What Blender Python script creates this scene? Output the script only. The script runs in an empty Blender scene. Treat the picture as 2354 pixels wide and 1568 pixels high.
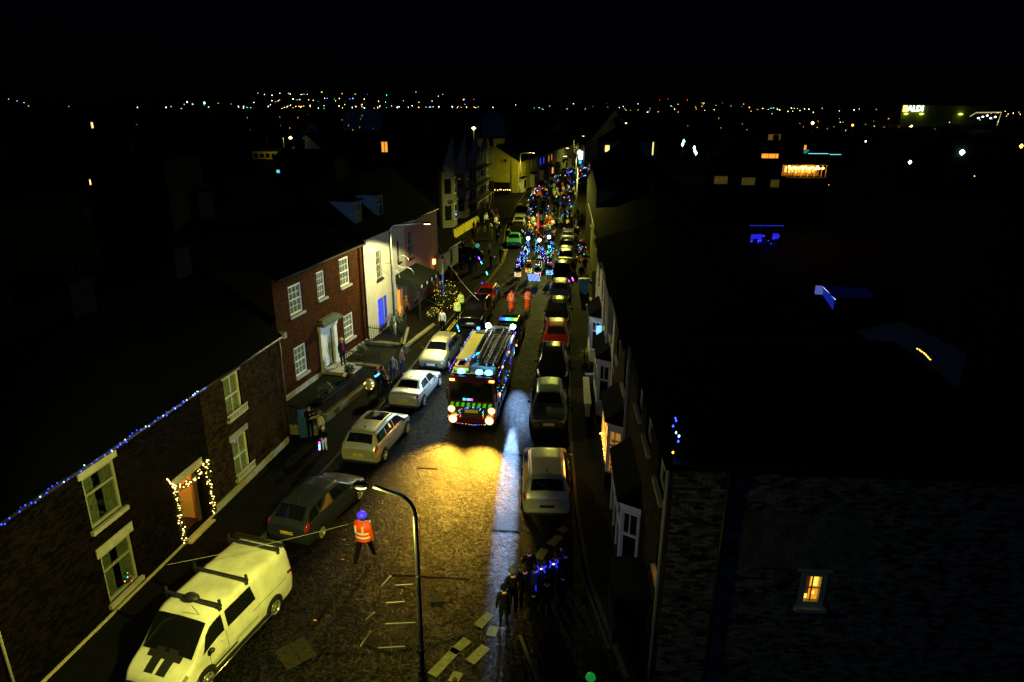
import bpy, bmesh, math, random
from mathutils import Vector, Matrix
rnd = random.Random(7)
SC = bpy.context.scene
COL = SC.collection
R = math.radians

# ------------------------------------------------------------------ camera
CAM_H, PITCH, ROLL = 15.5, R(19.1), R(0.4)
cd = bpy.data.cameras.new('camera'); cam = bpy.data.objects.new('camera', cd); COL.objects.link(cam)
cd.lens = 24.0; cd.sensor_width = 36.0; cd.clip_start = 0.1; cd.clip_end = 9000
cam.location = (0, 0, CAM_H)
cam.rotation_euler = (Matrix.Rotation(math.pi/2 - PITCH, 4, 'X') @ Matrix.Rotation(ROLL, 4, 'Z')).to_euler()
SC.camera = cam

# ------------------------------------------------------------------ night sky
world = bpy.data.worlds.new('World'); SC.world = world; world.use_nodes = True
wn = world.node_tree.nodes; wl_ = world.node_tree.links
bg = wn['Background']
sky = wn.new('ShaderNodeTexSky'); sky.sky_type = 'NISHITA'; sky.sun_disc = False
sky.sun_elevation = R(35); sky.sun_rotation = R(200)      # the added moon stands here
tint = wn.new('ShaderNodeMix'); tint.data_type = 'RGBA'; tint.blend_type = 'MULTIPLY'
tint.inputs[0].default_value = 1.0
tint.inputs[7].default_value = (0.30, 0.34, 1.0, 1)
wl_.new(sky.outputs[0], tint.inputs[6]); wl_.new(tint.outputs[2], bg.inputs[0])
bg.inputs[1].default_value = 0.00013
moon = bpy.data.lights.new('moon', 'SUN'); moon.energy = 0.05; moon.angle = R(0.5); moon.color = (0.12, 0.38, 1.0)  # unseen moon, added for the faint blue on walls facing the camera
mo = bpy.data.objects.new('moon', moon); COL.objects.link(mo); mo.rotation_euler = (R(55), 0, R(-20))

SC.view_settings.view_transform = 'Standard'; SC.view_settings.look = 'None'
SC.view_settings.exposure = 0.0; SC.view_settings.gamma = 1.0
try: SC.view_settings.use_curve_mapping = False
except Exception: pass
SC.render.engine = 'CYCLES'
SC.cycles.max_bounces = 4; SC.cycles.diffuse_bounces = 2; SC.cycles.glossy_bounces = 2
SC.cycles.transmission_bounces = 3; SC.cycles.transparent_max_bounces = 16
SC.cycles.sample_clamp_indirect = 1.0; SC.cycles.sample_clamp_direct = 30
SC.cycles.use_denoising = True; SC.cycles.caustics_reflective = False; SC.cycles.caustics_refractive = False

# ------------------------------------------------------------------ survey helpers: a sighting in the picture -> metres on the ground
def _ray(px, py):
    u = (px-1177)/1569.; v = (py-784)/1569.
    c, s = math.cos(ROLL), math.sin(ROLL); u, v = u*c+v*s, -u*s+v*c
    return (u, math.cos(PITCH)-v*math.sin(PITCH), -math.sin(PITCH)-v*math.cos(PITCH))
def at(px, py, z=0.0):
    d = _ray(px, py); t = (z-CAM_H)/d[2]
    return Vector((d[0]*t, d[1]*t, z))
def aty(px, py, y):
    d = _ray(px, py); t = y/d[1]
    return Vector((d[0]*t, y, CAM_H+d[2]*t))

# ------------------------------------------------------------------ materials
MATS = {}
def mat(name, col, rough=0.6, metal=0.0, var=0.2, scale=3.0, bump=0.0, bscale=30.0, em=None, es=0.0, coat=0.0,
        spec=0.5, lamp=False, col2=None, rvar=0.0):
    if name in MATS: return MATS[name]
    if rough >= .7 and spec == 0.5: spec = 0.06
    m = bpy.data.materials.new(name); m.use_nodes = True
    nt = m.node_tree; b = nt.nodes['Principled BSDF']; L = nt.links
    b.inputs['Roughness'].default_value = rough; b.inputs['Metallic'].default_value = metal
    b.inputs['Coat Weight'].default_value = coat; b.inputs['Coat Roughness'].default_value = 0.06
    b.inputs['Specular IOR Level'].default_value = spec
    b.inputs['Base Color'].default_value = (*col, 1)
    if em is not None:
        b.inputs['Emission Color'].default_value = (*em, 1); b.inputs['Emission Strength'].default_value = es
        m.cycles.emission_sampling = 'FRONT' if lamp else 'NONE'
    if var > 0 or bump > 0 or rvar > 0:
        g = nt.nodes.new('ShaderNodeNewGeometry')
        n = nt.nodes.new('ShaderNodeTexNoise'); n.inputs['Scale'].default_value = scale; n.inputs['Detail'].default_value = 6
        n.inputs['Roughness'].default_value = 0.65
        L.new(g.outputs['Position'], n.inputs['Vector'])
        if var > 0 and em is None:
            r = nt.nodes.new('ShaderNodeValToRGB'); r.color_ramp.elements[0].position = 0.3; r.color_ramp.elements[1].position = 0.7
            c2 = col2 or tuple(min(1, c*(1+var)) for c in col)
            r.color_ramp.elements[0].color = (*[c*(1-var) for c in col], 1); r.color_ramp.elements[1].color = (*c2, 1)
            L.new(n.outputs['Fac'], r.inputs['Fac']); L.new(r.outputs['Color'], b.inputs['Base Color'])
        if rvar > 0:
            mr = nt.nodes.new('ShaderNodeMapRange'); mr.inputs[1].default_value = 0.3; mr.inputs[2].default_value = 0.7
            mr.inputs[3].default_value = max(0.05, rough-rvar); mr.inputs[4].default_value = min(1, rough+rvar)
            L.new(n.outputs['Fac'], mr.inputs[0]); L.new(mr.outputs[0], b.inputs['Roughness'])
        if bump > 0:
            n2 = nt.nodes.new('ShaderNodeTexNoise'); n2.inputs['Scale'].default_value = bscale; n2.inputs['Detail'].default_value = 5
            L.new(g.outputs['Position'], n2.inputs['Vector'])
            bp = nt.nodes.new('ShaderNodeBump'); bp.inputs['Strength'].default_value = min(1, bump); bp.inputs['Distance'].default_value = 0.02
            L.new(n2.outputs['Fac'], bp.inputs['Height']); L.new(bp.outputs[0], b.inputs['Normal'])
    MATS[name] = m; return m
def glow(name, col, s, lamp=False): return mat(name, (0.02, 0.02, 0.02), 0.4, em=col, es=s, var=0, lamp=lamp)

def asphalt_mat(name='worn_wet_asphalt', f=1.0):
    m = bpy.data.materials.new(name); m.use_nodes = True; nt = m.node_tree; N = nt.nodes; L = nt.links
    b = N['Principled BSDF']; g = N.new('ShaderNodeNewGeometry')
    def noise(sc, det=5, rg=0.6, dist=0.0):
        n = N.new('ShaderNodeTexNoise'); n.inputs['Scale'].default_value = sc; n.inputs['Detail'].default_value = det
        n.inputs['Roughness'].default_value = rg; n.inputs['Distortion'].default_value = dist
        L.new(g.outputs['Position'], n.inputs['Vector']); return n
    big = noise(0.35, 6, 0.7, 0.6); mid = noise(3.6, 5, 0.72, 2.6); fine = noise(60, 4)
    r = N.new('ShaderNodeValToRGB'); e = r.color_ramp.elements
    e[0].position = .474; e[0].color = (.0005*f, .0005*f, .0005*f, 1); e[1].position = .556; e[1].color = (.0092*f, .009*f, .0085*f, 1)
    mx = N.new('ShaderNodeMix'); mx.data_type = 'FLOAT'; mx.inputs[0].default_value = .85
    L.new(big.outputs['Fac'], mx.inputs[2]); L.new(mid.outputs['Fac'], mx.inputs[3])
    L.new(mx.outputs[0], r.inputs['Fac']); L.new(r.outputs['Color'], b.inputs['Base Color'])
    # chipped, patchy relief: voronoi flakes over noise
    v = N.new('ShaderNodeTexVoronoi'); v.feature = 'F1'; v.inputs['Scale'].default_value = 4.5
    wv = N.new('ShaderNodeVectorMath'); wv.operation = 'MULTIPLY_ADD'; wv.inputs[1].default_value = (.35, .35, .35)
    L.new(mid.outputs['Color'], wv.inputs[0]); L.new(g.outputs['Position'], wv.inputs[2]); L.new(wv.outputs[0], v.inputs['Vector'])
    ad = N.new('ShaderNodeMath'); ad.operation = 'MULTIPLY_ADD'; ad.inputs[1].default_value = 0.3
    L.new(v.outputs['Distance'], ad.inputs[0]); L.new(mid.outputs['Fac'], ad.inputs[2])
    ad2 = N.new('ShaderNodeMath'); ad2.operation = 'MULTIPLY_ADD'; ad2.inputs[1].default_value = 0.3
    L.new(fine.outputs['Fac'], ad2.inputs[0]); L.new(ad.outputs[0], ad2.inputs[2])
    bp = N.new('ShaderNodeBump'); bp.inputs['Strength'].default_value = 1.0; bp.inputs['Distance'].default_value = 0.05
    L.new(ad2.outputs[0], bp.inputs['Height']); L.new(bp.outputs[0], b.inputs['Normal'])
    mr = N.new('ShaderNodeMapRange'); mr.inputs[1].default_value = .3; mr.inputs[2].default_value = .7
    mr.inputs[3].default_value = .65; mr.inputs[4].default_value = .4
    mr.inputs[1].default_value = .47; mr.inputs[2].default_value = .56; L.new(mx.outputs[0], mr.inputs[0]); L.new(mr.outputs[0], b.inputs['Roughness'])
    b.inputs['Specular IOR Level'].default_value = 0.035
    return m

def brick_colour_mat(name, c1, c2, rough=0.85, bump=.6):
    m = bpy.data.materials.new(name); m.use_nodes = True; nt = m.node_tree; N = nt.nodes; L = nt.links
    b = N['Principled BSDF']; b.inputs['Roughness'].default_value = rough; b.inputs['Specular IOR Level'].default_value = .04
    g = N.new('ShaderNodeNewGeometry')
    n = N.new('ShaderNodeTexNoise'); n.inputs['Scale'].default_value = 3.2; n.inputs['Detail'].default_value = 5; n.inputs['Roughness'].default_value = .8
    L.new(g.outputs['Position'], n.inputs['Vector'])
    rr = N.new('ShaderNodeMath'); rr.operation = 'MULTIPLY_ADD'; rr.inputs[1].default_value = .35; 
    rr.inputs[1].default_value = .36; L.new(g.outputs['Random Per Island'], rr.inputs[0])
    sb = N.new('ShaderNodeMath'); sb.operation = 'SUBTRACT'; sb.inputs[1].default_value = .18
    L.new(n.outputs['Fac'], sb.inputs[0]); L.new(sb.outputs[0], rr.inputs[2])
    r = N.new('ShaderNodeValToRGB'); e = r.color_ramp.elements; e[0].position = .3; e[1].position = .7
    e[0].color = (*c1, 1); e[1].color = (*c2, 1); L.new(rr.outputs[0], r.inputs['Fac']); L.new(r.outputs['Color'], b.inputs['Base Color'])
    n2 = N.new('ShaderNodeTexNoise'); n2.inputs['Scale'].default_value = 45
    L.new(g.outputs['Position'], n2.inputs['Vector'])
    bp = N.new('ShaderNodeBump'); bp.inputs['Strength'].default_value = bump; bp.inputs['Distance'].default_value = .01
    L.new(n2.outputs['Fac'], bp.inputs['Height']); L.new(bp.outputs[0], b.inputs['Normal'])
    MATS[name] = m; return m

def fruit(): pass
ASPH = asphalt_mat()
PAVE = mat('pavement_slab', (.005, .0045, .0035), .8, var=.5, scale=1.2, bump=.5, bscale=25)
KERB = mat('kerb_stone', (.05, .048, .038), .7, var=.3, scale=4, bump=.4)
PAINT = mat('road_paint', (.075,.07,.045), .7, var=.35, scale=6, bump=.4, bscale=40)
SOIL = mat('dark_ground', (.010, .011, .009), .95, var=.4, scale=.2)
SLATE = mat('roof_slate', (.002, .002, .0023), .95, var=.4, scale=1.5, bump=.5, bscale=12, spec=.03)
BRK_DK = brick_colour_mat('dark_brown_brick', (.0008, .0006, .0004), (.009, .006, .003))
BRK_BR = brick_colour_mat('brown_stock_brick', (.010, .006, .0025), (.050, .030, .011))
BRK_RED = brick_colour_mat('red_brick', (.026, .009, .003), (.066, .022, .007))
BRK_GREY = brick_colour_mat('grey_brick', (.006, .006, .006), (.24, .24, .24))
MORTAR = mat('mortar', (.0035, .003, .002), .9, var=.3, scale=6, bump=.5)
MORTAR_RED = mat('red_mortar', (.022, .008, .004), .9, var=.3, scale=6, bump=.5)
RENDER = mat('white_render', (.42, .41, .38), .8, var=.14, scale=1.0, bump=.35, bscale=18)
RENDER_PINK = mat('pink_render', (.34, .17, .20), .8, var=.18, scale=1.0, bump=.35, bscale=18)
RENDER_GREY = mat('grey_render', (.20, .2, .2), .8, var=.18, scale=1.0, bump=.35, bscale=18)
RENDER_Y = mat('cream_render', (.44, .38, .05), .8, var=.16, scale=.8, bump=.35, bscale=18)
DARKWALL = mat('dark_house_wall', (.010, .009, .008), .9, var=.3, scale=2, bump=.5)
COPE = mat('darker_coping', (.15,.14,.08), .8, var=.3, scale=3, bump=.4)  # coping tone, darker than the plinth
PLINTH = mat('painted_plinth', (.45, .42, .30), .7, var=.22, scale=4, bump=.4)
STONE = mat('painted_stone', (.36, .35, .32), .75, var=.2, scale=3, bump=.4)
WHITE = mat('white_woodwork', (.78, .77, .72), .45, var=.08, scale=5)
GLASS = mat('dark_glass', (.006, .007, .008), .06, var=0, spec=.6)
CURT = mat('net_curtain', (.5, .52, .45), .9, var=.4, scale=9)
CURT_D = mat('dark_curtain', (.16, .17, .12), .9, var=.5, scale=9)
BLACK = mat('black_iron', (.012, .012, .012), .5, var=.2)
RUBBER = mat('tyre_rubber', (.012, .012, .012), .85, var=.2)
STEEL = mat('galvanised_steel', (.38, .39, .38), .4, metal=.8, var=.15)
ALLOY = mat('wheel_alloy', (.6, .6, .58), .3, metal=.7, var=.1)
PLASTIC = mat('black_plastic', (.014, .014, .015), .55, var=.2)
CHROME = mat('chrome', (.7, .7, .7), .15, metal=1, var=0)
TAIL = mat('red_tail_lamp', (.35, .01, .008), .15, var=.3, coat=1)
LAMPGLASS = mat('clear_lamp_glass', (.45, .46, .45), .1, var=.2, metal=.5, coat=1)
AMBER = mat('amber_lamp', (.6, .16, .01), .2, var=0, coat=1)
PL_Y = mat('yellow_plate', (.75, .55, .05), .4, var=.05); PL_W = mat('white_plate', (.75, .75, .72), .4, var=.05)
INK = mat('plate_lettering', (.01, .01, .01), .5, var=0)
LEAF = mat('dark_leaves', (.022, .04, .012), .6, var=.5, scale=4)
BARK = mat('bark', (.04, .03, .02), .9, var=.3)
BIN = mat('blue_bin_plastic', (.02, .07, .28), .45, var=.1)
SKIN = mat('skin', (.38, .2, .13), .6, var=.05)

# ------------------------------------------------------------------ mesh builder
class MB:
    def __init__(s): s.v = []; s.f = []; s.m = []; s.cur = 0; s.sm = []
    def quad(s, *p):
        n = len(s.v); s.v += [tuple(q) for q in p]; s.f.append(tuple(range(n, n+len(p)))); s.m.append(s.cur); s.sm.append(False)
        return s
    def box(s, x0, x1, y0, y1, z0, z1, back=True):
        n = len(s.v)
        s.v += [(x0,y0,z0),(x1,y0,z0),(x1,y1,z0),(x0,y1,z0),(x0,y0,z1),(x1,y0,z1),(x1,y1,z1),(x0,y1,z1)]
        fs = [(0,1,5,4),(1,2,6,5),(3,0,4,7),(4,5,6,7),(3,2,1,0)] + ([(2,3,7,6)] if back else [])
        for f in fs: s.f.append(tuple(n+i for i in f)); s.m.append(s.cur); s.sm.append(False)
        return s
    def obox(s, c, size, rz=0, rx=0, ry=0):
        M = Matrix.Translation(c) @ Matrix.Rotation(rz,4,'Z') @ Matrix.Rotation(ry,4,'Y') @ Matrix.Rotation(rx,4,'X')
        n = len(s.v); h = [q/2 for q in size]
        for sx,sy,sz in ((-1,-1,-1),(1,-1,-1),(1,1,-1),(-1,1,-1),(-1,-1,1),(1,-1,1),(1,1,1),(-1,1,1)):
            s.v.append(tuple(M @ Vector((sx*h[0],sy*h[1],sz*h[2]))))
        for f in ((0,1,5,4),(1,2,6,5),(2,3,7,6),(3,0,4,7),(4,5,6,7),(3,2,1,0)):
            s.f.append(tuple(n+i for i in f)); s.m.append(s.cur); s.sm.append(False)
        return s
    def tube(s, pts, r, n=6, cap=True):
        pts = [Vector(p) for p in pts]; rs = r if isinstance(r, (list, tuple)) else [r]*len(pts)
        base = len(s.v); up = Vector((0,0,1)); prev = None
        for i, p in enumerate(pts):
            d = (pts[min(i+1,len(pts)-1)] - pts[max(i-1,0)]).normalized()
            if prev is None:
                a = d.cross(up);  a = a if a.length > .01 else Vector((1,0,0)); a.normalize()
            else:
                a = prev - d*prev.dot(d); a = a if a.length > .01 else Vector((1,0,0)); a.normalize()
            prev = a; b = d.cross(a)
            for k in range(n):
                t = 2*math.pi*k/n; s.v.append(tuple(p + (a*math.cos(t) + b*math.sin(t))*rs[i]))
        for i in range(len(pts)-1):
            for k in range(n):
                a0 = base+i*n+k; a1 = base+i*n+(k+1)%n
                s.f.append((a0, a1, a1+n, a0+n)); s.m.append(s.cur); s.sm.append(n > 5)
        if cap:
            s.f.append(tuple(base+k for k in range(n))[::-1]); s.m.append(s.cur); s.sm.append(False)
            s.f.append(tuple(base+(len(pts)-1)*n+k for k in range(n))); s.m.append(s.cur); s.sm.append(False)
        return s
    def lathe(s, prof, c=(0,0,0), n=12, axis='Z', sx=1, sy=1):
        base = len(s.v)
        for r, z in prof:
            for k in range(n):
                t = 2*math.pi*k/n; a, b = r*math.cos(t)*sx, r*math.sin(t)*sy
                p = (a, b, z) if axis == 'Z' else ((z, a, b) if axis == 'X' else (a, z, b))
                s.v.append((c[0]+p[0], c[1]+p[1], c[2]+p[2]))
        for i in range(len(prof)-1):
            for k in range(n):
                a0 = base+i*n+k; a1 = base+i*n+(k+1)%n
                s.f.append((a0, a1, a1+n, a0+n)); s.m.append(s.cur); s.sm.append(True)
        return s
    def ball(s, c, r, n=8, sz=1.0):
        k = max(3, n//2); prof = [(max(.001, r*math.sin(math.pi*i/k)), -r*sz*math.cos(math.pi*i/k)) for i in range(k+1)]
        return s.lathe(prof, c, n)
    def octa(s, c, r, h=None):
        h = h or r; n = len(s.v); x, y, z = c
        s.v += [(x+r,y,z),(x,y+r,z),(x-r,y,z),(x,y-r,z),(x,y,z+h),(x,y,z-h)]
        for f in ((0,1,4),(1,2,4),(2,3,4),(3,0,4),(1,0,5),(2,1,5),(3,2,5),(0,3,5)): s.f.append(tuple(n+i for i in f)); s.m.append(s.cur); s.sm.append(True)
        return s
    def prism(s, poly, y0, y1):      # polygon in x-z, extruded along y
        n = len(s.v); k = len(poly)
        s.v += [(x,y0,z) for x,z in poly] + [(x,y1,z) for x,z in poly]
        s.f.append(tuple(n+i for i in range(k))); s.f.append(tuple(n+k+i for i in reversed(range(k))))
        for i in range(k): j = (i+1)%k; s.f.append((n+i, n+k+i, n+k+j, n+j))
        s.m += [s.cur]*(k+2); s.sm += [False]*(k+2)
        return s
    def slab(s, poly, z0, z1):       # polygon in x-y, extruded up
        n = len(s.v); k = len(poly)
        s.v += [(x,y,z0) for x,y in poly] + [(x,y,z1) for x,y in poly]
        s.f.append(tuple(n+i for i in reversed(range(k)))); s.f.append(tuple(n+k+i for i in range(k)))
        for i in range(k): j = (i+1)%k; s.f.append((n+i, n+j, n+k+j, n+k+i))
        s.m += [s.cur]*(k+2); s.sm += [False]*(k+2)
        return s
    def mesh(s, name, mats):
        me = bpy.data.meshes.new(name); me.from_pydata(s.v, [], s.f)
        for q in (mats if isinstance(mats, (list, tuple)) else [mats]): me.materials.append(q)
        me.polygons.foreach_set('material_index', s.m); me.polygons.foreach_set('use_smooth', s.sm)
        me.update(); return me
    def build(s, name, mats, parent=None, **k): return put(name, s.mesh(name, mats), parent, **k)

def put(name, me, parent=None, loc=None, rz=None, label=None, cat=None, group=None, kind=None):
    o = bpy.data.objects.new(name, me); COL.objects.link(o)
    if parent is not None: o.parent = parent
    if loc is not None: o.location = loc
    if rz is not None: o.rotation_euler = (0, 0, rz)
    if label: o['label'] = label
    if cat: o['category'] = cat
    if group: o['group'] = group
    if kind: o['kind'] = kind
    return o
def thing(name, label, cat, loc=(0,0,0), rz=0, group=None):
    return put(name, None, None, loc, rz, label, cat, group)
def copy_tree(o, parent=None):
    c = o.copy(); COL.objects.link(c)
    if parent is not None: c.parent = parent
    for ch in list(o.children): copy_tree(ch, c)
    return c
def text_mesh(txt, size, mt, ext=.003, bold=0.0):
    cu = bpy.data.curves.new('lettering', 'FONT'); cu.body = txt; cu.size = size; cu.extrude = ext; cu.offset = bold
    cu.align_x = 'CENTER'; cu.align_y = 'CENTER'; cu.resolution_u = 3
    o = bpy.data.objects.new('lettering', cu); COL.objects.link(o)
    dg = bpy.context.evaluated_depsgraph_get(); me = bpy.data.meshes.new_from_object(o.evaluated_get(dg))
    bpy.data.objects.remove(o); bpy.data.curves.remove(cu)
    me.materials.clear(); me.materials.append(mt); return me
def spot(name, loc, target, power, col, size, blend=.3, radius=.1, parent=None):
    l = bpy.data.lights.new(name, 'SPOT'); l.energy = power; l.color = col; l.spot_size = R(size); l.spot_blend = blend; l.shadow_soft_size = radius
    o = bpy.data.objects.new(name, l); COL.objects.link(o)
    if parent is not None: o.parent = parent
    o.location = loc; o.rotation_euler = (Vector(target)-Vector(loc)).to_track_quat('-Z', 'Y').to_euler()
    return o
def point(name, loc, power, col, radius=.1, parent=None):
    l = bpy.data.lights.new(name, 'POINT'); l.energy = power; l.color = col; l.shadow_soft_size = radius
    o = bpy.data.objects.new(name, l); COL.objects.link(o)
    if parent is not None: o.parent = parent
    o.location = loc; return o
def lerp(pts, y):       # x of a polyline at a given y
    for (x0,y0),(x1,y1) in zip(pts, pts[1:]):
        if y <= y1: return x0+(x1-x0)*(y-y0)/(y1-y0)
    (x0,y0),(x1,y1) = pts[-2:]; return x0+(x1-x0)*(y-y0)/(y1-y0)

# ------------------------------------------------------------------ ground, road, pavements
KL = [(-15.5,-6),(-12.2,6),(-10.2,17),(-8.2,27),(-7.0,33.5),(-6.2,39),(-5.2,46),(-4.2,52),(-2.6,62),(-1.4,70),(-1.0,78),(-.9,90),(.3,110),(2.3,128),(9.5,160),(20,199),(30,240)]
KR = [(9.5,-6),(9.2,6),(5.6,11.5),(3.3,15),(2.65,19.5),(2.6,24),(2.9,31),(3.5,40),(4.3,50),(5.2,60),(6.6,75),(8,90),(9.6,110),(11.8,128),(19,160),(30,199),(40,240)]
gm = MB(); gm.quad((-6000,-300,-.02),(6000,-300,-.02),(6000,9000,-.02),(-6000,9000,-.02))
gm.build('ground', SOIL, kind='structure')
def ribbon(name, mt, left, right, z, ys, kind='structure', parent=None, **k):
    b = MB()
    for y0, y1 in zip(ys, ys[1:]):
        b.quad((left(y0),y0,z),(right(y0),y0,z),(right(y1),y1,z),(left(y1),y1,z))
    return b.build(name, mt, parent, kind=kind, **k)
YS = sorted(set([p[1] for p in KL+KR] + list(range(0, 240, 8))))
road = ribbon('road', ASPH, lambda y: lerp(KL,y), lambda y: lerp(KR,y), 0.0, YS)
def pavement(K, off, sgn, name):
    b = MB(); w = .13
    for y0, y1 in zip(YS, YS[1:]):
        a0, a1 = lerp(K,y0), lerp(K,y1)
        c0, c1 = a0+sgn*w, a1+sgn*w; d0, d1 = a0+sgn*off, a1+sgn*off
        p = [(c0,y0,.11),(d0,y0,.11),(d1,y1,.11),(c1,y1,.11)]
        b.quad(*(p if sgn > 0 else p[::-1]))
    return b.build(name, PAVE, kind='structure')
pavL = pavement(KL, 9.0, -1, 'pavement_left'); pavR = pavement(KR, 6.0, 1, 'pavement_right')
# kerb stones, each its own piece near the camera
for K, sgn, pv in ((KL,-1,pavL),(KR,1,pavR)):
    far = MB(); y = 8.0; n = 0; km = {}
    while y < 238:
        x0, x1 = lerp(K,y), lerp(K,y+.9); L = math.hypot(x1-x0, .9); a = math.atan2(.9, x1-x0)
        if n < 60:
            if 's' not in km: km['s'] = MB().box(0,.89,-.065,.065,-.02,.125).mesh('kerb_stone', KERB)
            put('kerb_stone', km['s'], pv, (x0+sgn*.065, y, rnd.uniform(-.004,.004)), a)
        else: far.obox(((x0+x1)/2+sgn*.065, y+.45, .05), (L-.01,.13,.145), a)
        n += 1; y += .9
    far.build('kerb_line', KERB, pv, kind='stuff')
# paving joints as slab pieces on the pavements (individual flags near the camera)
for K, sgn, pv, y0, y1, wd in ((KL,-1,pavL,14,52,2.1),(KR,1,pavR,16,40,1.9)):
    sm = MB().box(.004,.596,.004,.896,0,.006).mesh('paving_flag', PAVE); far = MB(); cnt = 0
    y = y0
    while y < y1:
        x = lerp(K,y)+sgn*.15; a = math.atan2(.9, lerp(K,y+.9)-lerp(K,y))-math.pi/2
        for c in range(3):
            xx = x+sgn*c*.6 - (.6 if sgn < 0 else 0)
            put('paving_flag', sm, pv, (xx, y, .11+rnd.uniform(.001,.005)), a); cnt += 1
        y += .9
# painted markings
def mark(parent, name, pts, z=.006, mt=PAINT):
    return MB().slab([(p[0],p[1]) for p in pts], z-.004, z).build(name, mt, parent)
def dash(c0, c1, w):
    c0 = Vector(c0[:2]); c1 = Vector(c1[:2]); d = (c1-c0).normalized(); n = Vector((-d.y,d.x))*w/2
    mid1 = c0.lerp(c1,.35)+n*1.05*rnd.uniform(.9,1.05); mid2 = c0.lerp(c1,.7)-n*rnd.uniform(.9,1.1)
    mark(road, 'white_dash', [c0-n, mid2, c1-n, c1+n, mid1, c0+n])
for a, b in (((993,1552),(1050,1492)), ((1040,1500),(1075,1470)), ((1098,1440),(1128,1410)), ((1080,1522),(1117,1486)), ((1238,1285),(1252,1262)), ((1265,1252),(1287,1232)), ((1287,1222),(1302,1212))):
    dash(at(*a), at(*b), .32)
for a, b in (((1258,1310),(1280,1282)), ((1195,1345),(1225,1318)), ((1040,1568),(1054,1545)), ((1128,1462),(1136,1440))): dash(at(*a), at(*b), .3)
# long parking-bay line and faded lane line near the right kerb
for a, b in (((1338,1330),(1400,1500)), ((1195,1460),(1235,1565))):
    p, q = at(*a), at(*b); d = (q-p).normalized(); n = Vector((-d.y,d.x,0))*.05
    mark(road if a[0] < 1300 else road, 'painted_line', [p-n,q-n,q+n,p+n], z=.008 if a[0]<1300 else .128, mt=KERB)
for (a, b) in (((765,1090),(775,1075)), ((1100,650),(1135,600)), ((930,812),(1000,757)), ((505,1190),(512,1180))): pass
# double yellow line by the left kerb further up
YEL = mat('yellow_line_paint', (.35,.28,.04), .7, var=.4, scale=5)
for off in (.25, .42):
    b = MB(); y = 44
    while y < 92: b.quad((lerp(KL,y)+off,y,.006),(lerp(KL,y)+off+.09,y,.006),(lerp(KL,y+1.4)+off+.09,y+1.4,.006),(lerp(KL,y+1.4)+off,y+1.4,.006)); y += 1.5
    b.build('yellow_line', YEL, road)
# tar-and-patch repairs: raised irregular sheets with dark joints
PATCH = asphalt_mat('newer_asphalt_patch', .75)
PATCH2 = asphalt_mat('grey_asphalt_patch', 1.3)
def patch(name, pts, z, mt, jag=.12):
    P = [Vector(at(*p)[:2]) for p in pts]; out = []
    for i, p in enumerate(P):
        q = P[(i+1)%len(P)]; n = 4
        for k in range(n): out.append(p.lerp(q,k/n)+Vector((rnd.uniform(-jag,jag),rnd.uniform(-jag,jag)))*(.3 if k else 0))
    return MB().slab([tuple(p) for p in out], -.01, z).build(name, mt, road)
patch('road_patch', [(960,1090),(1150,1060),(1150,1185),(1035,1190),(1045,1110)], .004, PATCH)
patch('road_patch', [(905,1180),(1035,1190),(1140,1192),(1120,1290),(1080,1330),(900,1320)], .005, PATCH2)
patch('road_patch', [(855,1380),(905,1355),(1000,1345),(1060,1350),(1080,1390),(1000,1420),(870,1425)], .005, PATCH)
patch('road_patch', [(860,1425),(935,1405),(1010,1400),(1080,1410),(1070,1460),(900,1500),(840,1480)], .006, PATCH2)
patch('road_patch', [(1125,1280),(1198,1290),(1200,1370),(1150,1400),(1120,1340)], .005, PATCH2)
patch('road_patch', [(780,1395),(850,1385),(850,1430),(800,1500),(740,1500)], .006, PATCH)
patch('road_patch', [(960,985),(1010,975),(1030,1020),(975,1040)], .012, PATCH2, .05)
IRON = mat('manhole_iron', (.016,.0145,.009), .7, metal=0, var=.5, scale=9, bump=1, bscale=30)
def manhole(c, s, rz, label, nx=2):
    t = thing('manhole_cover', label, 'manhole cover', (c[0],c[1],.0), rz)
    MB().box(-s*.56,s*.56,-s*.56,s*.56,-.01,.008).build('frame', PATCH2, t)
    for i in range(nx):
        x0 = -s*.5 + i*s/nx; b = MB().box(x0+.01, x0+s/nx-.01, -s*.5, s*.5, .0, .016)
        for k in range(5):
            for j in range(3): b.obox((x0+s/nx*(j+.5)/3, -s*.5+s*(k+.5)/5, .017), (.06,.012,.008), rz=.8*(-1)**(k+j))
        b.build('lid', IRON, t)
    return t
manhole(at(680,1502), .95, R(40), 'square iron manhole cover in the dark road beside the white van')
manhole(at(987,1066), .85, R(-4), 'pale square manhole cover in the headlight pool before the fire engine')
manhole(at(1165,1202), 1.05, R(-6), 'iron manhole cover with bolts at the edge of the blue-lit strip by the white hatchback')
manhole(at(1008,1374), .45, R(6), 'small stopcock cover in the patched road beside the near lamp post', 1)

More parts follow.
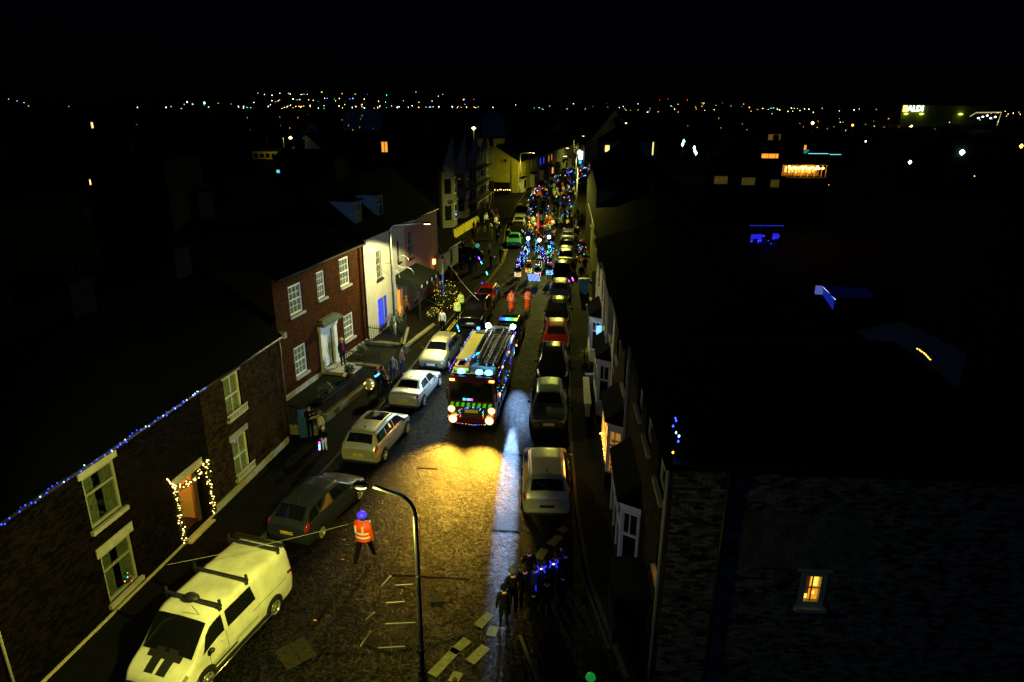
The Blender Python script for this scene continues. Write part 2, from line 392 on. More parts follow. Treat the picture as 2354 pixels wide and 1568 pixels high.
# ------------------------------------------------------------------ buildings
def house(name, label, p0, p1, H, depth, wallm, openings, cat='house', group=None, roof='gable', pitch=34, th=.3,
          roofm=None, plinth=0, plinthm=None, sides=(1,1), gutter=True, chim=(), overhang=.25, sidem=None):
    p0 = Vector((p0[0],p0[1],0)); p1 = Vector((p1[0],p1[1],0)); d = p1-p0; W = d.length
    t = thing(name, label, cat, p0, math.atan2(d.y, d.x), group)
    w = MB()
    xs = sorted(set([0,W]+[q for o in openings for q in (o[0],o[1])])); zs = sorted(set([0,H]+[q for o in openings for q in (o[2],o[3])]))
    for x0, x1 in zip(xs, xs[1:]):
        run = None
        for z0, z1 in zip(zs, zs[1:]):
            cx, cz = (x0+x1)/2, (z0+z1)/2
            hole = any(o[0] < cx < o[1] and o[2] < cz < o[3] for o in openings)
            if hole:
                if run: w.box(x0,x1,0,th,*run); run = None
            else: run = (run[0] if run else z0, z1)
        if run: w.box(x0,x1,0,th,*run)
    w2 = MB(); w2.box(0,W,depth-th,depth,0,H)
    if sides[0]: w2.box(0,th,th,depth-th,0,H)
    if sides[1]: w2.box(W-th,W,th,depth-th,0,H)
    rise = math.tan(R(pitch))*depth/2
    if roof == 'gable':
        for x, s in ((0,sides[0]),(W-.2,sides[1])):
            w2.quad((x,0,H),(x,depth,H),(x,depth/2,H+rise)); w2.quad((x+.2,0,H),(x+.2,depth/2,H+rise),(x+.2,depth,H))
    w.build('wall', wallm, t); w2.build('side_wall', sidem or DARKWALL, t)  # side walls default to a dark colour that stands for their shade
    rm = roofm or SLATE
    r = MB(); k = .09; o = overhang; zo = o*math.tan(R(pitch))
    if roof == 'gable':
        for a, b2 in ((-o, depth/2), (depth+o, depth/2)):
            ya, yb = a, b2
            za, zb = H-zo+.02, H+rise+.02
            r.v += []; n = len(r.v)
            for x in (-.02, W+.02): r.v += [(x,ya,za),(x,yb,zb),(x,yb,zb+k),(x,ya,za+k)]
            for f in ((0,1,5,4),(3,7,6,2),(0,4,7,3),(0,3,2,1),(4,5,6,7)): r.f.append(tuple(n+i for i in f)); r.m.append(0); r.sm.append(False)
        r.box(-.02,W+.02,depth/2-.12,depth/2+.12,H+rise+.05,H+rise+.16)
    elif roof == 'hip':
        hh = min(W,depth)/2; zz = H+math.tan(R(pitch))*hh; o = overhang
        A,B_,C_,D_ = (-o,-o,H+.01),(W+o,-o,H+.01),(W+o,depth+o,H+.01),(-o,depth+o,H+.01)
        if W >= depth: E_, F_ = (hh,depth/2,zz),(W-hh,depth/2,zz); r.quad(A,B_,F_,E_); r.quad(C_,D_,E_,F_); r.quad(B_,C_,F_); r.quad(D_,A,E_)
        else: E_, F_ = (W/2,hh,zz),(W/2,depth-hh,zz); r.quad(A,B_,E_); r.quad(B_,C_,F_,E_); r.quad(C_,D_,F_); r.quad(D_,A,E_,F_)
        r.quad(D_,C_,B_,A)
    else:
        r.box(-.1,W+.1,-.1,depth+.1,H,H+.18)
    ro = r.build('roof', rm, t)
    for cx in chim:
        c = MB(); zt = H+rise+1.1
        c.box(cx-.55,cx+.55,depth/2-.3,depth/2+.3,H+rise-.5,zt); c.box(cx-.6,cx+.6,depth/2-.36,depth/2+.36,zt,zt+.1)
        for q in (-.3,0,.3): c.lathe([(.11,zt+.1),(.09,zt+.45),(.12,zt+.5)], (cx+q,depth/2,0), 8)
        c.build('chimney', DARKWALL, ro)
    if gutter and roof == 'gable':
        g = MB(); g.tube([(0,-o-.04,H-zo+.02),(W,-o-.04,H-zo+.02)], .06, 6); g.build('gutter', BLACK, t)
    if plinth:
        pm = MB(); cuts = sorted([(o_[0],o_[1]) for o_ in openings if o_[2] < plinth]); x = 0
        for a, b2 in cuts+[(W,W)]:
            if a > x: pm.box(x,a,-.05,-.002,0,plinth)
            x = b2
        pm.build('plinth', plinthm or PLINTH, t)
    return t

def bricks(t, W, H, openings, bm, z0=0, x0=0, near=None, proud=.008, bl=.225, bh=.075, par=None):
    """running-bond bricks standing proud of the mortar; the 300 that show largest are parts of their own"""
    full = []; rest = MB(); y0 = -proud
    def piece(a, b2, c, d): rest.box(a+.005, b2-.005, y0+rnd.uniform(-.003,.002), .0005, c+.005, d-.005, back=False)
    rows = int((H-z0)/bh)
    for i in range(rows):
        c = z0+i*bh; d = c+bh; x = x0-(bl/2 if i % 2 else 0)
        holes = [(o[0],o[1]) for o in openings if o[2] < d-.01 and o[3] > c+.01]
        while x < W:
            a, b2 = max(x,x0), min(x+bl,W); whole = b2-a > bl-.001; segs = [(a,b2)]
            for h0, h1 in holes:
                new = []
                for s0, s1 in segs:
                    if h1 <= s0 or h0 >= s1: new.append((s0,s1)); continue
                    whole = False
                    if h0 > s0: new.append((s0,h0))
                    if h1 < s1: new.append((h1,s1))
                segs = new
            if whole and near and (len(full) < 300 and near(a, c)): full.append((a,c))
            else:
                for s0, s1 in segs:
                    if s1-s0 > .03: piece(s0,s1,c,d)
            x += bl
    me = MB().box(.005,bl-.005,-.006,.0005,.005,bh-.005,back=False).mesh('brick', bm)
    for a, c in full:
        o = put('brick', me, par or t, (a, -proud+.006+rnd.uniform(-.003,.001), c))
    rest.build('brickwork', bm, par or t, kind='stuff')

LITW = glow('warm_lit_pane', (1,.55,.09), 1.6); LITO = glow('orange_lit_pane', (1,.33,.03), 1.3); LITB = glow('blue_lit_pane', (.02,.05,1), 1.5)
LITY = glow('yellow_lit_pane', (1,.8,.2), 1.4); LITC = glow('cyan_lit_pane', (.1,.75,.9), 1.2); DIMW = glow('dim_warm_pane', (1,.5,.1), .12)
def window(t, x0, x1, z0, z1, nx=1, nz=2, th=.3, fm=None, lit=None, sill=.12, lintel=None, curtain=None, sash=True, lm=None, fw=.07, bars=.028, y=.09, sillm=None, trans=None, pg=True, lw=.3):
    fm = fm or WHITE; f = MB()
    f.box(x0,x0+fw,y,y+.08,z0,z1); f.box(x1-fw,x1,y,y+.08,z0,z1); f.box(x0+fw,x1-fw,y,y+.08,z0,z0+fw); f.box(x0+fw,x1-fw,y,y+.08,z1-fw,z1)
    X0, X1, Z0, Z1 = x0+fw, x1-fw, z0+fw, z1-fw
    rails = []
    if trans is not None: rails = [Z0+(Z1-Z0)*trans]
    elif sash: rails = [(Z0+Z1)/2]
    for r in rails: f.box(X0,X1,y-.01,y+.07,r-.035,r+.035)
    zz = [Z0]+rails+[Z1]; cells = []
    per = max(1, nz//max(1,len(zz)-1))
    for za, zb in zip(zz, zz[1:]):
        za += .035 if za != Z0 else 0; zb -= .035 if zb != Z1 else 0
        for i in range(nx):
            for j in range(per): cells.append((X0+(X1-X0)*i/nx, X0+(X1-X0)*(i+1)/nx, za+(zb-za)*j/per, za+(zb-za)*(j+1)/per, i, j))
        for i in range(1,nx): xm = X0+(X1-X0)*i/nx; f.box(xm-bars/2,xm+bars/2,y+.012,y+.05,za,zb)
        for j in range(1,per): zm = za+(zb-za)*j/per; f.box(X0,X1,y+.014,y+.048,zm-bars/2,zm+bars/2)
    w = f.build('window', fm, t)
    gm_ = lit or GLASS
    if pg:
        cache = {}
        for a, b2, c, d, i, j in cells:
            k = (round(b2-a,3), round(d-c,3))
            if k not in cache: cache[k] = MB().box(.004,b2-a-.004,0,.008,.004,d-c-.004).mesh('pane', gm_)
            put('pane', cache[k], w, (a, y+.034, c))
    else: MB().box(X0,X1,y+.034,y+.042,Z0,Z1).build('pane', gm_, w)
    if curtain:
        c = MB(); n = 24; yy = y+.075
        for k in range(n):
            if curtain is CURT_D and .35 < k/n < .62: continue
            xa, xb = X0+(X1-X0)*k/n, X0+(X1-X0)*(k+1)/n; ya, yb = yy+.02*(k%2), yy+.02*((k+1)%2)
            c.quad((xa,ya,Z0),(xb,yb,Z0),(xb,yb,Z1),(xa,ya,Z1))
        # net hangs just inside: seen through thin front glass
        c.build('curtain', curtain, w)
    if sill: MB().box(x0-.1,x1+.1,-.12,.1,z0-sill,z0).build('sill', sillm or STONE, w)
    if lintel: MB().box(x0-.12,x1+.12,-.03,.06,z1,z1+lw).build('lintel', lm or STONE, t)
    return w
# thin glass you can see a curtain through
def thin_glass():
    m = bpy.data.materials.new('thin_window_glass'); m.use_nodes = True; nt = m.node_tree; N = nt.nodes; L = nt.links
    out = N['Material Output']; N.remove(N['Principled BSDF'])
    a = N.new('ShaderNodeBsdfTransparent'); a.inputs[0].default_value = (.8,.85,.8,1); g = N.new('ShaderNodeBsdfGlossy'); g.inputs['Roughness'].default_value = .05
    g.inputs[0].default_value = (.7,.7,.7,1); fr = N.new('ShaderNodeValue'); fr.outputs[0].default_value = .07; mx = N.new('ShaderNodeMixShader')
    L.new(fr.outputs[0], mx.inputs[0]); L.new(a.outputs[0], mx.inputs[1]); L.new(g.outputs[0], mx.inputs[2]); L.new(mx.outputs[0], out.inputs[0]); return m
TGLASS = thin_glass()
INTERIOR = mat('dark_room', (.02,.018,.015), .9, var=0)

def bulb_string(name, label, pts, nb, mats, r=.03, sag=0, wire=True, group=None, jit=.03, parts=True):
    t = thing(name, label, 'string lights', pts[0], 0, group); o = Vector(pts[0])
    P = [Vector(p)-o for p in pts]; seg = [(b-a).length for a, b in zip(P, P[1:])]; tot = sum(seg)
    if wire: MB().tube(P, .008, 4).build('wire', BLACK, t)
    ms = [MB().octa((0,0,0), r, r*1.4).mesh('bulb', m) for m in mats]
    for k in range(nb):
        s = tot*(k+.5)/nb; i = 0
        while i < len(seg)-1 and s > seg[i]: s -= seg[i]; i += 1
        p = P[i].lerp(P[i+1], s/max(seg[i],1e-6)) + Vector((rnd.uniform(-jit,jit), rnd.uniform(-jit,jit), rnd.uniform(-jit,0)))
        put('bulb', ms[rnd.randrange(len(ms))], t, p)
    return t
BBLUE = glow('blue_bulb', (.02,.04,1), 8); BWHT = glow('cool_white_bulb', (.25,.45,1), 8); BWARM = glow('warm_bulb', (1,.62,.16), 9)
BYEL = glow('yellow_bulb', (1,.62,.05), 5); BRED = glow('red_bulb', (1,.04,.02), 7); BGRN = glow('green_bulb', (.05,1,.15), 6); BCYA = glow('cyan_bulb', (.05,.75,1), 8)
BPUR = glow('violet_bulb', (.45,.08,1), 8); BORG = glow('orange_bulb', (1,.28,.02), 8); BMAG = glow('magenta_bulb', (1,.05,.7), 7)

GREYW = mat('shaded_white_frame', (.24,.24,.20), .6, var=.15)  # white frame darkened to paint in the weak light on this house
# --- left side, nearest: brick house with blue lights
A0, A1 = (-14.54,6.0), (-10.7,29.4); AW = math.hypot(3.84,23.4); ad = (Vector(A1)-Vector(A0)).normalized()
split = 17.65; am = Vector(A0)+ad*split
opA = [(11.75,13.1,3.25,5.0),(11.8,13.15,.5,2.25),(15.65,17.0,.22,2.5),(4.6,6.0,3.25,5.0),(4.6,6.0,.5,2.25)]
hA = house('terraced_house', 'dark brick terraced house with blue lights along its gutter and a lit garlanded doorway', A0, am, 5.62, 8, MORTAR, opA, plinth=.2, chim=(split-.4,8.5))
bricks(hA, split, 5.55, opA+[(11.6,13.3,5.0,5.4),(11.65,13.35,2.25,2.6),(15.35,17.3,2.5,2.85)], BRK_DK, near=lambda a,c: 13.2 < a < 16.4 and 2.2 < c < 4.6)
for z0, z1 in ((3.25,5.0),(.5,2.25)):
    window(hA, 11.75+(.05 if z0<1 else 0), 13.1+(.05 if z0<1 else 0), z0, z1, 1, 2, trans=.66, lintel=True, curtain=CURT_D, lit=TGLASS, lw=.33, sill=.14, fw=.11, y=.06, fm=GREYW)
    window(hA, 4.6, 6.0, z0, z1, 1, 2, trans=.66, lintel=True, curtain=CURT_D, lit=TGLASS, lw=.33)
MB().box(11.5,13.5,.7,.72,0,5.3).build('curtain', INTERIOR, hA)  # dark sheet, no curtain: stands for the unlit rooms behind
MB().box(15.45,17.2,-.03,.06,2.5,2.82).build('lintel', STONE, hA)
# the open doorway: hall, step, inner door
hall = MB(); hall.box(15.65,17.0,1.6,1.64,.2,2.5); hall.box(15.63,15.65,.3,1.64,.2,2.5); hall.box(17.0,17.02,.3,1.64,.2,2.5)
hl = hall.build('hallway', mat('hall_plaster', (.5,.3,.12), .8, var=.1), hA)
MB().box(15.63,17.02,.0,1.64,.12,.2).build('hall_floor', mat('hall_carpet', (.05,.02,.012), .9, var=.3), hl)
MB().box(15.66,15.72,.35,1.2,.2,2.2).build('inner_door', mat('brown_door', (.10,.05,.025), .6, var=.2), hl)
MB().box(16.8,16.98,.2,.26,.2,2.45).build('open_door', mat('brown_door', (.10,.05,.025), .6), hA)
MB().box(15.55,17.1,-.28,.0,.0,.16).build('doorstep', PLINTH, hA)
hp = MB(); hp.ball((0,0,0), .09, 10); hb = hp.build('hall_lamp', glow('hall_bulb', (1,.45,.1), 6), hA); hb.location = (16.3,1.0,2.3)
point('hall_light', (16.3,.8,2.1), 34, (1,.42,.07), .15, hA)
# drainpipe at the near end and a cable
MB().tube([(8.2,-.08,0),(8.2,-.08,5.5)], .045, 6).build('drainpipe', STONE, hA)
def Apt(s, z, out=.1):
    n = Vector((ad.y,-ad.x)); q = Vector(A0)+ad*s+n*out; return Vector((q.x,q.y,z))
bulb_string('string_lights', 'blue icicle lights along the gutter of the near brick house', [Apt(s, 5.56+.03*math.sin(s*2), .34) for s in [8+.6*i for i in range(17)]], 70, [BBLUE,BBLUE,BBLUE,BWHT], .021, jit=.09)
point('gutter_glow', Apt(11.5,5.3,.5), 1.2, (.05,.12,1), .3); point('gutter_glow', Apt(15.5,5.3,.5), 0.8, (.05,.12,1), .3)
# door garland
def garland():
    t = thing('door_garland', 'evergreen garland with warm bulbs around the lit doorway of the near brick house', 'garland', Apt(16.3,0,.0))
    o = t.location; path = [Apt(15.4,z,.12) for z in [.3+.2*i for i in range(12)]]+[Apt(15.4+.19*i, 2.55-.35*math.sin(math.pi*i/10)*.6, .16) for i in range(11)]+[Apt(17.3,z,.12) for z in [2.6-.2*i for i in range(12)]]
    lf = MB(); 
    for p in path:
        for k in range(10):
            c = p-o+Vector((rnd.uniform(-.09,.09),rnd.uniform(-.09,.09),rnd.uniform(-.11,.11))); lf.obox(c, (.16,.015,.02), rnd.uniform(0,6), rnd.uniform(0,6), rnd.uniform(-1,1))
    lf.build('greenery', LEAF, t, kind='stuff')
    me = MB().octa((0,0,0), .028).mesh('bulb', BWARM)
    for p in path:
        for k in range(3): put('bulb', me, t, p-o+Vector((rnd.uniform(-.08,.08),rnd.uniform(-.1,.1),rnd.uniform(-.1,.1))))
    return t
garland()
bulb_string('string_lights', 'short string of warm lights rising beside the doorway lintel of the near brick house', [Apt(15.1,3.1,.1),Apt(15.2,2.9,.12),Apt(15.4,2.5,.12)], 9, [BWARM], .03)
point('garland_glow', Apt(16.3,1.9,.7), 5, (1,.55,.12), .4)
tr = thing('christmas_tree', 'small lit christmas tree in the lower window of the near brick house', 'christmas tree', Apt(12.75,.58,-.13))
MB().lathe([(.02,.0),(.16,.05),(.1,.16),(.12,.18),(.06,.28),(.08,.3),(.005,.46)], (0,0,0), 9).build('foliage', LEAF, tr)
for k, m in enumerate([BRED,BGRN,BORG,BRED,BWARM,BCYA,BRED,BORG,BGRN,BWARM]):
    a = k*2.4; put('bulb', MB().octa((0,0,0),.022).mesh('bulb', m), tr, (math.cos(a)*(.15-.012*k), math.sin(a)*(.15-.012*k), .05+.035*k))

# --- second house of that row
opA2 = [(x-split,y_-split,z0,z1) for x,y_,z0,z1 in ((19.2,20.35,3.4,5.15),(19.2,20.35,.68,2.42))]
W2 = AW-split
hA2 = house('terraced_house', 'brown rough brick terraced house between the garlanded doorway and the railings', am, A1, 5.62, 8, MORTAR, opA2, plinth=.42, chim=(W2-.6,))
bricks(hA2, W2, 5.55, opA2+[(1.45,2.85,5.15,5.45),(1.45,2.85,2.42,2.7)], BRK_BR, z0=.42, near=lambda a,c: 2.9 < a < 5.3 and .8 < c < 3.2)
for z0, z1 in ((3.4,5.15),(.68,2.42)):
    w = window(hA2, 1.55, 2.7, z0, z1, 2, 2, lintel=True, lit=TGLASS, curtain=CURT, lw=.27, fw=.09, y=.06)
    g = MB()                                       # iron window guard
    for k in range(11): g.box(1.5+k*.125,1.53+k*.125,-.17,-.15,z0-.02,z0+.24)
    g.box(1.45,2.83,-.175,-.145,z0+.24,z0+.27); g.box(1.45,2.83,-.175,-.145,z0-.04,z0-.01); g.build('window_guard', WHITE, w)
MB().box(1.4,2.9,.6,.62,0,5.4).build('curtain', INTERIOR, hA2)  # dark backing sheet that paints the unlit rooms, not a curtain
MB().tube([(W2-.05,-.1,0),(W2-.05,-.1,5.5)], .05, 6).build('drainpipe', BLACK, hA2)
MB().box(W2-.01,W2+.28,-.35,8.2,5.35,5.62).build('bargeboard', STONE, hA2)

# --- red brick house
B0, B1 = (-12.35,34.0), (-9.83,44.05); bd = (Vector(B1)-Vector(B0)).normalized(); BW = (Vector(B1)-Vector(B0)).length
opB = [(1.4,2.72,4.55,6.2),(4.4,5.3,4.68,6.3),(7.15,8.4,4.72,6.5),(1.35,2.6,1.0,2.72),(7.15,8.45,1.2,2.85),(4.42,5.62,.35,2.95)]
hB = house('red_brick_house', 'red brick georgian house with white sash windows and a pillared white door', B0, B1, 7.05, 8, MORTAR_RED, opB, plinth=.42, plinthm=STONE, chim=(.6,), pitch=36)
bricks(hB, BW, 7.0, opB, BRK_RED, z0=.42, near=lambda a,c: 2.75 < a < 4.3 and .5 < c < 6)
for k, o in enumerate(opB[:5]):
    window(hB, *o, nx=3 if k != 1 else 3, nz=4, fw=.11, bars=.035, lit=TGLASS, curtain=CURT, sill=.13, y=.05)
MB().box(1,BW-1,.5,.52,.3,6.9).build('curtain', INTERIOR, hB)  # dark sheet behind all the windows, in place of room darkness
ds = MB(); ds.box(4.05,4.42,-.16,.05,.3,2.98); ds.box(5.62,5.99,-.16,.05,.3,2.98); ds.box(3.95,6.1,-.22,.05,2.98,3.2); ds.box(4.42,5.62,.02,.1,2.6,2.95)
for x in (4.05,5.62): ds.box(x-.04,x+.41,-.2,.0,.3,.5); ds.box(x-.04,x+.41,-.2,.0,2.8,2.95)
ds.build('door_surround', WHITE, hB)
MB().box(3.85,6.2,-.55,.0,3.2,3.3).box(3.95,6.1,-.42,.0,3.3,3.42).box(4.15,5.9,-.3,0,3.42,3.52).build('door_hood', mat('lead_hood', (.10,.12,.10), .5, var=.2), hB)
dr = MB(); dr.box(4.5,5.54,.12,.17,.35,2.6)
for a in (4.6,5.1):
    for z in (.5,1.2,1.9): dr.box(a,a+.36,.1,.12,z,z+.5)
dr.box(4.42,4.5,.1,.2,.35,2.95).box(5.54,5.62,.1,.2,.35,2.95)
dd = dr.build('front_door', WHITE, hB)
MB().ball((5.42,.08,1.4), .035, 8).build('handle', CHROME, dd)
st = MB(); st.box(4.2,5.85,-1.3,0,0,.34); st.box(4.1,5.95,-1.75,-1.3,0,.17); st.build('doorstep', STONE, hB)
MB().tube([(BW-.06,-.07,0),(BW-.06,-.07,6.9)], .05, 6).build('drainpipe', BLACK, hB)
def Bpt(s, out, z): n = Vector((bd.y,-bd.x)); q = Vector(B0)+bd*s+n*out; return Vector((q.x,q.y,z))
Bang = math.atan2(bd.y, bd.x)
# handrail on the steps
hr = thing('handrail', 'curved black iron handrail beside the steps of the red brick house', 'handrail', Bpt(5.9,0,0), Bang)
MB().tube([(0,-.05,1.25),(0,-.7,1.2),(.05,-1.3,.95),(.1,-1.8,.75),(.12,-1.85,0)], .025, 6).tube([(0,-.7,1.2),(0,-.7,.34)], .018, 5).tube([(0,-.1,1.05),(0,-.7,1.0),(.05,-1.3,.78),(.1,-1.8,.55)], .016, 5).build('rail', BLACK, hr)
# garden wall and railings, both ends
def railing(label, p, q, hbase=.35, h=1.0, cope=True, basem=None):
    p, q = Vector(p), Vector(q); d = q-p; L = d.length
    t = thing('railings', label, 'railings', p, math.atan2(d.y,d.x))
    b = MB(); b.box(0,L,-.14,.14,0,hbase); b.lathe([(.02,0),(.16,.0),(.16,L),(.02,L)], (0,0,0), 2) if 0 else None
    b.box(-.02,L+.02,-.18,.18,hbase,hbase+.07); b.build('base_wall', basem or COPE, t)
    r = MB(); z = hbase+.07; r.box(0,L,-.015,.015,z+.12,z+.15); r.box(0,L,-.015,.015,z+h-.2,z+h-.16); r.build('rail', BLACK, t)
    n = int(L/.14); bm_ = MB().box(-.011,.011,-.011,.011,0,h-.06).lathe([(.011,h-.06),(.024,h-.03),(.001,h+.03)], (0,0,0), 4).mesh('bar', BLACK)
    for k in range(n+1): put('bar', bm_, t, (k*L/max(1,n), 0, z))
    return t
g1, g2, g3 = at(657,1000), at(738,1003), at(750,975)
railing('black railings on the low wall at the near end of the red house garden', (g1.x,g1.y,0), (g1.x+1.9,g1.y-.12,0), .42, .95)
railing('long black garden railings on a pale rounded wall before the red brick house', (-9.55,31.6,0), (-8.25,36.0,0), .42, .95)
railing('black railings climbing beside the steps of the red brick house', tuple(Bpt(6.0,2.9,0)), tuple(Bpt(6.2,.4,0)), .2, .9)
p_ = at(845,815); 
railing('black railings between the red brick house and the white house', tuple(Bpt(9.9,2.6,0)), tuple(Bpt(9.95,.05,0)), .3, 1.1)
railing('black railings in front of the white house with the blue-lit window', tuple(Bpt(9.95,2.7,0)), (-7.55,46.6,0), .3, 1.1)
gw = thing('garden_wall', 'pale coped garden wall curving along the pavement below the near lamp with rings', 'wall', (-7.0,41.7,0), math.atan2(4.9,1.35))
MB().box(0,5.1,-.16,.16,0,.5).tube([(0,0,.5),(2.5,0,.52),(5.1,0,.5)], .17, 10).build('coping', COPE, gw)
# front gardens
MB().slab([(-12.2,33.8),(-9.6,31.9),(-8.4,36),(-7.6,41),(-7.4,45),(-9.7,44.1)], .1, .14).build('garden_soil', SOIL, kind='structure')
def leafy(name, label, c, r, n=260, m=None, pot=None, cat='shrub', sz=1.0, leaf=.09):
    t = thing(name, label, cat, c); b = MB()
    for k in range(n):
        a = rnd.uniform(0,6.28); e = rnd.uniform(-1,1); rr = r*(.45+.55*rnd.random())*(1+.18*math.sin(3*a+e*4)); ce = math.sqrt(1-e*e)
        p = Vector((rr*ce*math.cos(a), rr*ce*math.sin(a), (pot[1] if pot else 0)+r*sz+rr*sz*e)); s = leaf*rnd.uniform(.6,1.3)
        u = Vector((rnd.uniform(-1,1),rnd.uniform(-1,1),rnd.uniform(-1,1))).normalized(); v = u.cross(Vector((0,0,1))).normalized() if abs(u.z) < .99 else Vector((1,0,0))
        b.quad(p-u*s, p+v*s*.4, p+u*s, p-v*s*.4)
    b.build('foliage', m or LEAF, t, kind='stuff')
    MB().tube([(0,0,0),(.02,0,r*.8),(0,.02,r*1.5)], [.04,.03,.01], 5).tube([(.02,0,r*.5),(r*.4,r*.1,r*1.2)], [.02,.008], 4).build('stem', BARK, t)
    if pot: MB().lathe([(pot[0]*.7,0),(pot[0],pot[1]),(pot[0]*1.1,pot[1]),(pot[0]*.9,pot[1]-.03)], (0,0,0), 12).build('pot', pot[2], t)
    return t
TERRA = mat('terracotta', (.22,.07,.035), .8, var=.2)
leafy('potted_plant', 'round bush in a terracotta pot at the foot of the red house steps', Bpt(3.9,1.9,0), .34, 300, pot=(.24,.4,TERRA))
leafy('potted_plant', 'flowering plant in a red pot beyond the steps of the red brick house', Bpt(7.0,1.2,0), .42, 300, pot=(.26,.4,TERRA))
leafy('garden_shrub', 'low shrub behind the long garden railings of the red house', (-10.2,34.6,.1), .5, 300)
leafy('garden_shrub', 'dark hedge bush behind the railings of the white house', (-8.3,46.2,.1), .7, 420)
leafy('garden_shrub', 'small bush by the foot of the ringed lamp post', (-8.5,48.0,.1), .55, 300)

# --- white rendered house and its pink neighbour
C0, C1 = (-9.8,44.1), (-6.5,58.6); cdv = (Vector(C1)-Vector(C0)).normalized(); CW = (Vector(C1)-Vector(C0)).length; cs = 7.3
cm = Vector(C0)+cdv*cs; Cang = math.atan2(cdv.y,cdv.x)
def Cpt(s, out, z): n = Vector((cdv.y,-cdv.x)); q = Vector(C0)+cdv*s+n*out; return Vector((q.x,q.y,z))
opC = [(1.95,2.85,3.95,5.95),(1.85,2.95,.5,2.55),(5.75,6.3,4.35,5.95),(5.4,6.5,.15,2.3)]
hC = house('white_rendered_house', 'white rendered house with a blue-lit ground floor window beside the ringed lamp', C0, cm, 7.15, 8, RENDER, opC, pitch=38, overhang=.12)
window(hC, *opC[0], nx=3, nz=4, fw=.08, fm=mat('grey_woodwork', (.3,.3,.28), .5, var=.1), lit=TGLASS, curtain=CURT_D, sillm=BLACK)
wb = window(hC, *opC[1], nx=2, nz=4, fw=.06, fm=mat('blue_shutter', (.05,.08,.4), .5, var=0), lit=LITB, sillm=BLACK)
window(hC, *opC[2], nx=2, nz=4, fw=.06, lit=GLASS, sillm=BLACK, fm=BLACK)
MB().box(5.4,6.5,.25,.3,.15,2.3).build('lit_doorway', LITO, hC)
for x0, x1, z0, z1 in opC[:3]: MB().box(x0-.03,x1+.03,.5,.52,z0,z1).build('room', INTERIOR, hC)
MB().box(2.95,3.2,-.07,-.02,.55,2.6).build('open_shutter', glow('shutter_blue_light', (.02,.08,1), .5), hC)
MB().box(-.02,cs,-.16,.0,6.75,6.98).box(-.02,cs,-.26,.0,6.98,7.12).build('cornice', RENDER, hC)
point('blue_window_glow', (2.4,-.5,1.6), 5, (.02,.1,1), .3, hC)
opD = [(7.9-cs,8.85-cs,4.15,6.25),(8.9-cs,9.8-cs,.5,2.5)]
hD = house('pink_rendered_house', 'dim pink rendered house beyond the white house with warm porch glow at its edge', cm, C1, 7.15, 8, RENDER_PINK, opD, pitch=38, overhang=.12)
window(hD, *opD[0], nx=3, nz=4, lit=GLASS, sillm=BLACK, fm=mat('grey_woodwork', (.3,.3,.28))); window(hD, *opD[1], nx=2, nz=4, lit=GLASS, sillm=BLACK)
MB().box(0,1.4,-.16,.0,6.75,6.98).box(0,1.4,-.26,.0,6.98,7.12).build('cornice', RENDER, hD)
MB().tube([(CW-cs-1.1,-.1,.3),(CW-cs-1.1,-.1,3.2)], .06, 6).build('drainpipe', BLACK, hD)
lw_ = MB(); lw_.box(6.05,6.3,-.22,-.02,2.6,3.0); lw_.build('wall_lamp', glow('wall_lamp_glass', (1,.5,.12), 5), hD)
point('wall_lamp_light', (6.2,-.45,2.5), 9, (1,.4,.1), .1, hD)
# dormers: white cheeks, their blue night shade put into the colour
def dormer(t, x0, x1, y0, z0, z1, back):
    b = MB(); b.prism([(x0,z0),(x0+.08,z0),(x0+.08,z1),(x0,z1)], y0, y0+.08) ; b.prism([(x1-.08,z0),(x1,z0),(x1,z1),(x1-.08,z1)], y0, y0+.08)
    b.quad((x0,y0,z0-.5),(x0,y0,z1),(x0,back,z1),(x0,back-.2,z1-.1)); b.quad((x1,y0,z0-.5),(x1,back-.2,z1-.1),(x1,back,z1),(x1,y0,z1))
    b.box(x0+.08,x1-.08,y0,y0+.08,z0-.12,z0); b.box(x0+.08,x1-.08,y0,y0+.08,z1-.1,z1); b.box(x0+.08,x1-.08,y0+.02,y0+.07,(z0+z1)/2-.03,(z0+z1)/2+.03); b.box((x0+x1)/2-.02,(x0+x1)/2+.02,y0+.02,y0+.06,z0,z1-.1)
    d = b.build('dormer', mat('blue_grey_dormer', (.09,.13,.22), .8, var=.1), t); MB().box(x0+.08,x1-.08,y0+.04,y0+.05,z0,z1-.1).build('pane', GLASS, d)
    MB().box(x0-.12,x1+.12,y0-.15,back+.1,z1,z1+.12).build('dormer_roof', SLATE, d)
dormer(hC, 1.0, 2.1, .9, 8.0, 9.4, 3.2); dormer(hC, 4.6, 5.7, .9, 8.0, 9.4, 3.2)
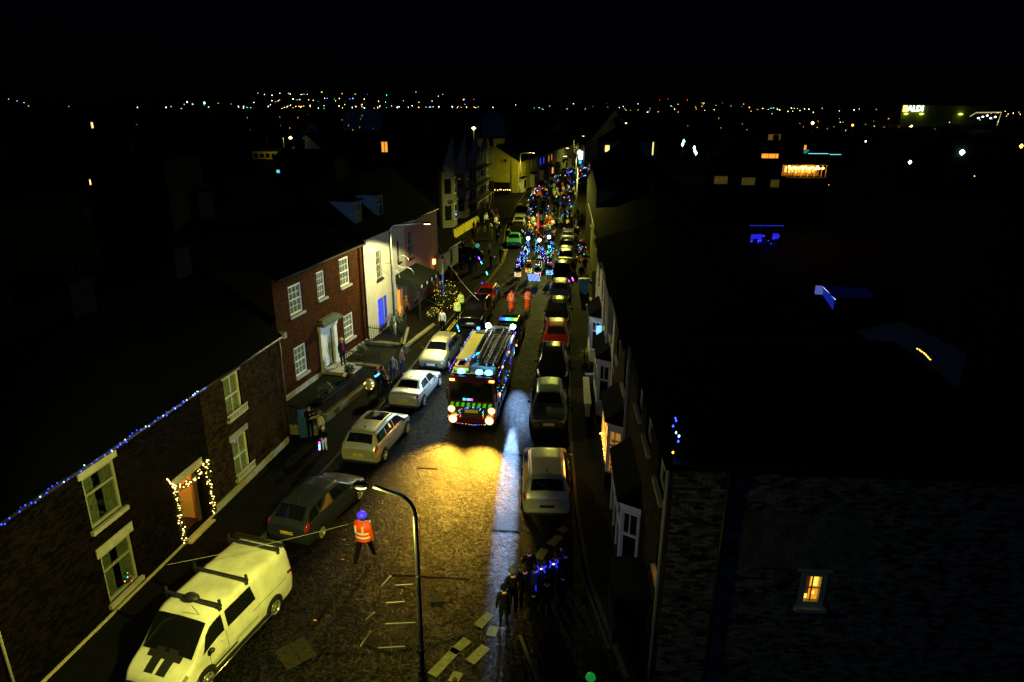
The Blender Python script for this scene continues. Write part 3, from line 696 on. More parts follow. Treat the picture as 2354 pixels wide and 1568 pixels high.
# canopy shop front with discs, tree lights
cn = thing('porch_canopy', 'dark canopy with pale round discs on posts before the pink house', 'canopy', Cpt(5.2,0,0), Cang)
MB().quad((0,0,3.55),(4.3,0,3.55),(4.4,-1.9,2.95),(-.1,-1.9,2.95)).quad((-.1,-1.9,2.95),(4.4,-1.9,2.95),(4.4,-1.9,2.5),(-.1,-1.9,2.5)).quad((-.1,-1.9,2.5),(-.1,-1.9,2.95),(0,0,3.55),(0,0,2.9)).quad((4.4,-1.9,2.95),(4.4,-1.9,2.5),(4.3,0,2.9),(4.3,0,3.55)).build('roof', mat('black_canvas', (.012,.016,.012), .7, var=.3), cn)
for x in (-.05,4.35): MB().box(x-.05,x+.05,-1.9,-1.8,0,2.5).build('post', BLACK, cn)
for x in (.35,1.5,2.6,3.6): MB().lathe([(.07,0),(.15,0),(.15,.03),(.07,.03),(.07,0)], (x,-1.93,2.72), 14, 'Y').build('disc', mat('pale_disc', (.4,.45,.5), .4, var=.1), cn)
ft = [(random.Random(k).uniform(0,3.4),-1.9-random.Random(k+99).uniform(0,.7),random.Random(k+50).uniform(.3,2.3)) for k in range(60)]
lt = leafy('lit_shrub', 'tall garden shrub strung with small yellow lights under the dark canopy', Cpt(9.0,2.6,.1), .95, 700, sz=1.2)
mb_ = MB().octa((0,0,0), .02).mesh('bulb', BYEL)
for k in range(64):
    a = k*2.39; e = rnd.uniform(-.9,.9); ce = math.sqrt(1-e*e); put('bulb', mb_, lt, (ce*math.cos(a)*.95, ce*math.sin(a)*.95, 1.15+1.15*e))
lt2 = leafy('lit_shrub', 'low hedge with yellow fairy lights by the warm doorway of the white house', Cpt(6.6,2.4,.1), .5, 300, sz=.7)
for k in range(22):
    a = k*2.39; e = rnd.uniform(-.6,.9); ce = math.sqrt(1-e*e); put('bulb', mb_, lt2, (ce*math.cos(a)*.5, ce*math.sin(a)*.5, .35+.35*e))
bn = thing('feather_banner', 'tall narrow banner with red, yellow and blue stripes by the pink house', 'banner', Cpt(9.6,2.1,0), Cang)
for k, (z0, c) in enumerate(((.9,(.05,.1,.8)),(1.9,(.05,.2,.9)),(2.7,(.8,.6,.05)),(3.1,(.05,.5,.3)),(3.5,(.75,.06,.04)))):
    MB().box(0,.42,-.012,.012,z0,z0+(.98 if k < 1 else .78 if k==1 else .38)).build('stripe', glow('banner_stripe_%s' % 'abcde'[k], c, .35), bn)
MB().tube([(-.03,0,0),(-.03,0,4.0)], .02, 5).build('pole', BLACK, bn)
# low white house with two windows
E0, E1 = C1, (-5.2,64.4)
opE = [(.9,1.7,1.5,2.75),(3.5,4.2,1.6,2.8)]
hE = house('low_white_house', 'low white side building with two small dark windows past the pink house', E0, E1, 3.3, 6, RENDER, opE, pitch=30)
for o in opE: window(hE, *o, nx=1, nz=2, lit=GLASS, fm=BLACK)
MB().box(0,6,-.04,-.003,0,1.2).build('plinth', MORTAR_RED, hE)

# --- tall gabled terrace with bays
F0 = Vector((-9.2,89)); F1 = Vector((-4.6,121)); fd = (F1-F0).normalized(); Fang = math.atan2(fd.y,fd.x)
labelsF = ['tall gabled white house with canted bay nearest in the far terrace', 'second tall gabled house with round porch roof and scaffold poles', 'third tall gabled house wrapped in scaffolding', 'last tall gabled house of the far left terrace with one orange window']
for k in range(4):
    q0 = F0+fd*(k*8); q1 = q0+fd*7.98
    op = [(5.4,6.4,1.0,2.8),(5.4,6.4,4.0,6.0)]
    h = house('gabled_house', labelsF[k], q0, q1, 7.6, 9, mat('far_house_wall',(.05,.045,.045),.9,var=.3), op, pitch=40, group='tall gabled houses of the far terrace')
    for o in op: window(h, *o, nx=1, nz=2, lit=(LITO if (k == 3) else GLASS), pg=False)
    b = MB(); z = 7.6; P = [(.6,0),(1.5,-1.2),(3.6,-1.2),(4.5,0)]
    b.slab(P, 0, z); b.quad((.6,0,z),(1.5,-1.2,z),(2.55,-1.0,z+4.2)); b.quad((1.5,-1.2,z),(3.6,-1.2,z),(2.55,-1.0,z+4.2)); b.quad((3.6,-1.2,z),(4.5,0,z),(2.55,-1.0,z+4.2))
    bay = b.build('bay', mat('bay_grey_render', (.17,.17,.21), .8, var=.2), h)
    for z0 in (1.0,4.4):
        f = MB()
        f.box(1.95,3.15,-1.26,-1.2,z0,z0+2.1); f2 = f.build('bay_window', WHITE, bay)
        MB().box(2.05,3.05,-1.28,-1.262,z0+.1,z0+1.0).box(2.05,3.05,-1.28,-1.262,z0+1.1,z0+2.0).build('pane', GLASS, f2)
        d_ = Vector((-.9,-1.2,0)).normalized()
        sw = MB(); M_ = [(.78,-.24),(1.32,-.96)]
        sw.quad((M_[0][0]-.03,M_[0][1]-.025,z0+.1),(M_[1][0]-.03,M_[1][1]-.025,z0+.1),(M_[1][0]-.03,M_[1][1]-.025,z0+2.0),(M_[0][0]-.03,M_[0][1]-.025,z0+2.0)).build('side_pane', GLASS, f2)
    MB().box(1.0,4.1,-1.3,-.05,3.4,3.7).build('bay_cornice', mat('bay_grey_render', (.17,.17,.21)), bay)
    pr = MB(); pr.quad((5.0,0,3.6),(7.2,0,3.6),(7.2,-1.6,3.0),(5.0,-1.6,3.0)).box(5.0,7.2,-1.6,-1.5,2.8,3.0); pr.build('porch_roof', SLATE, h)
sc_ = thing('scaffolding', 'steel scaffolding standing against the middle houses of the far left terrace', 'scaffolding', (F0.x+fd.x*10,F0.y+fd.y*10,0), Fang)
s_ = []
for i in range(7):
    for y in (-1.6,-2.8): put('pole', MB().tube([(i*2.2,y,0),(i*2.2,y,9.0)], .03, 5).mesh('pole', STEEL), sc_)
for z in (2.2,4.4,6.6):
    for y in (-1.6,-2.8): put('rail', MB().tube([(-.3,y,z),(13.6,y,z)], .03, 5).mesh('rail', STEEL), sc_)
    MB().box(-.2,13.4,-2.75,-1.65,z+.04,z+.09).build('board_deck', mat('scaffold_board', (.18,.13,.07), .8, var=.3), sc_)
for i in range(0,6,2): put('brace', MB().tube([(i*2.2,-2.85,0),(i*2.2+2.2,-2.85,2.2)], .025, 4).mesh('brace', STEEL), sc_)
point('blue_porch_light', (F0.x+1.8,F0.y+2.8,1.6), 18, (.02,.08,1), .1)

# --- cream gable end and curving far terrace
G0 = Vector((.95,128.0)); G1 = Vector((18.5,199)); gd = (G1-G0).normalized(); gL = (G1-G0).length
tn = ['cream', 'white', 'blue-grey', 'grey', 'dark', 'grey bay-fronted', 'white twin-windowed', 'yellow']
lits = [None, None, LITB, LITO, None, None, None, LITY]
for k in range(8):
    q0 = G0+gd*(k*9.1); q1 = q0+gd*9.08
    op = [(1.2,2.4,3.5,5.0),(4.6,5.8,3.5,5.0),(1.0,3.0,.8,2.4),(5.4,6.4,0.1,2.3)]
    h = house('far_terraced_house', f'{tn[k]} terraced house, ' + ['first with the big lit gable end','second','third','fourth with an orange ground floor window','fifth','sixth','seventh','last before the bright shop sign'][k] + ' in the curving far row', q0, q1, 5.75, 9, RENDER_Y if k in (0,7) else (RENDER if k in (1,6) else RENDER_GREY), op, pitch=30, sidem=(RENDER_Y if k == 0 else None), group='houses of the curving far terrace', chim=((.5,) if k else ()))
    for j, o in enumerate(op[:3]):
        l = lits[k] if (k in (2,3) and j in (0,1)) or (k == 3 and j == 2) or (k == 7 and j < 2) else None
        window(h, *o, nx=1, nz=2, lit=l or GLASS, pg=False, fw=.12)
    MB().box(5.4,6.4,.1,.16,.1,2.3).build('door', WHITE, h)
    b = MB(); b.slab([(.7,0),(1.2,-.8),(2.8,-.8),(3.3,0)], 0, 2.7); bb = b.build('bay', RENDER if k != 7 else RENDER_Y, h)
    MB().box(1.3,2.7,-.86,-.81,.8,2.3).build('bay_pane', (LITO if k == 3 else GLASS), bb)
    MB().box(.6,3.4,-.95,-.02,2.7,2.85).build('bay_roof', SLATE, bb)
    if k == 0:
        gb = MB(); gb.box(-.42,-.2,2.2,2.6,5.6,6.1); gb.build('alarm_box', BLACK, h)
        wy = [(2.3,3.5)]
        MB().box(-.08,-.01,6.6,7.8,2.9,4.4).build('side_window', GLASS, h); MB().box(-.14,-.01,6.5,7.9,2.75,2.9).build('side_sill', WHITE, h)
        MB().box(-2.6,-2.4,1.0,8.5,0,2.2).build('yard_wall', DARKWALL, h)
        MB().box(-.05,.35,4.3,4.7,8.0,9.1).build('gable_chimney', RENDER_Y, h)
bulb_string('string_lights', 'small string of warm lights on the cream gable end wall', [at(1137,457,3.5)+Vector((0,-.6,1.3)), at(1137,457,3.5)+Vector((2.3,-.7,1.3))], 9, [BWARM], .05, jit=.12)
sg = thing('shop_sign', 'glowing white oval shop sign at the end of the curving terrace', 'sign', aty(1333,357,196))
MB().lathe([(.01,-.15),(1.0,-.15),(1.0,.15),(.01,.15)], (0,0,0), 20, 'Y', sx=3.2, sy=1.1).build('panel', glow('sign_white', (.6,.85,1), 6), sg)
sg2 = thing('shop_window', 'bluish lit shop window under the oval white sign', 'shop window', aty(1330,372,196))
for k in range(3): MB().box(-1.6+k*1.5,-.7+k*1.5,0,.1,-2.6,.4).build('pane', glow('shop_blue', (.1,.5,1), 1.5), sg2)
MB().box(-2,3,.1,.2,-2.8,.6).build('frame', BLACK, sg2)
sg3 = thing('lit_shopfront', 'warm yellow lit shopfront with red lamps beside the oval sign', 'shopfront', aty(1352,352,205))
MB().box(-3.2,3.2,0,.3,-.9,.9).build('fascia', glow('fascia_warm', (1,.6,.15), 5), sg3)
MB().box(-3.2,-2.2,0,.3,-6,-1.2).build('doorway', glow('doorway_warm', (1,.6,.25), 2.5), sg3)
for x in (4.2,5.4): MB().ball((x,0,.4), .55, 8).build('red_lamp', glow('red_shop_lamp', (1,.08,.03), 9), sg3)
MB().box(-3.4,6,.3,4,-7.5,1.2).build('building_block', DARKWALL, sg3)

# ------------------------------------------------------------------ right-hand terrace (frames run from far to near)
def rx(y): return 3.9+.0625*(y-14.4)
def rhouse(name, label, y0, y1, H, wm, ops, **k):
    W = math.hypot(y1-y0, rx(y1)-rx(y0)); k.setdefault('pitch', 17)
    return house(name, label, (rx(y1),y1), (rx(y0),y0), H, k.pop('depth',9), wm, [(W-b,W-a,c,d) for a,b,c,d in ops], **k), W
def bay(h, W, s0, s1, z1, wallm, lit_front=None, lit_side=None, out=.62, base=.9, name='bay', plm=None):
    a, b = W-s1, W-s0; c = .38
    P = [(a,0),(a+c,-out),(b-c,-out),(b,0)]
    m = MB(); m.slab(P, 0, base); o = m.build(name, plm or wallm, h)
    t = MB(); t.slab([(a,0),(a+c,-out),(b-c,-out),(b,0)], z1-.3, z1)
    for x, y in ((a+c,-out),(b-c,-out)): t.box(x-.06,x+.06,y-.002,y+.14,base,z1-.3)
    for x in (a,b): t.box(x-.08 if x==b else x, x+.08 if x==a else x, -.1,0,base,z1-.3)
    t.box(a+c,b-c,-out+.02,-out+.1,base+1.25,base+1.31); n = 3
    for k in range(1,n): x = a+c+(b-a-2*c)*k/n; t.box(x-.04,x+.04,-out+.01,-out+.09,base,z1-.3)
    t.build('bay_frame', WHITE, o)
    MB().box(a+c+.05,b-c-.05,-out+.05,-out+.06,base,z1-.3).build('front_pane', lit_front or GLASS, o)
    for (x0,y0),(x1,y1) in ((P[0],P[1]),(P[2],P[3])):
        d = Vector((x1-x0,y1-y0)); L = d.length; d.normalize(); n = Vector((-d.y,d.x))*.04
        MB().quad((x0+n.x+d.x*.05,y0+n.y+d.y*.05,base),(x1+n.x-d.x*.05,y1+n.y-d.y*.05,base),(x1+n.x-d.x*.05,y1+n.y-d.y*.05,z1-.3),(x0+n.x+d.x*.05,y0+n.y+d.y*.05,z1-.3)).build('side_pane', lit_side or GLASS, o)
        sf = MB(); mid = Vector((x0+x1,y0+y1))/2; ang = math.atan2(d.y,d.x)
        for q in (.06, L-.06): sf.obox((x0+d.x*q,y0+d.y*q,(base+z1-.3)/2),(.08,.07,z1-.3-base),ang)
        for z in (base+.04, base+1.28, z1-.34): sf.obox((mid.x,mid.y,z),(L-.1,.07,.08),ang)
        sf.obox((mid.x,mid.y,(base+1.28+z1-.34)/2),(.04,.05,z1-.3-base-1.35),ang)
        sf.build('side_frame', WHITE, o)
    ov = .14; rf = MB(); Q = [(a-ov,0),(a+c-.08,-out-ov),(b-c+.08,-out-ov),(b+ov,0)]
    rf.slab(Q, z1, z1+.08)
    T = [(a+.35,-.02),(b-.35,-.02)]; z2 = z1+.62
    rf.quad((*Q[0],z1+.08),(*Q[1],z1+.08),(*T[0],z2)); rf.quad((*Q[1],z1+.08),(*Q[2],z1+.08),(*T[1],z2),(*T[0],z2)); rf.quad((*Q[2],z1+.08),(*Q[3],z1+.08),(*T[1],z2))
    rf.build('bay_roof', SLATE, o); return o
ops = [(1.05,2.25,5.75,7.0),(3.65,4.9,5.75,7.0),(6.0,7.2,5.75,7.0),(.5,1.25,3.6,4.75),(1.5,2.6,.15,2.3)]
hR1, W1 = rhouse('corner_house', 'tall grey brick corner house with one small lit window in its side wall', 14.4, 24.0, 7.4, MORTAR, ops, roof='hip', sides=(1,0), depth=9.2)
FLIP = [(W1-b,W1-a,c,d) for a,b,c,d in ops]
bricks(hR1, W1, 7.35, FLIP, BRK_BR)
for i,(a,b,c,d) in enumerate(ops[:3]): window(hR1, W1-b, W1-a, c, d, 1, 2, lit=GLASS, fm=mat('bluish_white_frame',(.5,.55,.65),.5), pg=False)
window(hR1, W1-1.25, W1-.5, 3.6, 4.75, 1, 2, lit=glow('deep_orange_pane',(1,.3,.03),1.0), pg=False)
MB().box(W1-2.6,W1-1.5,.12,.2,.15,2.3).build('front_door', mat('dark_blue_door',(.02,.04,.12),.4), hR1)
pc = MB(); pc.box(W1-3.0,W1-2.7,-1.0,0,0,2.4); pc.box(W1-3.1,W1-1.2,-1.05,0,2.4,2.5); pc.box(W1-3.1,W1-1.2,-1.05,-.95,.9,1.5); pc.build('porch', DARKWALL, hR1)
MB().tube([(W1-.2,-.1,0),(W1-.2,-.1,7.2)],.06,6).build('drainpipe', mat('grey_pipe',(.25,.27,.3),.5), hR1)
MB().tube([(.05,-.1,0),(.05,-.1,7.2)],.06,6).build('drainpipe', mat('grey_pipe',(.25,.27,.3),.5), hR1)
bay(hR1, W1, 4.5, 8.6, 3.35, DARKWALL)
sw = MB(); SW = 9.2; gx0, gx1, gz0, gz1 = 3.46, 3.90, 3.66, 4.5
for x0,x1,z0,z1 in ((0,gx0,0,7.4),(gx1,SW,0,7.4),(gx0,gx1,0,gz0),(gx0,gx1,gz1,7.4)): sw.box(x0,x1,0,.3,z0,z1)
sidew = sw.build('side_wall', MORTAR, hR1); sidew.location = (W1,0,0); sidew.rotation_euler = (0,0,math.pi/2)
sh = [(gx0-.1,gx1+.1,gz0-.12,gz1+.12)]
bricks(None, SW, 7.4, sh, BRK_GREY, near=lambda a,c: 1.6 < a < 4.8 and 4.6 < c < 6.9, par=sidew, proud=.014)
gf = MB(); gf.box(gx0-.1,gx0+.04,-.03,.1,gz0-.1,gz1+.1); gf.box(gx1-.04,gx1+.1,-.03,.1,gz0-.1,gz1+.1); gf.box(gx0+.04,gx1-.04,-.03,.1,gz1-.04,gz1+.1); gf.box(gx0+.04,gx1-.04,-.03,.1,gz0-.1,gz0+.04)
gf.box(gx0-.16,gx1+.16,-.16,.0,gz0-.2,gz0-.1); gf.box(gx0-.2,gx1+.2,-.05,.0,gz1+.1,gz1+.16); gf.box((gx0+gx1)/2-.015,(gx0+gx1)/2+.015,.03,.06,gz0,gz1); gf.box(gx0+.04,gx1-.04,.028,.058,(gz0+gz1)/2-.015,(gz0+gz1)/2+.015)
gwf = gf.build('side_window', mat('teal_white_frame',(.34,.42,.42),.5), sidew)
MB().box(gx0+.17,gx1-.04,.08,.09,gz0+.04,gz1-.04).build('pane', glow('room_orange',(1,.38,.02),.9), gwf)
MB().box(gx0+.04,gx0+.17,.08,.09,gz0+.04,gz1-.04).build('pane', glow('room_brown',(1,.3,.03),.05), gwf)
MB().box(gx0+.2,gx1-.08,.07,.078,gz0+.45,gz1-.12).build('lit_blind', glow('room_yellow',(1,.62,.08),1.6), gwf)
MB().box(gx0+.06,gx0+.15,.07,.078,gz0+.06,gz0+.2).box(gx0+.22,gx1-.12,.066,.074,gz0+.2,gz0+.3).build('room_object', glow('room_yellow',(1,.62,.08),1.6), gwf)
MB().tube([(1.28,-.1,0),(1.28,-.1,7.3)],.06,6).box(1.1,1.5,-.14,-.0,6.9,7.15).build('drainpipe', BLACK, sidew)
MB().box(-.05,SW,-.12,.3,7.4,7.5).build('eaves_board', BLACK, sidew)

ops = [(1.0,2.2,4.6,6.0),(4.4,5.6,4.6,6.0)]
hR2, W2_ = rhouse('bay_fronted_house', 'brown brick house with an orange-lit bay window behind the white hatchback', 24.05, 31.4, 6.9, DARKWALL, ops)
bricks(hR2, W2_, 6.85, [(W2_-b,W2_-a,c,d) for a,b,c,d in ops], BRK_BR)
for a,b,c,d in ops: window(hR2, W2_-b, W2_-a, c, d, 1, 2, lit=GLASS, pg=False)
bay(hR2, W2_, 1.0, 4.6, 3.2, DARKWALL, lit_front=glow('bay_orange',(1,.42,.04),2.2), lit_side=glow('bay_side_orange',(1,.45,.08),.35))
lvr = MB()
for k in range(7): lvr.box(W2_-1.0-.30,W2_-1.0-.06,-.45,-.1,1.1+k*.22,1.13+k*.22)
lvr.build('blind_slats', mat('blind_slat',(.6,.4,.2),.6), hR2)
spot('bay_light', (W2_-2.8,-.72,1.7), (W2_-1.6,-4.5,1.0), 330, (1,.42,.07), 110, .8, .5, hR2)
bulb_string('string_lights', 'warm fairy lights lining the orange-lit bay window', [(rx(27)-.72,25.6,1.4),(rx(27)-.7,27.0,1.9),(rx(28)-.7,28.2,1.3)], 22, [BWARM,BYEL], .03)
bulb_string('string_lights', 'sparse coloured lights high on the dark roof of the bay-fronted house', [at(1548,950,8.2),at(1556,985,8.1),at(1557,1010,8.0),at(1551,1035,7.9)], 7, [BORG,BWHT,BBLUE,BBLUE], .03, jit=.1)

ops = [(.8,1.9,4.4,6.2),(3.6,4.7,4.4,6.2),(5.6,6.5,.2,2.5)]
hR3, W3 = rhouse('cream_bay_house', 'cream rendered house with stone bay window lit orange by the street lamp', 31.45, 39.0, 6.9, RENDER, ops)
for a,b,c,d in ops[:2]: window(hR3, W3-b, W3-a, c, d, 1, 2, lit=GLASS, pg=False, lintel=True)
MB().box(W3-6.5,W3-5.6,.1,.18,.2,2.5).build('front_door', mat('dark_green_door',(.02,.06,.04),.4), hR3)
bay(hR3, W3, .8, 4.6, 3.3, RENDER)
for s in (2.1,3.3,5.2): MB().box(W3-s-.12,W3-s+.12,-.22,-.0,3.8,6.7).build('pilaster', RENDER, hR3)
fw_ = thing('front_garden_wall', 'low pale wall with a planter before the cream bay-fronted house', 'wall', (rx(33)-1.1,32.4,0), R(86))
MB().box(0,3.6,-.12,.12,.11,.8).box(-.05,3.65,-.17,.17,.8,.9).build('coping', PLINTH, fw_)
ops = [(1.0,2.2,4.4,6.0),(4.6,5.8,4.4,6.0),(5.2,6.2,.2,2.4)]
hR4, W4 = rhouse('white_porch_house', 'dim white house with a coloured glass door light past the cream bay house', 39.05, 47.5, 6.6, RENDER_GREY, ops)
for a,b,c,d in ops[:2]: window(hR4, W4-b, W4-a, c, d, 1, 2, lit=GLASS, pg=False)
bay(hR4, W4, 1.2, 4.6, 3.1, RENDER)
MB().box(W4-6.2,W4-5.2,.1,.18,.2,2.4).build('front_door', WHITE, hR4)
fl = MB(); fl.box(W4-.9,W4-.6,-.3,-.02,2.2,2.7); fl.build('stained_light', glow('stained_blue',(.1,.4,1),2.5), hR4)
MB().box(W4-.82,W4-.68,-.32,-.3,2.35,2.5).build('stained_red', glow('stained_red',(1,.05,.03),4), hR4)
ops = [(3,4.2,3.4,5.0),(9,10.2,3.4,5.0),(15,16.2,3.4,5.0),(21,22.2,3.4,5.0),(6,7,.2,2.3),(18,19,.2,2.3)]
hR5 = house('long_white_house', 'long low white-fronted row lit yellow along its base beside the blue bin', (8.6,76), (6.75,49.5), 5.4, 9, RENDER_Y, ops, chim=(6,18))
for o in ops[:4]: window(hR5, *o, nx=1, nz=2, lit=GLASS, pg=False)
for o in ops[4:]: MB().box(o[0],o[1],.1,.18,o[2],o[3]).build('door', BLACK, hR5)
MB().tube([(26.2,-.12,0),(26.2,-.12,5.4)],.07,6).build('drainpipe', WHITE, hR5)
sb = thing('stone_gate_pillar', 'rough stone gate pillar by the second blue bin', 'pillar', (6.3,50.6,.11), 0)
for i in range(7):
    for j in range(2): MB().box(-.3+j*.3+.01,-.01+j*.3,-.3,.3,i*.18+.01,i*.18+.17).build('stone', PLINTH, sb)
MB().box(-.36,.36,-.36,.36,1.27,1.37).build('cap', PLINTH, sb)
ops = [(4,5.2,3.4,5.0),(14,15.2,3.4,5.0),(24,25.2,3.4,5.0)]
hR6 = house('dark_terrace_row', 'dark tall row behind the tall lamp post at the crowd end of the street', (12.6,112), (8.9,77), 7.0, 10, DARKWALL, ops, chim=(8,20,30))
for o in ops: window(hR6, *o, nx=1, nz=2, lit=GLASS, pg=False)
bulb_string('string_lights', 'vertical orange string lights on the wall beside the crowd', [(9.2,80,.9),(9.3,80.6,2.2),(9.2,81,3.6)], 34, [BYEL,BORG,BWARM], .05, jit=.15)

def yucca(c):
    t = thing('spiky_plant', 'spiky yucca plant lit green by the front wall on the right pavement', 'plant', c)
    for k in range(22):
        a = k*2.4; e = rnd.uniform(.3,1.2); d = Vector((math.cos(a)*math.cos(e),math.sin(a)*math.cos(e),math.sin(e))); s = Vector((-d.y,d.x,0)).normalized()*.035
        p = Vector((0,0,.2)); q = p+d*.75; b = MB(); b.quad(p-s,p+s,p+d*.4+s,p+d*.4-s); b.quad(p+d*.4-s,p+d*.4+s,q-Vector((0,0,.08))); b.build('leaf', mat('yucca_leaf',(.10,.16,.03),.5), t)
    MB().tube([(0,0,0),(0,0,.3)],.05,6).build('stem', BARK, t)
yucca((rx(41)-.9,41.2,.11))
def wheelie(c, rz, label, m=BIN, s=1.0):
    t = thing('wheelie_bin', label, 'wheelie bin', c, rz)
    b = MB(); b.v = [(-.23*s,-.25*s,0),(.23*s,-.25*s,0),(.23*s,.2*s,0),(-.23*s,.2*s,0),(-.29*s,-.34*s,.95*s),(.29*s,-.34*s,.95*s),(.29*s,.3*s,.95*s),(-.29*s,.3*s,.95*s)]
    b.f = [(0,1,5,4),(1,2,6,5),(2,3,7,6),(3,0,4,7),(3,2,1,0),(4,5,6,7)]; b.m = [0]*6; b.sm = [False]*6
    b.build('bin_body', m, t)
    MB().prism([(-.32*s,.95*s),(.32*s,.95*s),(.31*s,1.0*s),(.2*s,1.06*s),(-.2*s,1.06*s),(-.31*s,1.0*s)], -.38*s, .34*s).build('lid', m, t)
    for x in (-.26,.26): MB().lathe([(.01,-.03),(.1,-.03),(.1,.03),(.01,.03)], (x*s,.24*s,.1), 10, 'X').build('wheel', RUBBER, t)
    MB().tube([(-.22*s,.36*s,.93*s),(-.22*s,.42*s,.98*s),(.22*s,.42*s,.98*s),(.22*s,.36*s,.93*s)], .018, 5).build('handle', m, t)
wheelie(at(703,1000,.1), R(20), 'blue wheelie bin by the railings of the red house garden', s=1.15)
wheelie((6.15,57.0,.11), R(-88), 'blue wheelie bin with pale lid edge by the long white row', s=1.3)
wheelie((6.0,49.6,.11), R(-88), 'narrow blue bin half hidden behind the stone pillar', s=1.1)
wheelie((rx(36)-.75,36.6,.11), R(-88), 'small dark blue bin by the cream bay house', s=.7)

# ------------------------------------------------------------------ street lamps
SOD = (1.0, .95, .14)
def lamp(label, base, top, arm, power, motif=False, aim=None, cone=150, side=None, r=.085, blend=.5, hs=1.0, lc=None):
    t = thing('street_lamp', label, 'street lamp', base)
    H = top; d = Vector((arm[0],arm[1],0)); n = d.normalized()
    MB().tube([(0,0,0),(0,0,1.4)], r*1.35, 10).tube([(0,0,1.4),(0,0,H-.45)], [r,r*.8], 10).build('pole', STEEL, t)
    pts = [Vector((0,0,H-.45))]
    for k in range(1,7): a = k/6*math.pi/2; pts.append(Vector((0,0,H-.45))+n*(.45*(1-math.cos(a)))+Vector((0,0,.45*math.sin(a))))
    pts += [n*(d.length*.6)+Vector((0,0,H+.05)), n*(d.length-.3)+Vector((0,0,H+.08))]
    MB().tube(pts, r*.75, 8).build('arm', STEEL if not motif else STEEL, t)
    e = n*d.length+Vector((0,0,H+.06)); ang = math.atan2(n.y,n.x)
    hd = MB(); hd.lathe([(.01,.08),(.09*hs,.07),(.14*hs,.02),(.15*hs,-.04)], e, 12, 'Z', sx=2.0 if abs(n.x) > .5 else 1, sy=1 if abs(n.x) > .5 else 2.0); hd.build('lamp_head', BLACK, t)
    bl = MB(); bl.lathe([(.15*hs,-.04),(.11*hs,-.08),(.01,-.1)], e, 12, 'Z', sx=1.7 if abs(n.x) > .5 else 1, sy=1 if abs(n.x) > .5 else 1.7); bl.build('lamp_glass', glow('sodium_glass', (1,.75,.3), 9), t)
    if power: spot('lamp_light', e+Vector((0,0,-.14)), e+Vector(aim or (0,0,-5)), power, lc or SOD, cone, blend, .12, t)
    MB().box(-.09,.09,-.1,-.07,1.5,1.9).build('number_plate', WHITE, t)
    return t
L1 = lamp('near street lamp seen from above with curved arm and unlit frame decoration', (-1.95,12.0,0), 8.0, (-1.15,.35,0), 5600, aim=(-4.0,5.4,-7.3), cone=100, blend=.35, r=.06, hs=.55)
point('spill_light', (-3.2,12.2,7.7), 200, SOD, .12)
L2 = lamp('tall street lamp with ring decoration beside the white rendered house', (-7.95,44.0,.1), 8.0, (2.35,.6,0), 5600, aim=(.2,-1.0,-6), cone=156, blend=.12, lc=(1,.92,.34))
L3 = lamp('tall slim street lamp on the right by the crowd', (7.8,84.4,.1), 9.6, (-1.6,0,0), 13000, cone=150, aim=(-2.5,-2.5,-7))
L4 = lamp('street lamp standing at the corner of the cream gable end', (1.25,126.5,.1), 7.2, (2.4,.3,0), 0)
spot('lamp_light', (3.6,126.6,7.2), (0.5,128,2), 800, SOD, 160, .3, .1)
L5 = lamp('distant street lamp in the middle of the curving terrace', (14.5,170,.1), 8.4, (2.2,0,0), 1800)
L6 = lamp('added slim street lamp on the right pavement to light the long crowd', (10.6,118,.1), 8.6, (-1.6,0,0), 6000, cone=150, aim=(-2.5,0,-7))  # added lamp to brighten the people around it
def motif(t, H, n):
    # unlit rope-light frame: rings and star tubes bracketed to the pole
    m = MB()
    for c, r0 in (((.75,0,H-.0),.42),((.95,0,H-.85),.5),((.45,0,H-.5),.2)):
        P = [(c[0]+r0*math.cos(a*.45), c[1], c[2]+r0*math.sin(a*.45)) for a in range(12 if r0 != .5 else 9)]
        m.tube(P, .018, 5, cap=False)
    m.build('ring_frame', mat('white_rope_light',(.55,.6,.6),.4), t)
motif(L2, 5.6, 0)
w = MB()
for k, (z, x0, x1) in enumerate(((5.9,-.1,-.75),(5.45,-.3,-.95),(4.9,-.1,-1.15),(4.25,-.35,-1.3))):
    w.tube([(x0,-.05,z),(x0*.4+x1*.6,-.12,z+.02)], .02, 5)
w.tube([(-.55,-.1,6.15),(-.75,-.12,5.9)], .02, 5).tube([(-.95,-.1,5.2),(-1.15,-.1,5.0)], .02, 5).tube([(-1.05,-.1,4.7),(-1.3,-.1,4.3)], .02, 5).tube([(0,-.05,4.1),(0,-.05,6.1)], .03, 5)
w.build('light_frame', mat('dull_rope_light',(.5,.52,.45),.5), L1)
for z in (4.1,3.5,3.3): MB().lathe([(.108,0),(.12,.01),(.12,.06),(.108,.07)], (0,0,z), 10).build('bracket', CHROME, L1)
# overhead cables
def cable(label, a, b, sag=.4, r=.012, m=None):
    a, b = Vector(a), Vector(b); t = thing('overhead_cable', label, 'cable', a)
    MB().tube([(a.lerp(b,k/12)-a)+Vector((0,0,-sag*4*(k/12)*(1-k/12))) for k in range(13)], r, 4, cap=False).build('wire', m or mat('pale_cable',(.25,.25,.2),.4), t)
cable('pale cable stretched over the white van towards the orange steward', at(385,1298,3.2), at(800,1205,2.8), .06, .006)
cable('thin cable sloping from the white house across the pavement to the crowd side', Cpt(.1,.05,6.3), at(1022,705,4.4), .5)
cable('bright thin cable sloping from the pink house over the people in yellow', Cpt(CW,.05,4.0), at(1100,690,3.4), .4, .012)
cable('cable from the dark eaves to the ringed lamp', Cpt(.1,.05,6.0), (-7.9,44,5.6), .15)
cable('thin cable in front of the cream bay house', (rx(40),40,5.2), (rx(30)-.2,29,3.9), .3, .008)

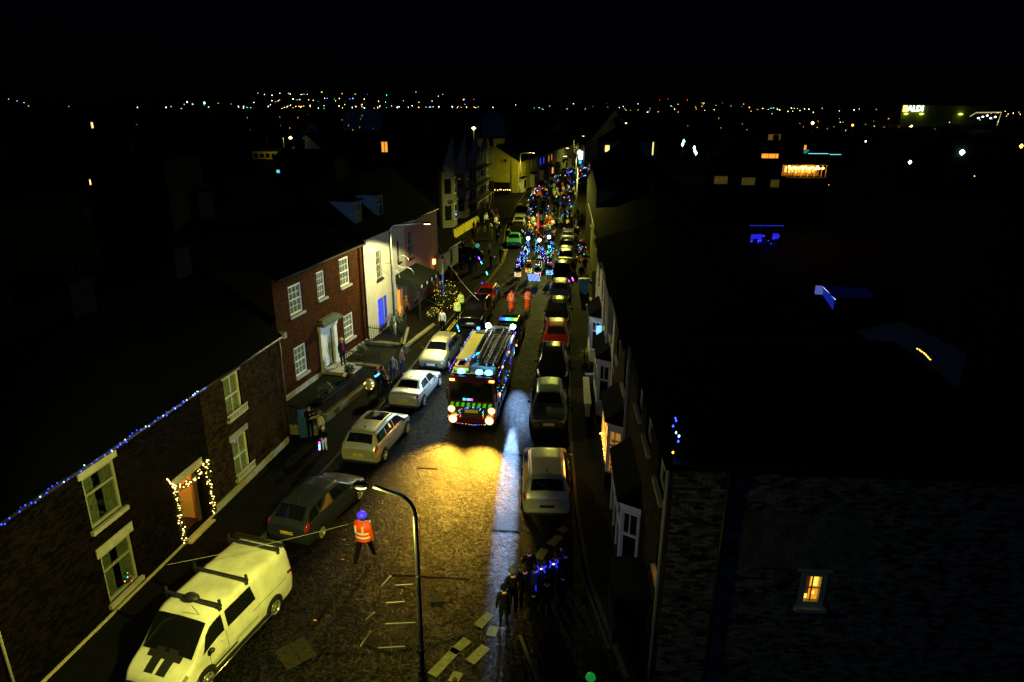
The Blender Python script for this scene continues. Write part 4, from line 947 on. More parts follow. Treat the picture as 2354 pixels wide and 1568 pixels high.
# ------------------------------------------------------------------ houses lost in the dark, and the lights among them
GD = 'dark houses beyond the street'
def faint(label, c, size, H, rz, wm=DARKWALL, roof='gable', lits_=(), pitch=38, name='dark_house'):
    """c = front middle; lits_ = (x, z, w, h, material) on the front"""
    c = Vector((c[0],c[1],0)); e = Vector((math.cos(rz),math.sin(rz),0)); q0 = c-e*size[0]/2; q1 = c+e*size[0]/2
    h = house(name, label, q0, q1, H, size[1], wm, [], roof=roof, pitch=pitch, gutter=False, chim=(size[0]*.3,), group=GD if 'lost in the dark' in label else None)
    for x, z, w_, h_, m in lits_:
        f = MB(); f.box(x-.08,x+w_+.08,-.05,-.01,z-.08,z+h_+.08); f2 = f.build('window', WHITE if m is not GLASS else DARKWALL, h)
        MB().box(x,x+w_,-.07,-.055,z,z+h_).build('pane', m, f2)
    return h
LD = 'dark slate-roofed house lost in the dark beyond the street'
r2 = random.Random(3)
TARGETS = [(611,355,140),(1775,361,150),(1843,340,220),(1881,340,222),(1897,360,188),(1851,385,92),(1918,668,52),(2125,812,32),(1837,352,185),(1890,354,185),(1780,318,230),(885,338,110),(641,394,80),(668,317,150),(1672,414,100),(1735,417,100),(1801,422,100),(2210,350,120),(1762,560,52),(1905,680,40),(700,308,150),(713,280,200),(816,252,430),(845,250,420)]
def plain(q, size, H, rz, wm=DARKWALL):
    for px, py, yt in TARGETS:
        p = aty(px,py,yt); k = q[1]/yt
        if k < 1.05 and abs(p.x*k-q[0]) < 13 and 15.5+(p.z-15.5)*k < H+5.6: return
    ws = [(x, z, 1.0, 1.3, GLASS) for x in (size[0]*.2, size[0]*.65) for z in (1.0, 3.8)]
    return faint(LD, q, size, H, rz, wm, 'gable', ws, pitch=r2.uniform(30,42))
for i in range(7):
    for j in range(5):
        y = 22+i*24+r2.uniform(-3,3); x = -30-j*17-i*1.5+r2.uniform(-2,2)+y*.1
        plain((x,y), (r2.uniform(9,13),8), r2.uniform(5,7), R(r2.uniform(60,90)))
for i in range(7):
    for j in range(5):
        y = 16+i*24+r2.uniform(-3,3); x = 24+j*18+i*2.0+r2.uniform(-2,2)+y*.06
        if abs(x-35) < 12 and 70 < y < 90: continue
        plain((x,y), (r2.uniform(9,13),8), r2.uniform(4.5,6), R(r2.uniform(-100,-70)))
# individually visible ones
def litsq(x,z,w_=.9,h_=1.5,m=LITW): return (x,z,w_,h_,m)
q = aty(1445,372,150)
faint('dim blue-white villa with two yellow windows above the far crowd', (q.x,150), (11.5,9), 8.3, 0, mat('bluish_render',(.22,.25,.3),.8), 'hip', [litsq(.6,6.2,.9,1.3,LITY), litsq(4.4,6.2,.9,1.3,LITY), (10.6,5.6,.25,2.6,LITY)], name='villa')
q = aty(1450,430,62)
for a, lab, c, sz, H_, wm in (
    ((1450,455,70), 'dark house with a pale bluish gable just right of the far crowd', None, (7,9), 7.5, mat('bluish_render2',(.10,.12,.16),.8)),):
    q = aty(a[0],a[1],a[2]); faint(lab, (q.x,a[2]), sz, H_, 0, wm, 'gable', pitch=20)
def gable_house(name, label, px, py, y, w_, H, depth, rise, wm, rz=0.0, off=.5):
    """gable wall faces the camera; peak sighted at px,py"""
    pk = aty(px,py,y); zt = pk.z
    t = thing(name, label, 'house', (pk.x, y, 0), rz)
    H = zt-rise; xl, xr = -w_*off, w_*(1-off)
    MB().prism([(xl,0),(xr,0),(xr,H),(0,zt),(xl,H)], 0, depth).build('wall', wm, t)
    r = MB(); r.quad((xl-.2,-.2,H-.05),(0,-.2,zt+.08),(0,depth,zt+.08),(xl-.2,depth,H-.05)); r.quad((0,-.2,zt+.08),(xr+.2,-.2,H-.05),(xr+.2,depth,H-.05),(0,depth,zt+.08)); r.build('roof', SLATE, t)
    MB().box(-.5,.5,depth*.5,depth*.5+.6,zt-.6,zt+1.0).build('chimney', DARKWALL, t)
    return t
BG1 = mat('faint_render',(.22,.24,.26),.85,var=.35,scale=.8); BG2 = mat('faint_render2',(.22,.25,.28),.85,var=.35,scale=.8)
gable_house('gabled_house','large house with a faint bluish gable to the right of the cream bay house', 1682,598,47, 12,4,9,3.2,BG1,R(-6),.78)
gable_house('gabled_house','house whose faint blue gable wall fills the middle right', 2070,735,27, 7,4,2.5,1.2,BG1,R(-8),.6)
gable_house('gabled_house','pale pointed gable far left of the white villa', 1133,256,330, 11,5,9,3,BG1,0)
gable_house('gabled_house','first of two small bluish gables on the dark skyline', 816,252,430, 15,5,9,3,BG1,0)
gable_house('gabled_house','second of two small bluish gables on the dark skyline', 845,250,420, 16,5,9,3,BG1,0)
gable_house('gabled_house','slim pale gable left of the distant white lamp', 713,280,200, 10,5,9,6,BG2,0)
gable_house('gabled_house','pale grey gable at the left of the lit yellow wall', 700,308,150, 9,5,9,4,BG2,0)
ch = gable_house('chapel','stone chapel with steep gable, tall lancet window and lit corner', 1414,254,190, 15,8,14,9,mat('chapel_stone',(.06,.05,.04),.85,var=.3,scale=.8),0)
zt = aty(1414,254,190).z
for x, z0, z1 in ((-.6,zt-11,zt-4.5),(-3.4,zt-12,zt-8.5),(2.2,zt-12,zt-8.5)):
    MB().prism([(x,z0),(x+1.2,z0),(x+1.2,z1-1),(x+.6,z1),(x,z1-1)], -.15, -.05).build('lancet', mat('chapel_glass',(.12,.2,.25),.3), ch)
MB().box(-.1,.1,-.2,-.16,zt-11,zt-5.3).box(-.6,.6,-.2,-.16,zt-8.6,zt-8.4).build('tracery', WHITE, ch)
MB().box(-7.5,8.5,-3.5,-.2,0,zt-13).build('porch_block', mat('chapel_stone',(.06,.05,.04),.85), ch)
MB().box(-3,3,-3.75,-3.55,zt-15.5,zt-13.6).build('name_board', mat('name_board_blue',(.4,.5,.6),.5), ch)
def pole_light(label, px, py, y, H=7, m=None, r=.35, power=0, col=SOD, pole=True, arm=0):
    q = aty(px,py,y); t = thing('street_lamp', label, 'street lamp', (q.x,y,0))
    if pole: MB().tube([(arm,0,0),(arm,0,q.z)], .12, 5).build('pole', STEEL, t)
    MB().octa((0,0,q.z), r, r*.8).build('lamp_head', m, t)
    if power: point('lamp_light', (q.x, y-.8, q.z), power, col, .3)
    return t
GW = glow('far_white_lamp',(.85,.95,1),9); GY = glow('far_yellow_lamp',(1,.78,.25),8); GO = glow('far_orange_lamp',(1,.4,.06),7); GB = glow('far_blue_lamp',(.08,.2,1),7); GG = glow('far_green_lamp',(.1,.9,.4),5); GR = glow('far_red_lamp',(1,.05,.05),6); GC = glow('far_cyan_lamp',(.2,.8,1),7)
pole_light('bright yellow lamp standing against the chapel corner', 1439,287,184, m=GY, r=.7, power=350)
pole_light('small bright lamp on a thin pole behind the tall gabled houses', 1089,295,160, m=GY, r=.5, power=250)
pole_light('white lamp with a pale post on the dark left', 668,317,150, m=GY, r=.4, power=120, arm=-1.6)
h = faint('yellow-lit flat-roofed block behind the tall gabled houses', (aty(1115,330,165).x,168), (9,6), aty(1090,318,168).z, 0, RENDER_Y, 'flat', [litsq(.8,aty(1100,325,168).z-1,.9,1.6,GLASS),litsq(5.3,aty(1100,325,168).z-1,.9,1.6,GLASS)], name='flat_roofed_block')
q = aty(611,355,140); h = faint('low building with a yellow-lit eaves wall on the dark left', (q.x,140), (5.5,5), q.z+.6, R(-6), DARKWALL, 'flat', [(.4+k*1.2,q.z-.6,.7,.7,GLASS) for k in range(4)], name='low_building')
MB().box(0,5.5,-.04,-.012,q.z-.9,q.z+.55).build('lit_fascia', RENDER_Y, h)  # pale band paints the lit strip onto the dark wall
point('wall_floodlight', (q.x+1,138,q.z+.1), 30, (1,.8,.2), .2)
def lit_house(label, px, py, y, w_, h_, m, nx=1, gap=.3, body=(7,7)):
    q = aty(px,py,y); zb = q.z
    return faint(label, (q.x+body[0]/2-.5,y), body, max(3.2,zb+h_+1.2), 0, DARKWALL, 'gable', [(.5-w_/2+i*(w_/nx), zb-h_/2, w_/nx-.12, h_, m) for i in range(nx)], name='dark_house', pitch=10)
lit_house('dark house with a lone orange window at the centre left', 885,338,110, 1.0,1.5, LITO, 2)
lit_house('dark house with a small cyan window on the left', 641,394,80, .45,.3, LITC)
lit_house('dark house with a tiny orange window far to the left', 210,419,60, .18,.4, GO)
lit_house('dark house with a tiny yellow window on the far left', 213,288,170, .6,1.3, LITY)
lit_house('dark house with an orange glow beside the cyan roof', 1780,318,230, 4,2.4, DIMW, 3)
lit_house('dark house with barred yellow lit opening under an awning', 1775,361,150, 4.5,1.3, LITO, 3)
lit_house('dark house with twin small orange windows near the greenhouse', 1843,340,220, 3.0,1.6, LITO, 3)
lit_house('dark house with one narrow orange window near the greenhouse', 1881,340,222, .9,2.2, LITO)
lit_house('pale-framed window house right of the pergola', 1897,360,190, 1.8,2.2, GLASS, 1)
lit_house('second pale-framed window house right of the pergola', 1913,361,188, 1.8,2.2, GLASS, 1)
BLN = glow('slatted_blind_light',(1,.75,.03),.07)
for px, py, s in ((1672,414,'left'),(1735,417,'middle'),(1801,422,'right')): lit_house(f'dark house with a dim yellow slatted window, {s}most of three in a row' if s != 'middle' else 'dark house with a dim yellow slatted window, middle of three in a row', px-14, py, 100, 1.9,1.0, BLN, 7)
# glowing pergola
q = aty(1851,385,92)
pg = thing('lit_pergola', 'blazing amber-lit pergola terrace among dark roofs on the right', 'pergola', (q.x,92,q.z-1.2)); pg.scale = (.56,.56,.56)
MB().box(-4.4,5.2,-2,3.2,-q.z*1.8+2.1,-.1).build('base_wall', DARKWALL, pg)
MB().box(-4.2,4.6,2.9,3.1,0,2.5).build('back_wall', mat('pergola_wood',(.4,.24,.1),.7,var=.3), pg)
for x in (-4,-2.4,-.8,.8,2.4,4,5): put('post', MB().box(x-.08,x+.08,-.1,.1,0,2.6).mesh('post', mat('pergola_wood',(.4,.24,.1),.7)), pg)
MB().box(-4.4,5.2,-.4,3.2,2.6,2.72).build('roof', mat('pergola_wood',(.4,.24,.1),.7), pg)
mm = MB().ball((0,0,0), .28, 8).mesh('bulb', glow('pergola_bulb',(1,.6,.1),14))
for k in range(15): put('bulb', mm, pg, (-3.8+k*.55, -.2+.5*math.sin(k*2.1), 2.3-.45*abs(math.sin(k*1.3))))
mb2 = MB().box(-.28,.28,-.02,.02,-.7,.7).mesh('lit_panel', glow('pergola_panel',(1,.5,.06),1.8))
for k in range(9): put('lit_panel', mb2, pg, (-3.4+k*.82, 2.8, 1.5-.2*(k%2)))
point('pergola_light', (q.x,91,q.z-.2), 260, (1,.5,.08), .4)
gh = thing('greenhouse', 'small teal-lit glass roof by the pergola', 'greenhouse', aty(1837,352,188))
MB().quad((-2.6,0,-.6),(1.2,0,-.9),(3.0,.6,.8),(-.8,.6,1.0)).build('glass_roof', glow('teal_glass',(.03,.35,.38),.55), gh)
for k in range(5): MB().tube([(-2.6+.95*k,-.05,-.6-.07*k),(-.8+.95*k,.55,1.0-.05*k)], .06, 4).build('bar', WHITE, gh)
MB().box(-2.6,2.8,.1,3,-8,-.9).build('base_wall', DARKWALL, gh)
tl = thing('lit_gutter_line', 'two thin teal light strips along a dark eaves right of the pergola', 'light strip', aty(1890,354,185))
MB().box(-3.6,1.6,0,.1,0,.14).build('strip', glow('teal_strip',(.15,.7,.7),1.6), tl); MB().box(2.0,5.0,0,.1,-.2,-.06).build('strip', glow('teal_strip',(.15,.7,.7),1.6), tl); MB().box(-4,5.5,.15,6,-9,-.1).build('building_block', DARKWALL, tl)
# blue-lit patio and blue-lit lean-to
q = at(1762,548,1.2); pt = thing('blue_lit_patio', 'deep blue lit patio with rail and seats on the right', 'patio', (q.x,q.y,0))
MB().box(-1.6,2.4,-1.4,1.6,0,.1).build('deck', DARKWALL, pt)
for x in (-1.6,-.2,1.2,2.4): MB().box(x-.03,x+.03,1.5,1.6,.1,2.4).build('post', BLACK, pt)
MB().box(-1.6,2.4,1.5,1.56,2.35,2.45).build('rail', glow('blue_rail',(.01,.02,.35),1), pt)
for x0, x1, z0, z1 in ((-1.3,.0,.5,1.4),(1.2,1.9,.8,1.5)):
    MB().box(x0,x1,1.4,1.46,z0,z1).build('lit_screen', glow('deep_blue_panel',(.02,.02,.9),.8), pt)
for k in range(14): put('bulb', MB().octa((0,0,0), .045).mesh('bulb', BBLUE), pt, (rnd.uniform(-1.3,2.0), 1.2, rnd.uniform(.2,1.3)))
for x in (-1,0,1.4): MB().box(x-.25,x+.25,.2,.7,.1,.5).box(x-.25,x+.25,.65,.72,.5,1.0).build('seat', mat('patio_seat',(.1,.1,.3),.6), pt)
point('patio_light', (q.x+.2,q.y+.4,1.9), 14, (.03,.05,1), .1)
q = at(1895,665,2.6); ln = thing('blue_lit_lean_to', 'lean-to with ribbed roof glowing violet-blue on the right', 'lean-to', (q.x,q.y,0), R(-14))
MB().quad((-.3,0,2.75),(0.5,-1.3,2.3),(3.4,-1.0,2.5),(2.8,.3,2.9)).build('roof', mat('corrugated_sheet',(.01,.01,.03),.8), ln)
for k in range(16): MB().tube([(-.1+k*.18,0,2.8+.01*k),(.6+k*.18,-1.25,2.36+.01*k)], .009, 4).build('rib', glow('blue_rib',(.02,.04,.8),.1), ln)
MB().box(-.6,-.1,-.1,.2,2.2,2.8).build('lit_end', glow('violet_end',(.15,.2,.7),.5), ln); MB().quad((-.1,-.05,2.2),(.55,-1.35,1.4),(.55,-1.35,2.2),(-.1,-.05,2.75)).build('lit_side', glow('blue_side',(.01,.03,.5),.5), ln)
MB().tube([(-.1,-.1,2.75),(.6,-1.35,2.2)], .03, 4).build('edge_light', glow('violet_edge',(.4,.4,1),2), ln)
MB().box(-.5,3.2,.2,.5,0,2.7).build('back_wall', DARKWALL, ln)
bulb_string('string_lights', 'short diagonal chain of amber lights on the far right', [aty(2107,800,24.5),aty(2125,812,24.5),aty(2140,828,24.5)], 16, [BYEL], .022, jit=.02)
MB_ = None
q = aty(2210,350,120); fd_ = thing('floodlight', 'dazzling white-green floodlight on a dark wall at the right', 'floodlight', q)
MB().octa((0,-.2,0), .5).build('lens', glow('flood_white',(.5,.9,1),14), fd_); MB().box(-1.5,3,0,4,-q.z,1.6).build('building_block', DARKWALL, fd_)
for px, py, y, m, r, lab in ((2092,373,110,GW,.3,'small white yard light on the right'),(2348,336,150,GO,.5,'orange light at the far right edge'),(1990,325,160,GW,.2,'tiny white wall light on the right'),(2095,290,300,GY,.5,'yellow pole lamp before the supermarket'),(1868,283,260,GY,.6,'yellow light by a palm-like dark shape'),(1960,288,300,GO,.5,'orange light below the bright row on the right'),(1903,425,130,GO,.25,'slanting orange yard light right of the three dim windows'),(1850,407,150,GO,.3,'orange lamp below the pergola'),(1823,407,150,GY,.3,'pale lamp below the pergola'),(2240,405,120,GO,.1,'faint orange light on the dark right')):
    q = aty(px,py,y); t = thing('yard_light', lab, 'yard light', (q.x,y,0)); MB().tube([(0,.3,0),(0,.3,q.z)], .06, 4).build('pole', BLACK, t); MB().octa((0,0,q.z), r, r).build('lamp', m, t)
tw = MB(); 
for px, py in ((1596,340),(1597,347),(1572,325),(1600,352),(1569,332)):
    q = aty(px,py,160); t = thing('string_lights', 'vertical cluster of cool lights on a dark wall right of the villa', 'string lights', (q.x,160,0), group='cool lights right of the villa'); MB().octa((0,0,q.z), .3, .5).build('bulb', GC if py % 2 else GW, t); MB().tube([(0,.2,0),(0,.2,q.z)], .05, 4).build('pole', BLACK, t)
# arch with orb on a dark gable
q = aty(1282,290,260); ar = thing('ornamental_gable', 'pale curved ornamental gable with a round finial ring on the skyline', 'gable', (q.x,260,0))
ag = mat('pale_ornament',(.28,.3,.34),.7)
def arc(cx, cz, r, a0, a1, n=10): return [(cx+r*math.cos(R(a0+(a1-a0)*k/n)), 0, cz+r*math.sin(R(a0+(a1-a0)*k/n))) for k in range(n+1)]
for s in (-1,1):
    P = [(s*2.6+s*0.0,0,q.z-5.5)]+[(s*2.6,0,q.z-1.5)]+[(s*(1.6+1.0*math.cos(a)),0,q.z-1.5+1.0*math.sin(a)) for a in [.3*k for k in range(1,9)]]
    MB().tube(P, .22, 5).build('scroll', ag, ar)
MB().prism([(-1.1,q.z-1.6),(1.1,q.z-1.6),(1.0,q.z+.2),(.5,q.z+.8),(-.5,q.z+.8),(-1.0,q.z+.2)], -.2, .2).build('centre_panel', ag, ar)
MB().tube(arc(0,q.z+3.2,.55,0,360,14), .14, 5).build('finial_ring', ag, ar)
MB().box(-6,6,.3,6,0,q.z-3).build('building_block', DARKWALL, ar)
# supermarket with lit sign
q = aty(2097,253,700); sm_ = thing('supermarket', 'long low supermarket with a glowing white sign on the right skyline', 'supermarket', (q.x,700,0))
MB().box(-10,76,0,40,0,q.z+4.4).build('wall', mat('olive_cladding',(.30,.32,.05),.7), sm_)
MB().box(-10.5,76.5,-.4,.0,q.z+4.6,q.z+5.0).build('roof_edge', BLACK, sm_)
tm = text_mesh('ALDI', 7.2, glow('sign_letters',(.8,.95,1),3.5), .3, .12); o = put('sign_lettering', tm, sm_, (2.6,-.9,q.z+1.2)); o.rotation_euler = (R(90),0,0)
sgb = MB(); 
for k in range(3): sgb.box(-9.2,-5.6,-.9,-.5,q.z-1.3+k*1.9,q.z-.0+k*1.9)
sgb.build('sign_emblem', glow('emblem_yellow',(1,.75,.12),6), sm_)
for x in (-6,9,47): MB().lathe([(.1,0),(2.4,-1.0),(1.6,-1.8),(.1,-2.2)], (x,-1.2,q.z-2.4), 8).build('wall_lamp', glow('market_lamp',(.85,1,.15),1.6), sm_)
for x in (10,45): point('wall_wash', (q.x+x,680,q.z+2), 50, (.8,.9,.15), 1)
gp = thing('petrol_canopy', 'brightly edged canopy right of the supermarket', 'canopy', aty(2255,268,520))
MB().tube([(-8,0,0),(-4,0,2.6),(14,0,3.0),(13,0,-6)], .35, 4).build('frame', glow('canopy_edge',(.8,.7,.25),.6), gp)
for k in range(5): put('lamp', MB().octa((0,0,0),.9,.6).mesh('lamp', GW), gp, (-2+k*3,-.5,-1+.8*(k%3)))

# hills on the horizon
def hills():
    b = MB(); n = 90; rows = [(900,0),(1600,.35),(2600,.9),(3600,1.0),(5200,.7)]
    prof = lambda t: 6+ 62*math.exp(-((t+.26)/.17)**2) + 26*math.exp(-((t+.0)/.2)**2) + 16*math.exp(-((t-.35)/.3)**2)
    for y, f in rows:
        for i in range(n+1):
            t = -1.3+2.6*i/n; b.v.append((t*y, y, -1+prof(t)*f*(y/3600)))
    for r in range(len(rows)-1):
        for i in range(n): a = r*(n+1)+i; b.f.append((a,a+1,a+n+2,a+n+1)); b.m.append(0); b.sm.append(True)
    b.build('hills', SOIL, kind='structure'); return prof
prof = hills()
def hillz(x, y):
    t = x/y; f = 0
    rows = [(900,0),(1600,.35),(2600,.9),(3600,1.0),(5200,.7)]
    for (y0,f0),(y1,f1) in zip(rows, rows[1:]):
        if y0 <= y <= y1: k = (y-y0)/(y1-y0); return -1+(f0*y0/3600+(f1*y1/3600-f0*y0/3600)*k)*prof(t)
    return 0
CM = {}
def town_light(px, py, m, s=1.0):
    """sight a light: those below the skyline stand on flat ground, those above on the hill"""
    best = 1200
    for y in (420,600,900,1300,1900,2600,3400):
        q = aty(px,py,y); gz = hillz(q.x,y) if y > 900 else 0
        if q.z-gz < 9: best = y; break
    else: best = 3400
    q = aty(px,py,best); gz = min(hillz(q.x,best) if best > 900 else 0, q.z-4); r = best*.00052*s
    key = (m.name, round(r,1))
    if key not in CM: CM[key] = MB().octa((0,0,0), r, r*1.25).mesh('lamp_head', m)
    col = m.name.split('_')[1]
    left = px < 1180
    t = thing('distant_lamp', f'tiny {col} lamp point in the far town lights ' + ('left' if left else 'right') + ' of centre', 'lamp', (q.x,best,gz), 0, f'{col} points of light in the far town')
    put('lamp_head', CM[key], t, (0,0,q.z-gz)); 
    MB().tube([(0,0,-2),(0,0,q.z-gz)], r*.25, 3).build('post', BLACK, t)
for px, py, m, s in ((158,245,GB,1),(241,247,GW,1.2),(316,247,GW,1),(382,247,GW,1),(430,235,GW,1.7),(470,237,GC,2.6),(560,245,GW,1.1),(617,245,GW,.9),(680,245,GY,.8),(20,228,GY,.6),(40,232,GW,.5),(55,236,GW,.6),(66,244,GO,.7),(297,26,GW,0) ,(740,212,GO,1),(1053,231,GY,1.6),(1066,230,GY,2.0),(1043,232,GO,1.2),(1009,245,GW,.9),(956,212,GW,.5),(990,246,GB,1),(1090,246,GO,.8),(1133,247,GW,.9),(640,232,GY,.8),(1536,228,GR,.6),(1516,230,GR,.5),(1580,230,GR,.7),(1433,245,GW,.7),(1513,257,GO,.8),(1490,258,GY,.6),(2010,290,GW,.6)):
    if s: town_light(px, py, m, s)
r3 = random.Random(11); pal = [GY,GW,GY,GO,GW,GY,GB,GG,GC,GY]
for _ in range(105):
    px = min(1110, max(350, r3.gauss(760,150))); py = r3.uniform(214,250) if px > 560 else r3.uniform(232,250)
    town_light(px, py, pal[r3.randrange(10)], r3.uniform(.45,.95))
for _ in range(38): town_light(r3.uniform(640,1180), 245+r3.uniform(-2.5,3), pal[r3.randrange(6)], r3.uniform(.5,.95))
for _ in range(40): town_light(r3.uniform(1180,1760), r3.uniform(236,258), pal[r3.randrange(8)], r3.uniform(.4,.75))
for _ in range(62):
    px = r3.uniform(1720,2350); town_light(px, 245+(px-1700)*.018+abs(r3.gauss(0,1))*6, [GW,GY,GY,GO,GW,GC][r3.randrange(6)], r3.uniform(.5,1.0))
for _ in range(26): town_light(r3.uniform(1560,2350), r3.uniform(268,300), [GY,GO,GO,GW][r3.randrange(4)], r3.uniform(.35,.6))
for _ in range(16): town_light(r3.uniform(200,900), r3.uniform(262,300), [GY,GO,GB][r3.randrange(3)], r3.uniform(.3,.45))

# ------------------------------------------------------------------ vehicles (front towards local -Y)
PROF = {   # u, z_sill, w_sill, w_mid, z_belt, w_belt, z_top, w_top
 'hatch': (4.3, 1.84, [(0,.32,.60,.70,.55,.68,.60,.60),(.03,.22,.74,.84,.66,.82,.70,.72),(.12,.2,.84,.90,.80,.87,.86,.76),(.25,.2,.86,.92,.90,.88,.97,.74),(.40,.2,.87,.92,.94,.88,1.40,.60),(.58,.2,.87,.92,.96,.88,1.48,.62),(.84,.2,.86,.91,.99,.86,1.42,.60),(.965,.24,.82,.88,1.0,.82,1.04,.70),(.985,.3,.78,.85,.9,.80,.95,.70),(1,.36,.70,.78,.75,.74,.82,.66)]),
 'saloon': (4.4, 1.8, [(0,.34,.60,.70,.52,.66,.58,.58),(.03,.22,.74,.83,.62,.80,.68,.70),(.12,.2,.82,.88,.76,.85,.82,.74),(.27,.2,.84,.9,.86,.86,.92,.72),(.42,.2,.85,.9,.90,.86,1.36,.57),(.58,.2,.85,.9,.92,.86,1.41,.58),(.72,.2,.85,.9,.94,.85,1.34,.55),(.84,.22,.84,.89,.96,.84,1.02,.68),(.965,.26,.80,.86,.95,.80,1.0,.70),(.985,.3,.77,.83,.86,.78,.93,.70),(1,.36,.70,.77,.74,.72,.80,.66)]),
 'mpv': (4.35, 1.84, [(0,.32,.62,.72,.58,.70,.64,.62),(.03,.22,.76,.85,.72,.82,.76,.74),(.10,.2,.84,.90,.86,.88,.92,.78),(.20,.2,.86,.92,.96,.88,1.04,.76),(.36,.2,.87,.92,1.0,.88,1.50,.64),(.58,.2,.87,.92,1.02,.88,1.60,.66),(.88,.2,.86,.91,1.05,.87,1.54,.64),(.965,.24,.84,.9,1.04,.84,1.10,.74),(.985,.3,.8,.86,.95,.82,1.0,.74),(1,.36,.72,.80,.78,.76,.86,.70)]),
 'van': (5.1, 1.98, [(0,.34,.70,.82,.64,.80,.74,.70),(.03,.24,.84,.94,.80,.92,.88,.84),(.08,.24,.92,.98,.94,.96,1.02,.88),(.14,.24,.95,1.0,1.06,.98,1.14,.90),(.285,.24,.97,1.01,1.16,.985,1.88,.87),(.33,.24,.97,1.01,1.18,.985,1.96,.89),(.60,.24,.97,1.01,1.18,.985,1.99,.90),(.93,.24,.97,1.01,1.18,.985,1.97,.90),(.975,.28,.96,1.0,1.16,.975,1.93,.88),(.99,.32,.95,.98,1.1,.96,1.88,.86),(1,.36,.90,.94,1.05,.92,1.8,.76)]),
 'box4': (4.5, 1.85, [(0,.4,.70,.80,.70,.78,.84,.70),(.03,.34,.82,.88,.84,.86,.94,.78),(.10,.32,.86,.92,1.0,.89,1.04,.82),(.25,.32,.88,.93,1.04,.90,1.1,.80),(.36,.32,.89,.93,1.06,.90,1.64,.70),(.58,.32,.89,.93,1.08,.90,1.72,.72),(.90,.32,.88,.92,1.1,.89,1.68,.70),(.97,.34,.86,.91,1.1,.87,1.2,.78),(.99,.38,.82,.88,1.0,.84,1.1,.76),(1,.42,.76,.84,.85,.80,.92,.72)]),
 'old': (4.2, 1.66, [(0,.34,.70,.76,.55,.74,.66,.72),(.02,.24,.76,.80,.66,.78,.72,.75),(.12,.22,.78,.82,.78,.79,.80,.76),(.30,.22,.78,.82,.84,.79,.87,.72),(.41,.22,.78,.82,.86,.79,1.34,.60),(.55,.22,.78,.82,.86,.79,1.38,.61),(.70,.22,.78,.82,.87,.79,1.34,.59),(.79,.22,.78,.82,.88,.78,.92,.70),(.98,.24,.77,.80,.84,.77,.90,.73),(1,.34,.72,.77,.7,.74,.8,.70)]),
}
GLZ = {'hatch': ((.27,.39),(.35,.90),[.34,.58,.78,.9],(.855,.955)), 'saloon': ((.29,.41),(.37,.76),[.36,.56,.75],(.735,.83)),
       'mpv': ((.22,.35),(.3,.9),[.29,.50,.70,.90],(.895,.958)), 'van': ((.148,.283),(.22,.93),[.24,.38],(.0,.0)), 'box4': ((.27,.35),(.32,.9),[.32,.52,.72,.9],(.915,.965)),
       'old': ((.315,.405),(.38,.75),[.38,.56,.72],(.71,.785))}
def surf(kind):
    L, W, st = PROF[kind]
    def raw(u, t):
        u = min(1,max(0,u))
        for a, b in zip(st, st[1:]):
            if u <= b[0]: break
        k = (u-a[0])/(b[0]-a[0]); q = [a[i]+(b[i]-a[i])*k for i in range(8)]
        zs, wl, wm, zb, wb, zt, wt = q[1:]; s = 1 if t >= 0 else -1; v = abs(t)
        P = [(0,zt+.035),(wt,zt),(wb,zb),(wm,(zs+zb)/2),(wl,zs)]
        i = min(3,int(v)); f = v-i; return s*(P[i][0]+(P[i+1][0]-P[i][0])*f), P[i][1]+(P[i+1][1]-P[i][1])*f
    def S(u, t, off=0):
        x = z = 0; n = 0
        for du in (-.014,0,.014):
            for dt in (-.16,-.05,.05,.16):
                tt = max(-4,min(4,t+dt)); a, b = raw(u+du, tt); x += a; z += b; n += 1
        p = Vector((x/n, (u-.5)*L, z/n))
        # rounded plan at the ends
        e = min(u,1-u)
        if e < .05: p.x *= 1
        return p
    def N(u, t):
        a = S(u+.01,t)-S(u-.01,t); b = S(u,min(4,t+.08))-S(u,max(-4,t-.08)); n = b.cross(a)
        if n.length < 1e-9: return Vector((0,0,1))
        n.normalize(); c = S(u,t)-Vector((0,S(u,t).y,.6))
        return n if n.dot(c) >= 0 else -n
    return S, N, L
SURF = {k: surf(k) for k in PROF}
SM = {}
def patchmesh(kind, u0, u1, t0, t1, nu=5, nt=5, off=.008, taper=None):
    S, N, L = SURF[kind]; b = MB()
    for i in range(nu+1):
        for j in range(nt+1):
            f = j/nt; uu0, uu1 = u0, u1
            if taper: uu0 = u0+taper[0]*f; uu1 = u1+taper[1]*f
            u = uu0+(uu1-uu0)*i/nu; t = t0+(t1-t0)*f; b.v.append(tuple(S(u,t)+N(u,t)*off))
    for i in range(nu):
        for j in range(nt): a = i*(nt+1)+j; b.f.append((a,a+nt+1,a+nt+2,a+1)); b.m.append(0); b.sm.append(True)
    return b
def bodymesh(kind):
    S, N, L = SURF[kind]; b = MB(); us = sorted(set([q[0] for q in PROF[kind][2]]+[i/36 for i in range(37)])); nt = 40
    for u in us:
        for j in range(nt+1): b.v.append(tuple(S(u,-4+8*j/nt)))
    for i in range(len(us)-1):
        for j in range(nt): a = i*(nt+1)+j; b.f.append((a,a+1,a+nt+2,a+nt+1)); b.m.append(0); b.sm.append(True)
    b.f.append(tuple(range(nt+1))[::-1]); b.m.append(0); b.sm.append(False)
    o = (len(us)-1)*(nt+1); b.f.append(tuple(range(o,o+nt+1))); b.m.append(0); b.sm.append(False)
    return b
def shared(key, fn, m):
    k = (key, m.name)
    if k not in SM: SM[k] = fn().mesh(key.split('|')[0], m)
    return SM[k]
def wheelmesh(r=.32, w=.2):
    return MB().lathe([(r*.62,-w/2),(r*.93,-w/2),(r,-w/2+.03),(r,w/2-.03),(r*.93,w/2),(r*.62,w/2)], (0,0,0), 18, 'X')
